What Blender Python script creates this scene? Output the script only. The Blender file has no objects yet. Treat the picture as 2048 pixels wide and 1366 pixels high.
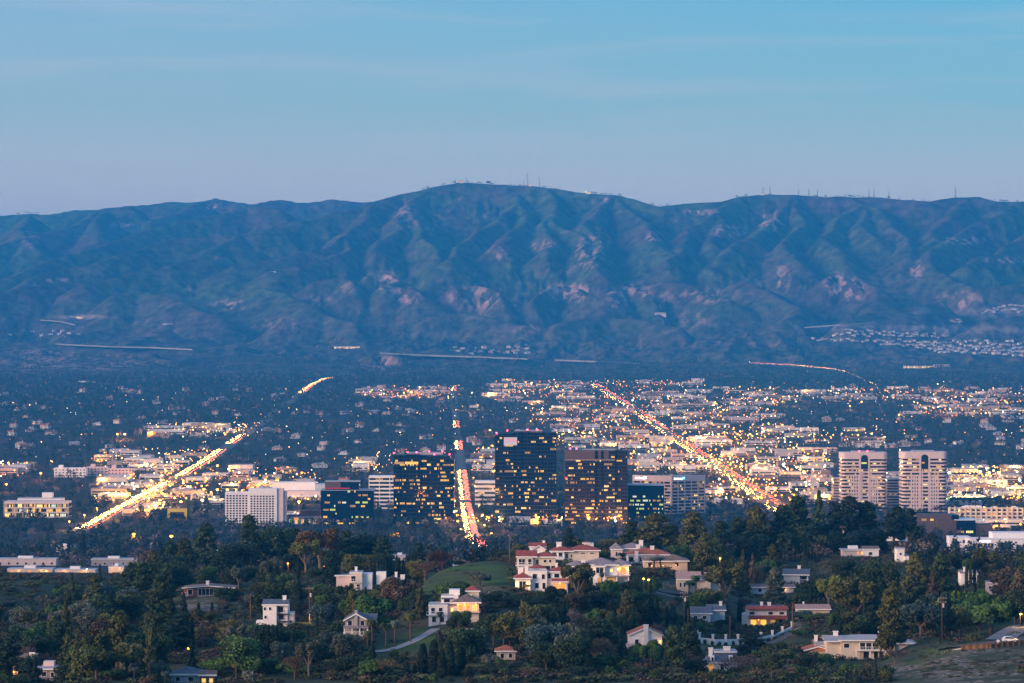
import bpy, math, random
import numpy as np
from mathutils import Vector, Matrix, Quaternion

R = random.Random(11)
rs = np.random.RandomState(11)
scn = bpy.context.scene
COL = scn.collection

# ------------------------------------------------------------------ camera, sky, sun, exposure
F = 6000.0          # focal length in pixels of the 2048 px wide photograph
CZ = 210.0          # camera height above the valley datum
cam_d = bpy.data.cameras.new("camera")
cam_d.sensor_width = 36.0
cam_d.lens = F / 2048.0 * 36.0
cam_d.clip_start = 1.0
cam_d.clip_end = 90000.0
cam = bpy.data.objects.new("camera", cam_d)
cam.location = (0, 0, CZ)
cam.rotation_euler = (math.radians(90), 0, 0)
COL.objects.link(cam)
scn.camera = cam

SUN_EL, SUN_AZ = math.radians(11.0), math.radians(239.0)   # azimuth clockwise from +Y
world = bpy.data.worlds.new("World")
scn.world = world
world.use_nodes = True
nt = world.node_tree
nt.nodes.clear()
N = nt.nodes.new
L = nt.links.new
wout = N("ShaderNodeOutputWorld")
bg = N("ShaderNodeBackground")
bg.inputs[1].default_value = 0.1
sky = N("ShaderNodeTexSky")
sky.sky_type = 'NISHITA'
sky.sun_disc = False
sky.sun_elevation = SUN_EL
sky.sun_rotation = SUN_AZ
tc = N("ShaderNodeTexCoord")
sep = N("ShaderNodeSeparateXYZ")
L(tc.outputs["Generated"], sep.inputs[0])
ramp = N("ShaderNodeValToRGB")
L(sep.outputs[2], ramp.inputs[0])
cr = ramp.color_ramp
SKY = [(0.0, (0.62, 0.47, 0.48)), (0.050, (0.515, 0.50, 0.47)), (0.078, (0.24, 0.445, 0.475)), (0.115, (0.115, 0.39, 0.55)),
       (0.25, (0.12, 0.35, 0.68)), (0.6, (0.12, 0.32, 0.70)), (1.0, (0.11, 0.30, 0.68))]
cr.elements[0].position = SKY[0][0]
cr.elements[0].color = (*SKY[0][1], 1)
cr.elements[1].position = SKY[-1][0]
cr.elements[1].color = (*SKY[-1][1], 1)
for p, c in SKY[1:-1]:
    e = cr.elements.new(p)
    e.color = (*c, 1)
# the west (left) keeps some of the sunset: paler and pinker than the east
west = N("ShaderNodeMapRange")
west.inputs[1].default_value = 0.15
west.inputs[2].default_value = -0.25
L(sep.outputs[0], west.inputs[0])
wmix = N("ShaderNodeMix")
wmix.data_type = 'RGBA'
wmix.inputs[7].default_value = (0.50, 0.42, 0.46, 1)
wsc = N("ShaderNodeMath")
wsc.operation = 'MULTIPLY'
wsc.inputs[1].default_value = 0.34
L(west.outputs[0], wsc.inputs[0])
L(wsc.outputs[0], wmix.inputs[0])
L(ramp.outputs[0], wmix.inputs[6])
# thin streaky cirrus
mp = N("ShaderNodeMapping")
mp.inputs["Scale"].default_value = (7, 7, 85)
mp.inputs["Rotation"].default_value = (0, math.radians(1.2), 0)
L(tc.outputs["Generated"], mp.inputs[0])
cn = N("ShaderNodeTexNoise")
cn.inputs["Scale"].default_value = 1.0
cn.inputs["Detail"].default_value = 5
cn.inputs["Roughness"].default_value = 0.5
cn.inputs["Distortion"].default_value = 0.6
L(mp.outputs[0], cn.inputs[0])
cmr = N("ShaderNodeMapRange")
cmr.inputs[1].default_value = 0.5
cmr.inputs[2].default_value = 0.8
cmr.inputs[4].default_value = 0.42
L(cn.outputs[0], cmr.inputs[0])
cmix = N("ShaderNodeMix")
cmix.data_type = 'RGBA'
cmix.inputs[7].default_value = (0.52, 0.49, 0.52, 1)
L(cmr.outputs[0], cmix.inputs[0])
L(wmix.outputs[2], cmix.inputs[6])
sc10 = N("ShaderNodeMix")
sc10.data_type = 'RGBA'
sc10.blend_type = 'MULTIPLY'
sc10.inputs[0].default_value = 1.0
sc10.inputs[7].default_value = (10, 10, 10, 1)
L(cmix.outputs[2], sc10.inputs[6])
fin = N("ShaderNodeMix")
fin.data_type = 'RGBA'
fin.inputs[0].default_value = 0.88
L(sky.outputs[0], fin.inputs[6])
L(sc10.outputs[2], fin.inputs[7])
L(fin.outputs[2], bg.inputs[0])
L(bg.outputs[0], wout.inputs[0])

sun_d = bpy.data.lights.new("sun", 'SUN')
sun_d.energy = 4.9
sun_d.angle = math.radians(28)
sun_d.color = (1.0, 0.65, 0.46)
sun = bpy.data.objects.new("sun", sun_d)
to_sun = Vector((math.sin(SUN_AZ) * math.cos(SUN_EL), math.cos(SUN_AZ) * math.cos(SUN_EL), math.sin(SUN_EL)))
sun.rotation_euler = to_sun.to_track_quat('Z', 'Y').to_euler()
sun.location = (0, 0, 900)
COL.objects.link(sun)

vs = scn.view_settings
vs.view_transform = 'Standard'
vs.look = 'None'
vs.exposure = 0.44
vs.gamma = 1.0
vs.use_curve_mapping = False
cy = scn.cycles
cy.use_denoising = True
cy.denoiser = 'OPENIMAGEDENOISE'
cy.max_bounces = 5
cy.diffuse_bounces = 2
cy.glossy_bounces = 2
cy.transmission_bounces = 2
cy.volume_bounces = 0
cy.sample_clamp_indirect = 2.0
cy.use_light_tree = True
cy.caustics_reflective = False
cy.caustics_refractive = False

HAZE_DENSITY = 4.9e-5
HAZE_COLOR = (0.03, 0.425, 1.0)

# ------------------------------------------------------------------ helpers
def PX(px, D):
    return (px - 1024.0) / F * D

def PZ(py, D):
    return CZ - (py - 683.0) / F * D

MATS = {}
def mat(name, col=(0.5, 0.5, 0.5), rough=0.8, noise=None, objcol=False, emit=None, strength=1.0, metal=0.0, attr=None, spec=0.3, sample=False, bump=None):
    if name in MATS:
        return MATS[name]
    m = bpy.data.materials.new(name)
    m.use_nodes = True
    t = m.node_tree
    b = t.nodes["Principled BSDF"]
    b.inputs["Roughness"].default_value = rough
    b.inputs["Metallic"].default_value = metal
    b.inputs["Specular IOR Level"].default_value = spec
    b.inputs["Base Color"].default_value = (*col, 1)
    src = None
    if objcol:
        oi = t.nodes.new("ShaderNodeObjectInfo")
        src = oi.outputs["Color"]
    if attr:
        at = t.nodes.new("ShaderNodeAttribute")
        at.attribute_name = attr
        src = at.outputs["Color"]
    if noise:
        tcn = t.nodes.new("ShaderNodeTexCoord")
        nz = t.nodes.new("ShaderNodeTexNoise")
        nz.inputs["Scale"].default_value = noise[0]
        nz.inputs["Detail"].default_value = 4
        t.links.new(tcn.outputs["Object"], nz.inputs["Vector"])
        mr = t.nodes.new("ShaderNodeMapRange")
        mr.inputs[1].default_value = 0.3
        mr.inputs[2].default_value = 0.7
        mr.inputs[3].default_value = 1 - noise[1]
        mr.inputs[4].default_value = 1 + noise[1]
        t.links.new(nz.outputs[0], mr.inputs[0])
        mx = t.nodes.new("ShaderNodeMix")
        mx.data_type = 'RGBA'
        mx.blend_type = 'MULTIPLY'
        mx.inputs[0].default_value = 1
        if src:
            t.links.new(src, mx.inputs[6])
        else:
            mx.inputs[6].default_value = (*col, 1)
        t.links.new(mr.outputs[0], mx.inputs[7])
        src = mx.outputs[2]
        if bump:
            bp = t.nodes.new("ShaderNodeBump")
            bp.inputs["Strength"].default_value = bump[0]
            bp.inputs["Distance"].default_value = bump[1]
            t.links.new(nz.outputs[0], bp.inputs["Height"])
            t.links.new(bp.outputs[0], b.inputs["Normal"])
    if src:
        t.links.new(src, b.inputs["Base Color"])
    if emit:
        b.inputs["Emission Color"].default_value = (*emit, 1)
        b.inputs["Emission Strength"].default_value = strength
        m.cycles.emission_sampling = 'AUTO' if sample else 'NONE'
    MATS[name] = m
    return m

def tag(o, label=None, cat=None, group=None, kind=None):
    if label:
        o["label"] = label
    if cat:
        o["category"] = cat
    if group:
        o["group"] = group
    if kind:
        o["kind"] = kind
    return o

class MB:
    def __init__(s):
        s.v, s.f, s.m = [], [], []
    def add(s, vs_, fs_, mi=0):
        k = len(s.v)
        s.v.extend(vs_)
        s.f.extend([tuple(i + k for i in f) for f in fs_])
        s.m.extend([mi] * len(fs_))
        return s
    def box(s, x0, x1, y0, y1, z0, z1, mi=0):
        if x0 > x1: x0, x1 = x1, x0
        if y0 > y1: y0, y1 = y1, y0
        return s.add([(x0, y0, z0), (x1, y0, z0), (x1, y1, z0), (x0, y1, z0), (x0, y0, z1), (x1, y0, z1), (x1, y1, z1), (x0, y1, z1)],
                     [(3, 2, 1, 0), (4, 5, 6, 7), (0, 1, 5, 4), (1, 2, 6, 5), (2, 3, 7, 6), (3, 0, 4, 7)], mi)
    def prism(s, poly, z0, z1, mi=0):
        n = len(poly)
        vv = [(x, y, z0) for x, y in poly] + [(x, y, z1) for x, y in poly]
        ff = [tuple(range(n - 1, -1, -1)), tuple(range(n, 2 * n))] + [(i, (i + 1) % n, n + (i + 1) % n, n + i) for i in range(n)]
        return s.add(vv, ff, mi)
    def tube(s, p0, p1, r0, r1, n=6, mi=0, cap=True):
        p0, p1 = Vector(p0), Vector(p1)
        d = (p1 - p0)
        if d.length < 1e-6:
            return s
        q = d.to_track_quat('Z', 'Y')
        vv = []
        for p, r in ((p0, r0), (p1, r1)):
            for i in range(n):
                a = 2 * math.pi * i / n
                vv.append(tuple(p + q @ Vector((math.cos(a) * r, math.sin(a) * r, 0))))
        ff = [(i, (i + 1) % n, n + (i + 1) % n, n + i) for i in range(n)]
        if cap:
            ff += [tuple(range(n - 1, -1, -1)), tuple(range(n, 2 * n))]
        return s.add(vv, ff, mi)
    def sphere(s, c, r, mi=0, n=8, k=5, sz=1.0):
        vv, ff = [], []
        for j in range(1, k):
            t = math.pi * j / k
            for i in range(n):
                a = 2 * math.pi * i / n
                vv.append((c[0] + r * math.sin(t) * math.cos(a), c[1] + r * math.sin(t) * math.sin(a), c[2] + r * sz * math.cos(t)))
        top, bot = len(vv), len(vv) + 1
        vv += [(c[0], c[1], c[2] + r * sz), (c[0], c[1], c[2] - r * sz)]
        for j in range(k - 2):
            for i in range(n):
                ff.append((j * n + i, (j + 1) * n + i, (j + 1) * n + (i + 1) % n, j * n + (i + 1) % n))
        for i in range(n):
            ff.append((top, i, (i + 1) % n))
            ff.append((bot, (k - 2) * n + (i + 1) % n, (k - 2) * n + i))
        return s.add(vv, ff, mi)
    def mesh(s, name, mats):
        me = bpy.data.meshes.new(name)
        me.from_pydata(s.v, [], s.f)
        for m in mats if isinstance(mats, (list, tuple)) else [mats]:
            me.materials.append(m)
        if any(s.m):
            me.polygons.foreach_set("material_index", s.m)
        me.update()
        return me
    def build(s, name, mats, parent=None, loc=(0, 0, 0), rz=0.0):
        o = bpy.data.objects.new(name, s.mesh(name, mats))
        o.location = loc
        o.rotation_euler = (0, 0, rz)
        if parent:
            o.parent = parent
        COL.objects.link(o)
        return o

def mesh_np(name, V, Q, mats, smooth=False, tris=False):
    """fast mesh from numpy arrays; Q is (n,4) or (n,3)"""
    k = Q.shape[1]
    me = bpy.data.meshes.new(name)
    me.vertices.add(len(V))
    me.vertices.foreach_set("co", np.ascontiguousarray(V, dtype=np.float32).ravel())
    me.loops.add(Q.size)
    me.loops.foreach_set("vertex_index", np.ascontiguousarray(Q, dtype=np.int32).ravel())
    me.polygons.add(len(Q))
    me.polygons.foreach_set("loop_start", np.arange(0, Q.size, k, dtype=np.int32))
    if smooth:
        me.polygons.foreach_set("use_smooth", np.ones(len(Q), dtype=bool))
    for m in mats if isinstance(mats, (list, tuple)) else [mats]:
        me.materials.append(m)
    me.update(calc_edges=True)
    return me

def link(name, me, parent=None, loc=(0, 0, 0)):
    o = bpy.data.objects.new(name, me)
    o.location = loc
    if parent:
        o.parent = parent
    COL.objects.link(o)
    return o

def empty(name, label, cat, loc, rz=0.0, group=None):
    o = bpy.data.objects.new(name, None)
    o.empty_display_size = 1
    o.location = loc
    o.rotation_euler = (0, 0, rz)
    COL.objects.link(o)
    return tag(o, label, cat, group)

def copy_tree(o, parent=None):
    c = o.copy()
    COL.objects.link(c)
    if parent:
        c.parent = parent
    for ch in o.children:
        copy_tree(ch, c)
    return c

# ------------------------------------------------------------------ noise
_perm = rs.permutation(512)
def _hash(ix, iy):
    return _perm[(_perm[ix & 511] + iy) & 511]
def vnoise(x, y):
    ix = np.floor(x).astype(int)
    iy = np.floor(y).astype(int)
    fx, fy = x - ix, y - iy
    sx, sy = fx * fx * fx * (fx * (fx * 6 - 15) + 10), fy * fy * fy * (fy * (fy * 6 - 15) + 10)
    def gr(i, j, dx, dy):
        a = _hash(i, j) * (2 * np.pi / 512)
        return np.cos(a) * dx + np.sin(a) * dy
    n00, n10 = gr(ix, iy, fx, fy), gr(ix + 1, iy, fx - 1, fy)
    n01, n11 = gr(ix, iy + 1, fx, fy - 1), gr(ix + 1, iy + 1, fx - 1, fy - 1)
    return ((n00 * (1 - sx) + n10 * sx) * (1 - sy) + (n01 * (1 - sx) + n11 * sx) * sy) * 1.5
def fbm(x, y, o=4):
    a, s, f = 1.0, 0.0, 1.0
    for i in range(o):
        s = s + a * vnoise(x * f + 17.3 * i, y * f - 9.1 * i)
        a *= 0.5
        f *= 2.03
    return s
def ridged(x, y, o=4):
    a, s, f = 1.0, 0.0, 1.0
    for i in range(o):
        s = s + a * (1 - np.abs(vnoise(x * f + 5.7 * i, y * f + 3.3 * i)) * 1.6)
        a *= 0.5
        f *= 2.1
    return s / 1.9

# ------------------------------------------------------------------ terrain
HD = np.array([0, 10, 100, 350, 700, 800, 900, 1000, 1100, 1200, 1300, 1600, 2000, 2400, 2800, 3200, 3400, 3700, 4000, 5000, 6000, 7000, 8000, 9000, 9600, 20000.])
HH = np.array([2, 3.5, 20, 52, 80.5, 85.3, 88.5, 91, 92.6, 95, 100, 128, 155, 178, 196, 206, 207, 203, 198, 183, 168, 153, 138, 123, 113, 113.])
# foreground control points: photo x, photo y of the ground there, distance
CP = [(1085, 1183, 980), (1075, 1137, 1060), (1075, 1112, 1130), (1150, 1121, 1130), (1200, 1166, 1020), (1260, 1118, 1200), (1298, 1120, 1150), (1330, 1127, 1120),
      (1400, 1170, 1060), (1348, 1200, 1030), (1592, 1172, 1200), (1530, 1257, 1020), (1490, 1283, 960), (1740, 1322, 860), (1660, 1318, 865), (1440, 1350, 830), (1290, 1302, 880),
      (1012, 1320, 800), (1410, 1260, 1000), (905, 1245, 900), (940, 1240, 900), (714, 1268, 860), (552, 1252, 930), (418, 1190, 1080), (730, 1182, 1100), (785, 1174, 1100),
      (50, 1352, 800), (92, 1368, 780), (372, 1370, 740), (1780, 1070, 1500), (1715, 1114, 1300), (1810, 1122, 1250), (940, 1150, 1020), (900, 1162, 1000), (980, 1140, 1050),
      (880, 1180, 965), (1000, 1150, 1010), (760, 1308, 840), (800, 1292, 855), (850, 1272, 880), (900, 1290, 860), (1460, 1300, 925), (1400, 1300, 925),
      (1830, 1330, 790), (1900, 1300, 780), (1960, 1290, 790), (2020, 1288, 800), (2048, 1260, 830), (1950, 1350, 730), (1880, 1350, 730), (2030, 1340, 730), (1850, 1280, 860),
      (285, 1205, 1130), (200, 1215, 1100), (340, 1215, 1050), (400, 1225, 1000), (600, 1145, 1250), (500, 1150, 1250), (700, 1140, 1280), (1400, 1130, 1250), (1300, 1120, 1270),
      (1550, 1115, 1330), (1650, 1112, 1370), (1720, 1108, 1380), (1930, 1275, 940), (1990, 1270, 920), (1760, 1290, 930), (100, 1260, 1000), (20, 1280, 950), (1640, 1230, 1010), (440, 1120, 1700),
      (2048, 1288, 800), (1500, 1190, 1150), (1690, 1230, 980)]
CPA = np.array(CP, float)
CPU = (CPA[:, 0] - 1024) / F
CPL = np.log(CPA[:, 2])
CPR = (CPA[:, 1] - 683) - np.interp(CPA[:, 2], HD, HH) / CPA[:, 2] * F

def D_of(py):
    """distance on the valley floor (beyond 2000 m) seen at photo row py"""
    d = np.linspace(2000, 9600, 4000)
    v = np.interp(d, HD, HH) / d * F
    return float(np.interp(-(py - 683.0), -v, d))

def DM(py):
    return float(np.interp(py, [360, 390, 430, 470, 520, 560, 600, 640, 690, 720, 752], [14750, 14600, 14200, 13800, 13300, 12900, 12500, 12100, 11500, 10500, 9650]))

# ridge lines: (distance offset, side slope, points in the photo)
RIDGES = [
    (0, .50, [(560, 455), (640, 432), (700, 420), (745, 404), (800, 390), (860, 375), (920, 366), (980, 367), (1050, 371), (1110, 376), (1170, 386), (1240, 391), (1290, 406), (1320, 412), (1380, 406), (1440, 404), (1480, 392), (1540, 389),
              (1600, 391), (1660, 394), (1740, 393), (1820, 401), (1860, 403), (1910, 394), (1960, 394), (1992, 403), (2048, 403), (2130, 396), (2300, 405), (2600, 420), (3100, 430)]),
    (2300, .42, [(-1200, 450), (-500, 440), (-200, 436), (0, 431), (60, 428), (100, 429), (150, 421), (215, 416), (260, 413), (330, 405), (400, 403), (430, 397), (470, 403), (505, 408), (560, 399), (600, 405), (660, 399), (700, 403), (760, 405), (850, 420)]),
    (700, .45, [(560, 420), (495, 412), (440, 428), (376, 439), (290, 462), (188, 496), (102, 520), (34, 546), (-60, 570)]),
    (1500, .45, [(260, 414), (200, 420), (150, 450), (70, 470), (-40, 500)]),
    (1500, .45, [(215, 418), (190, 440), (200, 470)]),
    (1500, .45, [(60, 432), (40, 460), (60, 490)]),
    (1700, .45, [(400, 404), (360, 425), (300, 440)]),
    (0, .42, [(640, 432), (560, 450), (513, 467), (471, 468), (359, 479), (273, 499), (191, 526), (102, 547), (20, 575), (-80, 600)]),
    (0, .42, [(471, 468), (420, 500), (350, 530), (250, 545), (160, 570)]),
    (0, .45, [(745, 404), (735, 440), (700, 470), (640, 495), (560, 520), (470, 530)]),
    (0, .45, [(700, 470), (690, 500), (620, 525), (540, 545)]),
    (0, .5, [(860, 376), (830, 395), (814, 410), (830, 440), (855, 478), (872, 512)]),
    (0, .5, [(814, 410), (790, 440), (770, 480), (750, 500)]),
    (0, .5, [(1030, 371), (1036, 390), (1036, 410), (1010, 425), (992, 441), (957, 479), (923, 492), (890, 520)]),
    (0, .5, [(1036, 410), (1050, 440), (1026, 478), (1000, 495)]),
    (0, .5, [(1094, 376), (1111, 426), (1130, 455), (1156, 479), (1190, 510), (1200, 530)]),
    (0, .5, [(1111, 426), (1090, 460), (1080, 500)]),
    (0, .5, [(1231, 391), (1205, 406), (1190, 430), (1180, 462), (1200, 490), (1206, 513), (1190, 540)]),
    (0, .5, [(1235, 392), (1265, 425), (1300, 472), (1334, 506)]),
    (0, .5, [(1491, 391), (1460, 405), (1433, 427), (1400, 450), (1382, 472), (1355, 500), (1340, 520)]),
    (0, .5, [(1433, 427), (1445, 455), (1430, 485)]),
    (0, .5, [(1594, 391), (1575, 410), (1553, 431), (1525, 448), (1502, 465), (1470, 490), (1440, 510)]),
    (0, .48, [(1594, 391), (1600, 430), (1580, 470), (1560, 500), (1600, 525)]),
    (0, .5, [(1700, 394), (1727, 410), (1700, 425), (1673, 444), (1660, 475), (1690, 500)]),
    (0, .5, [(1727, 410), (1758, 417), (1780, 440), (1803, 472), (1830, 500)]),
    (0, .5, [(1727, 410), (1730, 440), (1745, 475)]),
    (0, .5, [(1936, 395), (1915, 415), (1895, 438), (1875, 450), (1861, 470), (1850, 490)]),
    (0, .5, [(2048, 403), (2010, 420), (1963, 441), (1930, 458), (1895, 475), (1870, 500), (1854, 525)]),
    (0, .5, [(2130, 398), (2100, 440), (2040, 480), (1990, 510), (1930, 530)]),
    (0, .6, [(730, 552), (766, 546), (800, 560), (790, 585)]), (0, .6, [(800, 575), (830, 572), (850, 590)]),
    (0, .7, [(905, 580), (925, 574), (950, 571), (980, 580), (1010, 605)]), (0, .7, [(1075, 600), (1105, 580), (1142, 570), (1170, 578), (1198, 600)]),
    (0, .6, [(1205, 600), (1235, 575), (1248, 572), (1290, 590)]), (0, .6, [(1650, 560), (1673, 546), (1695, 560)]), (0, .6, [(1700, 568), (1717, 558), (1740, 575)]),
    (0, .5, [(640, 560), (680, 555), (720, 580)]), (0, .45, [(500, 575), (560, 585), (620, 610)]), (0, .45, [(230, 590), (300, 580), (360, 600), (420, 630)]),
    (0, .45, [(1330, 560), (1400, 575), (1460, 600)]), (0, .45, [(1480, 560), (1540, 580), (1580, 610), (1560, 640)]), (0, .45, [(1850, 540), (1900, 560), (1960, 575), (2040, 570), (2150, 560)]),
    (0, .42, [(1700, 640), (1760, 625), (1830, 615), (1880, 600)]), (0, .42, [(560, 640), (640, 630), (700, 645)]), (0, .42, [(860, 630), (930, 625), (1010, 640), (1060, 650)]),
    (0, .42, [(1120, 650), (1200, 635), (1280, 640), (1360, 655)]), (0, .45, [(1480, 680), (1540, 665), (1600, 672)]), (0, .45, [(1590, 700), (1610, 685), (1660, 695)]),
    (0, .38, [(-80, 690), (20, 684), (120, 690), (220, 700), (330, 722)]), (0, .38, [(150, 668), (260, 650), (330, 660)]), (0, .38, [(1960, 640), (2040, 632), (2160, 625)]),
    (-350, .9, [(722, 710), (745, 707), (785, 712)]),
]
SEGS = []
for off, k, pts in RIDGES:
    P3 = []
    for (px, py) in pts:
        d = DM(py) + off * (0.55 + 0.45 * min(1, max(0, (560 - py) / 130.0)) if off > 0 else 1)
        P3.append((PX(px, d), d, PZ(py, d)))
    # soften: subdivide with a small sideways wander so that spurs are not ruler-straight
    Q3 = []
    for a, b in zip(P3[:-1], P3[1:]):
        Q3.append(a)
        if abs(b[0] - a[0]) + abs(b[1] - a[1]) > 250 and off == 0 and pts[0][0] != 560:
            w = R.uniform(-.10, .10)
            Q3.append(((a[0] + b[0]) / 2 - (b[1] - a[1]) * w, (a[1] + b[1]) / 2 + (b[0] - a[0]) * w * .4, (a[2] + b[2]) / 2 + R.uniform(-8, 8)))
    Q3.append(P3[-1])
    for a, b in zip(Q3[:-1], Q3[1:]):
        SEGS.append((a, b, k))

BZ_D = np.array([9600, 10500, 11500, 12100, 12500, 12900, 13300, 13800, 14200, 14700, 16000, 18000, 22000])
BZ_Z = np.array([97, PZ(724, 10500), PZ(694, 11500), PZ(650, 12100), PZ(618, 12500), PZ(588, 12900), PZ(553, 13300), PZ(505, 13800), PZ(467, 14200), PZ(420, 14700), 400, 200, 100])

def mtn(X, Y):
    px = 1024 + X / Y * F
    left = np.clip((820 - px) / 420, 0, 1)
    left = left * left * (3 - 2 * left)
    base = np.interp(Y, BZ_D, BZ_Z) - left * np.clip((Y - 11500) / 2500, 0, 1) * 170
    amp = np.clip((Y - 9700) / 1500, 0, 1)
    low = np.clip((Y - 11800) / 1200, 0, 1)
    base = base - low * 150 + amp * (fbm(X / 620, Y / 620, 3) * (30 - 15 * low))
    best = base
    dm = np.full(X.shape, 400.0)
    # warp the lookup a little so that valleys wander
    wx = X + 55 * vnoise(X / 330 + 3, Y / 330) * np.clip((14350 - Y) / 600, 0, 1)
    wy = Y
    for (a, b, k) in SEGS:
        ax, ay, az = a
        bx, by, bz = b
        dx, dy = bx - ax, by - ay
        t = np.clip(((wx - ax) * dx + (wy - ay) * dy) / (dx * dx + dy * dy + 1e-6), 0, 1)
        d = np.sqrt((wx - ax - t * dx) ** 2 + (wy - ay - t * dy) ** 2)
        z = az + t * (bz - az) - k * 1.25 * (np.sqrt(d * d + 14 * 14) - 14)
        w = z > best
        best = np.where(w, z, best)
        dm = np.where(w, d, dm)
    e = np.clip((dm - 10) / 150, 0, 1) * amp
    g = 1 - ridged(X / 210, Y / 520, 4)
    e = e * (1 - .62 * left)
    best = best - e * (g * (34 + 30 * np.clip(vnoise(X / 900 + 4, Y / 700) + .4, 0, 1)) + (1 - ridged(X / 95 + .6 * vnoise(X / 200, Y / 300), Y / 230, 4)) * 34 * np.clip(vnoise(X / 520, Y / 520 + 7) + .45, 0, 1)) + e * fbm(X / 70, Y / 110, 3) * 4 * np.clip((14400 - Y) / 500, .15, 1)
    best = best + fbm(X / 170, Y / 170, 3) * 5 * amp
    return best

def gz(X, Y):
    X = np.atleast_1d(np.asarray(X, float))
    Y = np.atleast_1d(np.asarray(Y, float))
    px = np.clip(1024 + X / np.maximum(Y, 1) * F, -700, 2750)
    h = np.interp(Y, HD, HH)
    near = (Y < 2700) & (Y > 500)
    if near.any():
        u = (px[near] - 1024) / F
        l = np.log(Y[near])
        sw = np.full(u.shape, 0.12)
        sr = np.zeros(u.shape)
        for ui, li, ri in zip(CPU, CPL, CPR):
            w = np.exp(-0.5 * ((u - ui) / 0.0065) ** 2 - 0.5 * ((l - li) / 0.05) ** 2)
            sw = sw + w
            sr = sr + w * ri
        hn = h[near] + sr / sw * Y[near] / F
        h[near] = hn
    z = CZ - h
    far = Y > 9600
    if far.any():
        m = mtn(X[far], Y[far])
        t = np.clip((Y[far] - 9600) / 300, 0, 1)
        z[far] = np.maximum(z[far] * (1 - t) + m * t, z[far] - 5)
    return z

def G(X, Y):
    return float(gz([X], [Y])[0])

def hit(px, py, d0=9300, d1=17000, step=20):
    """distance at which the ray through a photo pixel meets the terrain"""
    D = np.arange(d0, d1, step)
    z = gz(PX(px, D), D)
    s = np.nonzero(z >= PZ(py, D))[0]
    return float(D[s[0]]) if len(s) else None

# ground and mountain meshes share their columns, so they meet without a gap
cu = np.concatenate([np.linspace(-2600, -250, 60, endpoint=False), np.linspace(-250, 2300, 880, endpoint=False), np.linspace(2300, 4650, 61)])
def sheet(rows):
    U, DD = np.meshgrid((cu - 1024) / F, rows)
    X = U * DD
    Z = gz(X.ravel(), DD.ravel()).reshape(X.shape)
    V = np.stack([X, DD, Z], -1).reshape(-1, 3)
    nr, nc = X.shape
    i = np.arange(nr - 1)[:, None] * nc + np.arange(nc - 1)[None, :]
    Q = np.stack([i, i + 1, i + nc + 1, i + nc], -1).reshape(-1, 4)
    return V, Q
def attr_float(me, name, arr):
    a = me.attributes.new(name, 'FLOAT', 'POINT')
    a.data.foreach_set("value", np.ascontiguousarray(arr, dtype=np.float32))

def ellipses(V, L_):
    px = 1024 + V[:, 0] / V[:, 1] * F
    py = 683 - (V[:, 2] - CZ) / V[:, 1] * F
    s = np.zeros(len(V))
    for (cx, cy_, rx, ry, w) in L_:
        d = ((px - cx) / rx) ** 2 + ((py - cy_) / ry) ** 2
        s = np.maximum(s, w * np.clip(1.3 - d, 0, 1))
    return s

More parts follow.
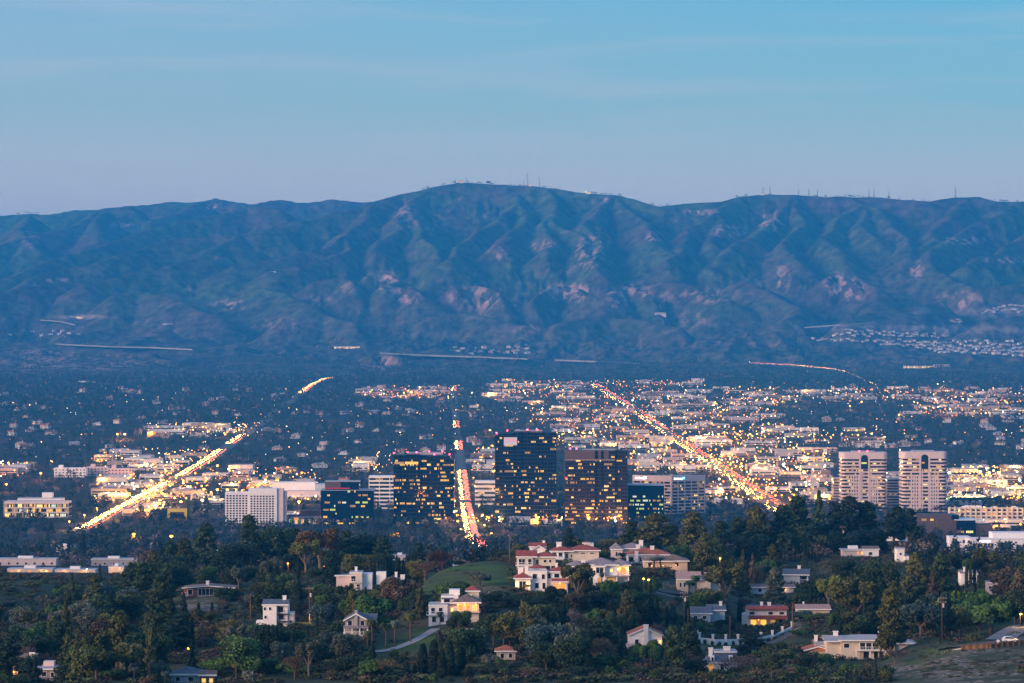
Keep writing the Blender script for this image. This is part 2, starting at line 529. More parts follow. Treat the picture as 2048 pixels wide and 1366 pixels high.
def terrain_material(name, near):
    m = bpy.data.materials.new(name)
    m.use_nodes = True
    t = m.node_tree
    b = t.nodes["Principled BSDF"]
    b.inputs["Roughness"].default_value = 0.95
    b.inputs["Specular IOR Level"].default_value = 0.05
    tcn = t.nodes.new("ShaderNodeTexCoord")
    def noise(sc, det=5, stretch=None):
        n = t.nodes.new("ShaderNodeTexNoise")
        n.inputs["Scale"].default_value = sc
        n.inputs["Detail"].default_value = det
        n.inputs["Roughness"].default_value = 0.6
        if stretch:
            mpp = t.nodes.new("ShaderNodeMapping")
            mpp.inputs["Scale"].default_value = stretch
            t.links.new(tcn.outputs["Object"], mpp.inputs[0])
            t.links.new(mpp.outputs[0], n.inputs["Vector"])
        else:
            t.links.new(tcn.outputs["Object"], n.inputs["Vector"])
        return n.outputs[0]
    def mrange(v, a, c):
        n = t.nodes.new("ShaderNodeMapRange")
        n.inputs[1].default_value = a
        n.inputs[2].default_value = c
        t.links.new(v, n.inputs[0])
        return n.outputs[0]
    def mix(fac, a, c):
        n = t.nodes.new("ShaderNodeMix")
        n.data_type = 'RGBA'
        t.links.new(fac, n.inputs[0])
        for i, x in ((6, a), (7, c)):
            if isinstance(x, tuple):
                n.inputs[i].default_value = (*x, 1)
            else:
                t.links.new(x, n.inputs[i])
        return n.outputs[2]
    def mul(a, c):
        n = t.nodes.new("ShaderNodeMath")
        n.operation = 'MULTIPLY'
        t.links.new(a, n.inputs[0])
        if isinstance(c, float):
            n.inputs[1].default_value = c
        else:
            t.links.new(c, n.inputs[1])
        return n.outputs[0]
    def at(n_):
        n = t.nodes.new("ShaderNodeAttribute")
        n.attribute_name = n_
        return n.outputs["Fac"]
    if near:
        c = mix(mrange(noise(.012), .4, .62), (.034, .034, .03), (.055, .048, .048))
        g_ = mix(mrange(noise(.09), .35, .65), (.036, .072, .018), (.075, .125, .028))
        g_ = mix(mrange(noise(.03), .5, .7), g_, (.085, .075, .04))
        c = mix(at("grass"), c, g_)
        d_ = mix(mrange(noise(.7, 10), .47, .56), (.055, .052, .034), (.30, .245, .195))
        d_ = mix(mrange(noise(.07), .45, .6), d_, (.05, .06, .03))
        c = mix(at("dirt"), c, d_)
        bs = .3
    else:
        c = mix(mrange(noise(.0016), .40, .60), (.058, .088, .030), (.074, .050, .046))
        c = mix(mrange(noise(.006, 6), .5, .68), c, (.028, .036, .030))
        c = mix(mul(mrange(noise(.02, 6), .52, .66), .6), c, (.035, .04, .036))
        c = mix(mul(at("scrub"), .75), c, mix(mrange(noise(.012, 6), .4, .6), (.045, .05, .048), (.095, .08, .08)))
        c = mix(mul(mrange(noise(.009, 7), .60, .70), .55), c, (.14, .088, .075))
        rr = mul(at("rock"), mrange(noise(.03, 9, (1, .5, .35)), .48, .56))
        c = mix(rr, c, (.36, .22, .185))
        c = mix(at("bare"), c, (.26, .20, .18))
        bs = 1.0
        f_ = mix(mrange(noise(.022, 9), .36, .64), (.45, .48, .50), (1.6, 1.55, 1.5))
        mm = t.nodes.new("ShaderNodeMix")
        mm.data_type = 'RGBA'
        mm.blend_type = 'MULTIPLY'
        mm.inputs[0].default_value = 1
        t.links.new(c, mm.inputs[6])
        t.links.new(f_, mm.inputs[7])
        c = mm.outputs[2]
    t.links.new(c, b.inputs["Base Color"])
    bp = t.nodes.new("ShaderNodeBump")
    bp.inputs["Strength"].default_value = bs
    bp.inputs["Distance"].default_value = 0.3 if near else 14
    t.links.new(noise(.4 if near else .012, 8), bp.inputs["Height"])
    t.links.new(bp.outputs[0], b.inputs["Normal"])
    return m

rows_near = np.concatenate([[2, 6, 12, 25, 50, 100, 170, 260, 350, 450, 550, 640], np.linspace(690, 1500, 260), np.linspace(1510, 2700, 60), np.linspace(2740, 9600, 110)])
V, Q = sheet(rows_near)
me = mesh_np("ground", V, Q, terrain_material("ground_soil", True), smooth=True)
near_w = np.clip((1600 - V[:, 1]) / 400, 0, 1)
GRASS = [(950, 1150, 110, 30, 1), (880, 1180, 60, 30, .8), (880, 1280, 90, 35, .9), (800, 1310, 70, 30, .8), (1420, 1300, 130, 22, 1), (1890, 1305, 60, 12, 1), (1830, 1330, 40, 14, .9), (420, 1190, 60, 12, .8),
         (290, 1225, 60, 20, .7), (1450, 1255, 60, 15, .6), (1600, 1340, 90, 20, .8), (1560, 1290, 60, 12, .6), (620, 1180, 40, 12, .5)]
DIRT = [(1960, 1340, 130, 52, 1), (1800, 1345, 70, 20, 1), (1585, 1255, 18, 20, 1), (400, 1215, 50, 20, 1), (960, 1185, 50, 20, .6), (1345, 1175, 45, 14, .6), (330, 1205, 40, 8, .6), (500, 1200, 40, 14, .7), (1720, 1240, 30, 20, .8)]
attr_float(me, "grass", np.maximum(ellipses(V, GRASS), near_w * .35))
attr_float(me, "dirt", ellipses(V, DIRT))
tag(link("ground", me), kind="structure")

rows_far = np.concatenate([np.linspace(9600, 11800, 90, endpoint=False), np.linspace(11800, 15000, 260, endpoint=False), np.linspace(15000, 17500, 90, endpoint=False), np.linspace(17500, 22000, 16)])
V, Q = sheet(rows_far)
me = mesh_np("mountains", V, Q, terrain_material("mountain_scrub", False), smooth=True)
ROCK = [(766, 562, 38, 22, .9), (812, 590, 36, 18, .9), (947, 598, 62, 30, .75), (1140, 585, 60, 18, 1.0), (1235, 595, 34, 22, .9), (1270, 580, 40, 18, .8), (1673, 570, 28, 28, .9), (1712, 580, 32, 24, .8), (1462, 462, 40, 14, 1), (1540, 440, 40, 22, .8),
        (1400, 425, 40, 8, .8), (1180, 500, 30, 40, .7), (1090, 490, 30, 12, .7), (1195, 480, 30, 26, .7), (1310, 475, 18, 14, .8), (990, 505, 30, 16, .7), (815, 430, 26, 34, .55), (860, 445, 30, 24, .5), (1200, 400, 18, 10, .9), (440, 515, 14, 8, .9),
        (1930, 480, 46, 10, 1), (2010, 520, 50, 8, .9), (1835, 540, 16, 20, .8), (1920, 600, 50, 20, .6), (375, 575, 10, 12, .9), (460, 610, 40, 12, .8), (110, 560, 40, 5, 1), (70, 570, 25, 4, 1), (420, 415, 26, 5, .9), (245, 450, 26, 6, .8), (60, 480, 16, 26, .5),
        (70, 720, 90, 30, .75), (200, 730, 90, 18, .7), (755, 725, 40, 16, 1), (640, 600, 26, 14, .6), (700, 575, 20, 14, .6), (1560, 560, 22, 30, .7), (1600, 655, 60, 14, .5), (1530, 690, 40, 8, .5), (1420, 590, 60, 18, .5), (1330, 600, 40, 20, .6), (1900, 655, 60, 8, .6), (1370, 640, 60, 16, .4), (560, 650, 60, 16, .4), (1060, 660, 40, 10, .5), (1255, 695, 30, 8, .7)]
BARE = [(1700, 655, 90, 8, .75), (1800, 657, 80, 7, .8), (1960, 660, 130, 10, .5), (1840, 622, 24, 8, .7), (165, 634, 60, 5, .7), (1990, 625, 80, 10, .4)]
attr_float(me, "rock", ellipses(V, ROCK))
attr_float(me, "bare", ellipses(V, BARE))
pyv = 683 - (V[:, 2] - CZ) / V[:, 1] * F
attr_float(me, "scrub", np.clip((pyv - 560) / 90, 0, 1))
tag(link("mountains", me), kind="structure")

# ------------------------------------------------------------------ roads
M_asph = mat("asphalt", (.075, .072, .07), .85, noise=(.05, .2))
M_conc = mat("pale_concrete", (.27, .25, .24), .8, noise=(.05, .15))
M_road = mat("worn_asphalt", (.13, .13, .14), .85, noise=(.2, .2))
M_line = mat("road_paint", (.75, .73, .66), .7)
def strip(name, pts, width, m, dz=.35, n=12, kind="structure", label=None, cat=None, lanes=False):
    P = np.array(pts, float)
    s = np.concatenate([[0], np.cumsum(np.hypot(*np.diff(P, axis=0).T))])
    k = max(4, int(s[-1] / n))
    q = np.linspace(0, s[-1], k)
    X, Y = np.interp(q, s, P[:, 0]), np.interp(q, s, P[:, 1])
    tx, ty = np.gradient(X), np.gradient(Y)
    ln = np.hypot(tx, ty)
    nx, ny = -ty / ln, tx / ln
    offs = np.array([-.5, -.25, 0, .25, .5]) * width
    A = np.stack([X[:, None] + nx[:, None] * offs, Y[:, None] + ny[:, None] * offs], -1)
    Z = gz(A[..., 0].ravel(), A[..., 1].ravel()).reshape(k, 5)
    Z = np.maximum(Z, Z[:, 2:3]) + dz
    Vv = np.concatenate([A, Z[..., None]], -1)
    top = Vv.reshape(-1, 3)
    i = np.arange(k - 1)[:, None] * 5 + np.arange(4)[None, :]
    Qq = np.stack([i, i + 5, i + 6, i + 1], -1).reshape(-1, 4)
    mb_m = [m]
    me_ = mesh_np(name, top, Qq, mb_m)
    o = link(name, me_)
    tag(o, label, cat, kind=kind)
    if lanes:
        VV, QQ = [], []
        for off in (-width * .165, 0.0, width * .165):
            for j in range(0, k - 1, 2):
                b0 = len(VV)
                for jj, sd in ((j, -1), (j + 1, -1), (j + 1, 1), (j, 1)):
                    VV.append((X[jj] + nx[jj] * (off + sd * .12), Y[jj] + ny[jj] * (off + sd * .12), Z[jj, 2] + .06))
                QQ.append((b0, b0 + 3, b0 + 2, b0 + 1))
        tag(link("road_marking", mesh_np("road_marking", np.array(VV), np.array(QQ), M_line)), kind="structure")
    return X, Y

def road_px(pp):
    return [(PX(px, D_of(py)), D_of(py)) for px, py in pp]
ROAD_L = road_px([(160, 1062), (222, 1030), (335, 968), (372, 948), (430, 912), (465, 886), (518, 850), (560, 818), (603, 787), (622, 772), (648, 758), (680, 751)])
ROAD_C = road_px([(962, 1095), (944, 1070), (930, 1000), (922, 930), (916, 880), (911, 830), (907, 775)])
ROAD_R = road_px([(1600, 1046), (1545, 1008), (1490, 970), (1430, 930), (1345, 872), (1258, 812), (1187, 768)])
strip("boulevard", ROAD_L, 24, M_asph, lanes=True)
strip("avenue", ROAD_C, 16, M_asph, lanes=True)
strip("highway", ROAD_R, 30, M_asph, lanes=True)
for d in (3480, 4350, 5400, 6700, 8200):
    strip("cross_street", [(-1200, d), (-400, d + 15), (400, d - 10), (1300, d + 10)], 13, M_asph, dz=.25)
ROADS = [np.array(ROAD_L), np.array(ROAD_C), np.array(ROAD_R)]
def road_dx(X, Y):
    """signed x-distance to each of the three long roads"""
    return [X - np.interp(Y, r[:, 1], r[:, 0]) for r in ROADS]

def far_road(name, pts, width, m, tall=9.0):
    """a raised road bed that follows the hillside in one smooth line"""
    P = []
    for px, py in pts:
        d = hit(px, py) or D_of(py)
        P.append((px, py, d))
    P = np.array(P)
    qx = np.linspace(0, len(P) - 1, 25)
    hx = [hit(float(np.interp(k, np.arange(len(P)), P[:, 0])), float(np.interp(k, np.arange(len(P)), P[:, 1]))) or P[0, 2] for k in qx]
    hx = np.array([min(hx[max(0, i - 3):i + 4]) for i in range(25)])
    hx = np.convolve(np.pad(hx, 3, mode='edge'), np.ones(7) / 7, 'valid') - 60
    ds = np.interp(np.arange(len(P)), qx, hx)
    q = np.linspace(0, len(P) - 1, 40)
    px, py, d = (np.interp(q, np.arange(len(P)), c) for c in (P[:, 0], P[:, 1], ds))
    mb = MB()
    vv, ff = [], []
    for a, b, c in zip(px, py, d):
        z = PZ(b, c) + 2
        x = PX(a, c)
        vv += [(x, c, z - tall), (x, c, z), (x, c + width, z), (x, c + width, z - tall)]
    for i in range(39):
        for j in range(4):
            ff.append((i * 4 + j, i * 4 + 4 + j, i * 4 + 4 + (j + 1) % 4, i * 4 + (j + 1) % 4))
    mb.add(vv, ff)
    tag(mb.build(name, m), kind="structure")
    return list(zip(px, py, d))

far_road("freeway", [(110, 688), (215, 693), (300, 695), (385, 699)], 60, M_conc, 5)
far_road("freeway", [(760, 706), (860, 711), (960, 714), (1055, 718)], 70, M_conc, 5)
far_road("freeway", [(1110, 720), (1190, 723), (1280, 727)], 60, M_conc, 5)
FR_R = far_road("freeway", [(1500, 727), (1580, 731), (1660, 738), (1690, 744)], 50, M_asph, 4)
far_road("hill_road", [(332, 738), (340, 729), (365, 720), (380, 714)], 22, M_conc, 4)
far_road("hill_road", [(1610, 655), (1680, 650), (1750, 645)], 22, M_conc, 4)
far_road("hill_road", [(80, 640), (120, 643), (150, 650)], 20, M_conc, 4)

# ------------------------------------------------------------------ materials for buildings
def wallmat(name, col, amt=.08, rough=.85):
    return mat(name, col, rough, noise=(.35, amt))
W_white = wallmat("white_stucco", (.80, .76, .72))
W_cream = wallmat("cream_stucco", (.62, .53, .42))
W_beige = wallmat("beige_stucco", (.52, .42, .32))
W_pink = wallmat("pink_stone", (.62, .47, .44))
W_grey = wallmat("grey_siding", (.33, .30, .28))
W_lav = wallmat("pale_precast", (.64, .51, .47))
W_brick = wallmat("red_brick", (.22, .07, .055), .2)
W_brown = wallmat("brown_panel", (.10, .065, .055))
W_teal = wallmat("pale_blue_siding", (.40, .46, .50))
W_orange = wallmat("orange_trim", (.5, .19, .07))
W_yellow = wallmat("yellow_panel", (.62, .45, .06))
W_city = mat("painted_wall", objcol=True, rough=.85, noise=(.12, .10))
R_red = mat("red_clay_tile", (.27, .062, .042), .8, noise=(1.4, .35), bump=(.5, .1))
R_orange = mat("orange_clay_tile", (.34, .105, .055), .8, noise=(1.4, .35), bump=(.5, .1))
R_grey = mat("grey_tile", (.24, .20, .20), .85, noise=(1.2, .25))
R_brown = mat("brown_shingle", (.17, .12, .10), .85, noise=(1.2, .3))
R_blue = mat("slate_shingle", (.085, .105, .135), .8, noise=(1.2, .25))
R_light = mat("pale_roof_membrane", (.34, .34, .36), .8, noise=(.08, .18))
R_pinkish = mat("faded_pink_tile", (.36, .23, .20), .85, noise=(1.2, .3))
T_white = mat("white_trim", (.8, .78, .75), .6)
T_dark = mat("dark_metal", (.03, .03, .035), .5)
T_wood = mat("weathered_wood", (.16, .085, .045), .8, noise=(.8, .3))
G_dark = mat("window_glass", (.015, .02, .03), .08, spec=.5)
G_tower = mat("navy_curtain_glass", (.006, .010, .022), .07, spec=.5, noise=(.05, .35))
G_brown = mat("bronze_curtain_glass", (.018, .011, .010), .12, spec=.5, noise=(.05, .3))
G_blue = mat("blue_black_glass", (.004, .010, .026), .07, spec=.5)
M_spandrel = mat("tower_spandrel", (.022, .022, .028), .35)
M_spbrown = mat("bronze_spandrel", (.042, .027, .024), .4)
E_warm = mat("lit_window_warm", (.1, .08, .05), .5, emit=(1.0, .53, .07), strength=.95)
E_bright = mat("lit_window_bright", (.1, .1, .08), .5, emit=(1.0, .66, .16), strength=1.4)
E_dim = mat("lit_window_dim", (.1, .08, .05), .5, emit=(1.0, .48, .10), strength=.38)
E_white = mat("lit_window_white", (.1, .1, .1), .5, emit=(.9, .95, .72), strength=.75)
E_orange = mat("lit_room_orange", (.1, .06, .03), .5, emit=(1.0, .36, .05), strength=.75)
E_green = mat("lit_window_green", (.1, .1, .05), .5, emit=(.75, .85, .18), strength=.7)
E_sign = mat("lit_sign_white", (.1, .1, .1), .5, emit=(.95, .97, 1.0), strength=3.0)
E_signblue = mat("lit_sign_blue", (.1, .1, .1), .5, emit=(.15, .5, 1.0), strength=2.5)
E_red = mat("aircraft_light_red", (.1, .02, .02), .5, emit=(1.0, .03, .08), strength=22)
E_redline = mat("red_neon", (.1, .02, .02), .5, emit=(1.0, .03, .06), strength=.9)
E_amber = mat("lamp_amber", (.1, .08, .05), .5, emit=(1.0, .27, .02), strength=5.0)
E_yellow = mat("lamp_yellow", (.1, .08, .05), .5, emit=(1.0, .46, .06), strength=6.5)
E_cool = mat("lamp_white", (.1, .1, .1), .5, emit=(1.0, .82, .42), strength=9)
E_head = mat("headlight", (.1, .1, .1), .5, emit=(1.0, .48, .10), strength=80)
E_tail = mat("tail_light", (.1, .02, .02), .5, emit=(1.0, .10, .015), strength=24)
LITS = [E_warm, E_warm, E_bright, E_dim, E_dim, E_warm]

CLEAR = []      # footprints (x0, x1, y0, y1) that trees keep out of
def footprint(x0, x1, y0, y1, pad=4):
    CLEAR.append((x0 - pad, x1 + pad, y0 - pad, y1 + pad))

def lit_windows(root, x0, x1, y, zlist, hw, mod, prob, mats, seed, maxrun=4, most=95, name="lit_window", dark=None):
    """runs of glowing panes on the face y (towards the camera); each run of panes is one window"""
    r = random.Random(seed)
    n = int((x1 - x0) / mod)
    mod = (x1 - x0) / n
    runs = []
    for z in zlist:
        dens = r.choice([.25, .6, 1.0, 1.0, 1.5, 2.2])
        i = 0
        while i < n:
            if r.random() < prob * dens:
                k = min(r.choice([1, 1, 2, 2, 3, 4, maxrun]), n - i)
                runs.append((z, i, k, r.choice(mats)))
                i += k + 1
            else:
                i += 1
    r.shuffle(runs)
    for (z, i, k, m) in runs[:most]:
        mb = MB()
        hh = hw * r.uniform(.75, 1.0)
        for j in range(k):
            mb.box(x0 + (i + j + .1) * mod, x0 + (i + j + .9) * mod, y - .07, y + .1, z, z + hh)
        mb.build(name, m, root)
    return runs

def at_root(name, label, cat, px0, px1, D, group=None):
    xc = PX((px0 + px1) / 2, D)
    zb = min(G(PX(px0, D), D), G(PX(px1, D), D))
    root = empty(name, label, cat, (xc, D, zb), group=group)
    hw = (px1 - px0) / 2 / F * D
    footprint(xc - hw, xc + hw, D - 3, D + 40)
    return root, hw, zb

def roof_units(root, hw, dep, h, n, seed, m=None):
    r = random.Random(seed)
    for i in range(n):
        x, y = r.uniform(-hw * .75, hw * .75), r.uniform(6, dep - 6)
        w, d, t = r.uniform(2, 6), r.uniform(2, 5), r.uniform(1.2, 3)
        MB().box(x, x + w, y, y + d, h, h + t).box(x + .4, x + w - .4, y + .4, y + d - .4, h + t, h + t + .3).build("roof_unit", m or R_light, root)

def red_lights(root, pts):
    for p in pts:
        mb = MB().tube((p[0], p[1], p[2] - .2), (p[0], p[1], p[2] + 1.0), .15, .15, 5)
        o = mb.build("beacon", T_dark, root)
        MB().sphere((p[0], p[1], p[2] + 1.6), .75).build("red_lamp", E_red, o)

def glass_tower(name, label, px0, px1, pytop, D, dep, bays, floors, mod, prob, glass, spand, seed, mats=LITS, group=None):
    """bays: (fraction start, fraction end, set back in m, drop of the roof in m)"""
    root, hw, zb = at_root(name, label, "office tower", px0, px1, D, group)
    H = PZ(pytop, D) - zb
    fh = H / floors
    wall, sp = MB(), MB()
    for k, (f0, f1, sb, drop) in enumerate(bays):
        x0, x1 = -hw + 2 * hw * f0, -hw + 2 * hw * f1
        wall.box(x0, x1, sb, dep, -4, H - drop)
        for i in range(1, floors):
            if i * fh < H - drop - 1:
                sp.box(x0 + .05, x1 - .05, sb - .10, sb - .003, i * fh - .45, i * fh + .25)
        nm = max(1, round((x1 - x0) / (mod * 2)))
        for j in range(nm + 1):
            x = x0 + (x1 - x0) * j / nm
            sp.box(max(x - .12, x0 - .02), min(x + .12, x1 + .02), sb - .16, sb - .103, 0, H - drop + .3)
        sp.box(x0 - .05, x1 + .05, sb - .2, sb + .4, H - drop + .3, H - drop + 1.1)
    wall.build("curtain_wall", glass, root)
    sp.build("mullion", spand, root)
    tot = 0
    for k, (f0, f1, sb, drop) in enumerate(bays):
        x0, x1 = -hw + 2 * hw * f0, -hw + 2 * hw * f1
        zs = [i * fh + .5 for i in range(floors) if (i + 1) * fh < H - drop - 2]
        share = max(3, int(96 * (f1 - f0)))
        lit_windows(root, x0 + .4, x1 - .4, sb, zs, fh * .52, mod * .74, prob, mats, seed + k, maxrun=7, most=share)
    return root, hw, H

# the three tall dark towers
t, hw, H = glass_tower("office_tower", "tallest black glass tower with a pale sign near its roof", 990, 1113, 864, 3400, 42,
                       [(0, .07, 4, 3), (.07, .30, 0, 2), (.30, .42, 1.2, 0), (.42, .58, 2.4, 0), (.58, .80, 1.0, .5), (.80, 1, 0, .8)], 25, 1.75, .17, G_tower, M_spandrel, 21)
sg = MB().box(-hw + 10, -hw + 25, -.55, -.12, H - 15, H - 6).build("sign", mat("sign_panel", (.42, .38, .42), .5, emit=(.55, .50, .58), strength=.28), t)
mb = MB()
for i in range(12):
    a = i / 11
    mb.box(-hw + 12 + a * 11, -hw + 13.1 + a * 11, -.62, -.553, H - 8.6 - 1.5 * a * a, H - 7.9 - 1.3 * a * a)
    mb.box(-hw + 13 + a * 8, -hw + 13.7 + a * 8, -.62, -.553, H - 11.0 + .7 * math.sin(a * 3), H - 10.3 + .7 * math.sin(a * 3))
mb.build("emblem_stroke", mat("sign_red", (.5, .1, .14), .5, emit=(.95, .3, .4), strength=.5), sg)
red_lights(t, [(-hw + 2, 1, H - 3), (-hw + 14, 1, H), (2, 3, H + 1), (13, 2, H + 1)])
MB().box(-hw + 22, hw - 16, 10, 34, H - .5, H + 1.6).build("penthouse", R_light, t)
roof_units(t, hw * .6, 30, H, 3, 1)
MB().box(-8, -1, -6, -.2, 0, 7).build("entrance_block", W_white, t)
MB().box(5, 14, -5, -.2, 0, 6).build("entrance_block", W_white, t)

t, hw, H = glass_tower("office_tower", "wide black glass tower ringed by red roof lights beside the avenue", 787, 908, 909, 3400, 40,
                       [(0, .10, .8, 1), (.10, .21, 1.8, 1), (.21, .44, 0, 0), (.44, .55, 2.0, 1.5), (.55, .94, .6, 2.0), (.94, 1, 3.0, 6)], 18, 1.8, .24, G_tower, M_spandrel, 40)
red_lights(t, [(-hw + .5, 1, H), (-hw + 16, .6, H + 1), (-8, .6, H + 1), (6, 4, H + 2), (21, 4, H + 2), (12, 1, H - 1.4), (hw - 5, 1, H - 1.4)])
MB().box(-hw + 16, hw - 13, 5, 30, H - .5, H + 1.9).build("penthouse", R_light, t)
MB().box(-hw + 13, -hw + 28, -.25, .5, H - 11, H - 8.2).build("lit_window", E_warm, t)
MB().box(-hw + 1, -hw + 12, .6, 1.4, H - 11, H - 8.4).build("lit_window", E_dim, t)

t, hw, H = glass_tower("office_tower", "bronze glass tower with a plain brown crown standing right of the tallest tower", 1130, 1255, 902, 3400, 40,
                       [(0, .48, 0, 0), (.48, .53, 1.4, 0), (.53, .58, .3, 0), (.58, .62, 1.4, 0), (.62, .80, .5, 0), (.80, .92, 2.2, -.6), (.92, 1, .4, 0)], 20, 1.75, .15, G_brown, M_spbrown, 63)
cb = MB().box(-hw - .1, -hw + 2 * hw * .48 - .2, -.35, -.21, H - 9.5, H + 1.0).box(-hw + 2 * hw * .53 + .2, -hw + 2 * hw * .58 - .2, -.05, .05, H - 9.5, H + 1)
cb.box(-hw + 2 * hw * .62 + .2, -hw + 2 * hw * .70, .15, .28, H - 9.5, H + 1)
cb.build("crown_panel", W_brown, t)
MB().box(-hw, hw * .6, -.45, -.36, H - 10.4, H - 9.9).build("crown_ledge", W_lav, t)
MB().box(-hw + 20, hw - 12, 8, 30, H - .3, H + 1.6).build("penthouse", R_light, t)
red_lights(t, [(-hw + 6, 1, H + 1), (-hw + 13, 1, H + 1)])
MB().box(-hw - .1, -hw + 2.6, -.5, -.2, 52, 53.6).build("lit_sign", E_redline, t)

def box_office(name, label, px0, px1, pytop, D, dep, floors, wallm, glassm, bandf, mod, prob, mats, seed, cols=0, group=None, cat="office building"):
    """banded office: solid spandrel bands with ribbon windows set back between them"""
    root, hw, zb = at_root(name, label, cat, px0, px1, D, group)
    H = PZ(pytop, D) - zb
    fh = H / (floors + .5)
    core = MB().box(-hw + .4, hw - .4, .4, dep - .4, -4, H - .5)
    core.build("ribbon_glazing", glassm, root)
    for i in range(floors + 1):
        z0 = i * fh
        z1 = H if i == floors else z0 + fh * bandf
        MB().box(-hw, hw, 0, dep, z0 - (4 if i == 0 else 0), z1).build("floor_band", wallm, root)
    mb = MB()
    if cols:
        for j in range(cols + 1):
            x = -hw + 2 * hw * j / cols
            mb.box(x - .35, x + .35, -.15, .35, -3, H + .1)
        mb.build("pier", wallm, root)
    zs = [i * fh + fh * bandf for i in range(floors)]
    lit_windows(root, -hw + .6, hw - .6, .4, zs, fh * (1 - bandf), mod, prob, mats, seed, most=60)
    return root, hw, H

# dark blocks, left and right of the towers
root, hw, zb = at_root("glass_office", "low wide navy glass block with a darker penthouse beside the white hotel", "office building", 642, 748, 3380)
H = PZ(981, 3380) - zb
MB().box(-hw, hw, 0, 40, -4, H).build("curtain_wall", G_blue, root)
MB().box(-hw - .1, hw + .1, -.3, 40.2, H + .003, H + .6).build("parapet", R_light, root)
pent = MB().box(-hw + 4.5, hw - 17, 3, 30, H + .6, H + 9.5).build("penthouse", G_blue, root)
MB().box(-hw + 4.3, -hw + 22, 2.8, 2.97, H + 3, H + 9.6).build("brown_panel", W_brown, pent)
MB().box(-hw + 4.3, -hw + 32, 2.6, 2.79, H + 2.2, H + 2.7).build("neon_line", E_redline, pent)
MB().box(-hw + 4, hw - 16.5, 2.7, 30.3, H + 9.6, H + 10.3).build("roof_edge", R_light, pent)
lit_windows(root, -hw + 1, hw - 1, 0, [4 + i * 4.1 for i in range(9)], 2.3, 1.5, .085, [E_green, E_dim, E_white, E_green, E_warm], 77, 3)
lit_windows(root, -hw + 4, hw - 20, 0, [1.2], 2.2, 1.6, .7, [E_warm, E_bright], 78, 3)

root, hw, zb = at_root("glass_office", "small dark blue glass block tucked against the bronze tower", "office building", 1256, 1328, 3420)
H = PZ(971, 3420) - zb
MB().box(-hw, hw, 0, 30, -4, H).build("curtain_wall", G_blue, root)
MB().box(-hw - .1, hw + .1, -.2, 30.2, H + .003, H + .9).build("parapet", W_teal, root)
lit_windows(root, -hw + 1, hw - 1, 0, [6 + i * 4.6 for i in range(6)], 2.2, 1.4, .3, [E_green, E_green, E_white, E_dim], 80, 3)

# pale gridded office turned 45 degrees, with a lit sign on both faces
D = 3560
root, hw, zb = at_root("corner_office", "pale gridded office turned on its corner with lit white rooftop signs", "office building", 1268, 1412, D)
H = PZ(952, D) - zb
root.location.x = PX(1343, D)
a1, a2 = math.radians(32), math.radians(-28)
la, lb = PX(1343, D) - PX(1268, D), PX(1412, D) - PX(1343, D)
La, Lb = la / math.cos(a1), lb / math.cos(a2)
def face(L_, ang, sgn, wm, seed, name):
    f = empty(name, None, None, (0, 0, 0), 0)
    f.parent = root
    f.rotation_euler = (0, 0, ang)
    x0, x1 = (-L_, 0) if sgn < 0 else (0, L_)
    fl = 10
    fh = (H - 7) / fl
    mb = MB()
    for i in range(fl + 1):
        mb.box(x0, x1, 0, 1.6, i * fh - (4 if i == 0 else 0), i * fh + fh * .38)
    mb.box(x0, x1, -.1, 1.7, H - 6, H)
    for j in range(6):
        x = x0 + L_ * j / 5
        mb.box(x - .5, x + .5, -.25, 1.5, -4, H + .1)
    mb.build("concrete_grid", wm, f)
    MB().box(x0 + .5, x1 - .5, 1.2, 1.45, -3, H - 4).build("recessed_glass", G_brown, f)
    lit_windows(f, x0 + .8, x1 - .8, 1.2, [i * fh + fh * .42 for i in range(fl)], fh * .5, 1.7, .13, [E_dim, E_dim, E_dim, E_warm, E_bright], seed, most=40)
    return f, x0
fa, xa = face(La, -a1, -1, W_pink, 90, "west_face")  # pinker wall colour carries the dusk light falling on this face
fb, xb = face(Lb, -a2, 1, W_lav, 91, "east_face")  # same building, plainer wall colour stands in for this face's shade
ca = MB()
pa = (-la, La * math.sin(a1))
pb = (lb, Lb * math.sin(-a2))
ca.prism([(0, 2.2), (pb[0] - 1.5, pb[1] + .6), (pb[0] + pa[0] * .4, pb[1] + pa[1] + 10), (pa[0] + 1.5, pa[1] + .6)], -4, H - .8)
ca.build("building_core", W_grey, root)
def sign_text(parent, x, y, z, h, txt, m):
    cu_ = bpy.data.curves.new("sign_letters", 'FONT')
    cu_.body = txt
    cu_.size = h
    cu_.extrude = .15
    tmp = bpy.data.objects.new("tmp", cu_)
    COL.objects.link(tmp)
    me = bpy.data.meshes.new_from_object(tmp.evaluated_get(bpy.context.evaluated_depsgraph_get()))
    bpy.data.objects.remove(tmp)
    me.materials.clear()
    me.materials.append(m)
    o = link("sign_letters", me, parent, (x, y, z))
    o.rotation_euler = (math.radians(90), 0, 0)
    return o
for f, x in ((fa, xa + 3.0), (fb, 3.2)):
    sign_text(f, x, -.35, H - 4.4, 3.6, "Anthem", E_sign)
    k = MB().box(x + 11.2, x + 11.9, -.5, -.2, H - 5, H - 1.6).box(x + 10.6, x + 12.5, -.5, -.2, H - 3.4, H - 2.8)
    k.prism([(x + 13, -.5), (x + 15, -.5), (x + 15, -.2), (x + 13, -.2)], H - 4.2, H - 1.4)
    k.build("sign_emblem", E_signblue if f is fb else E_sign, f)

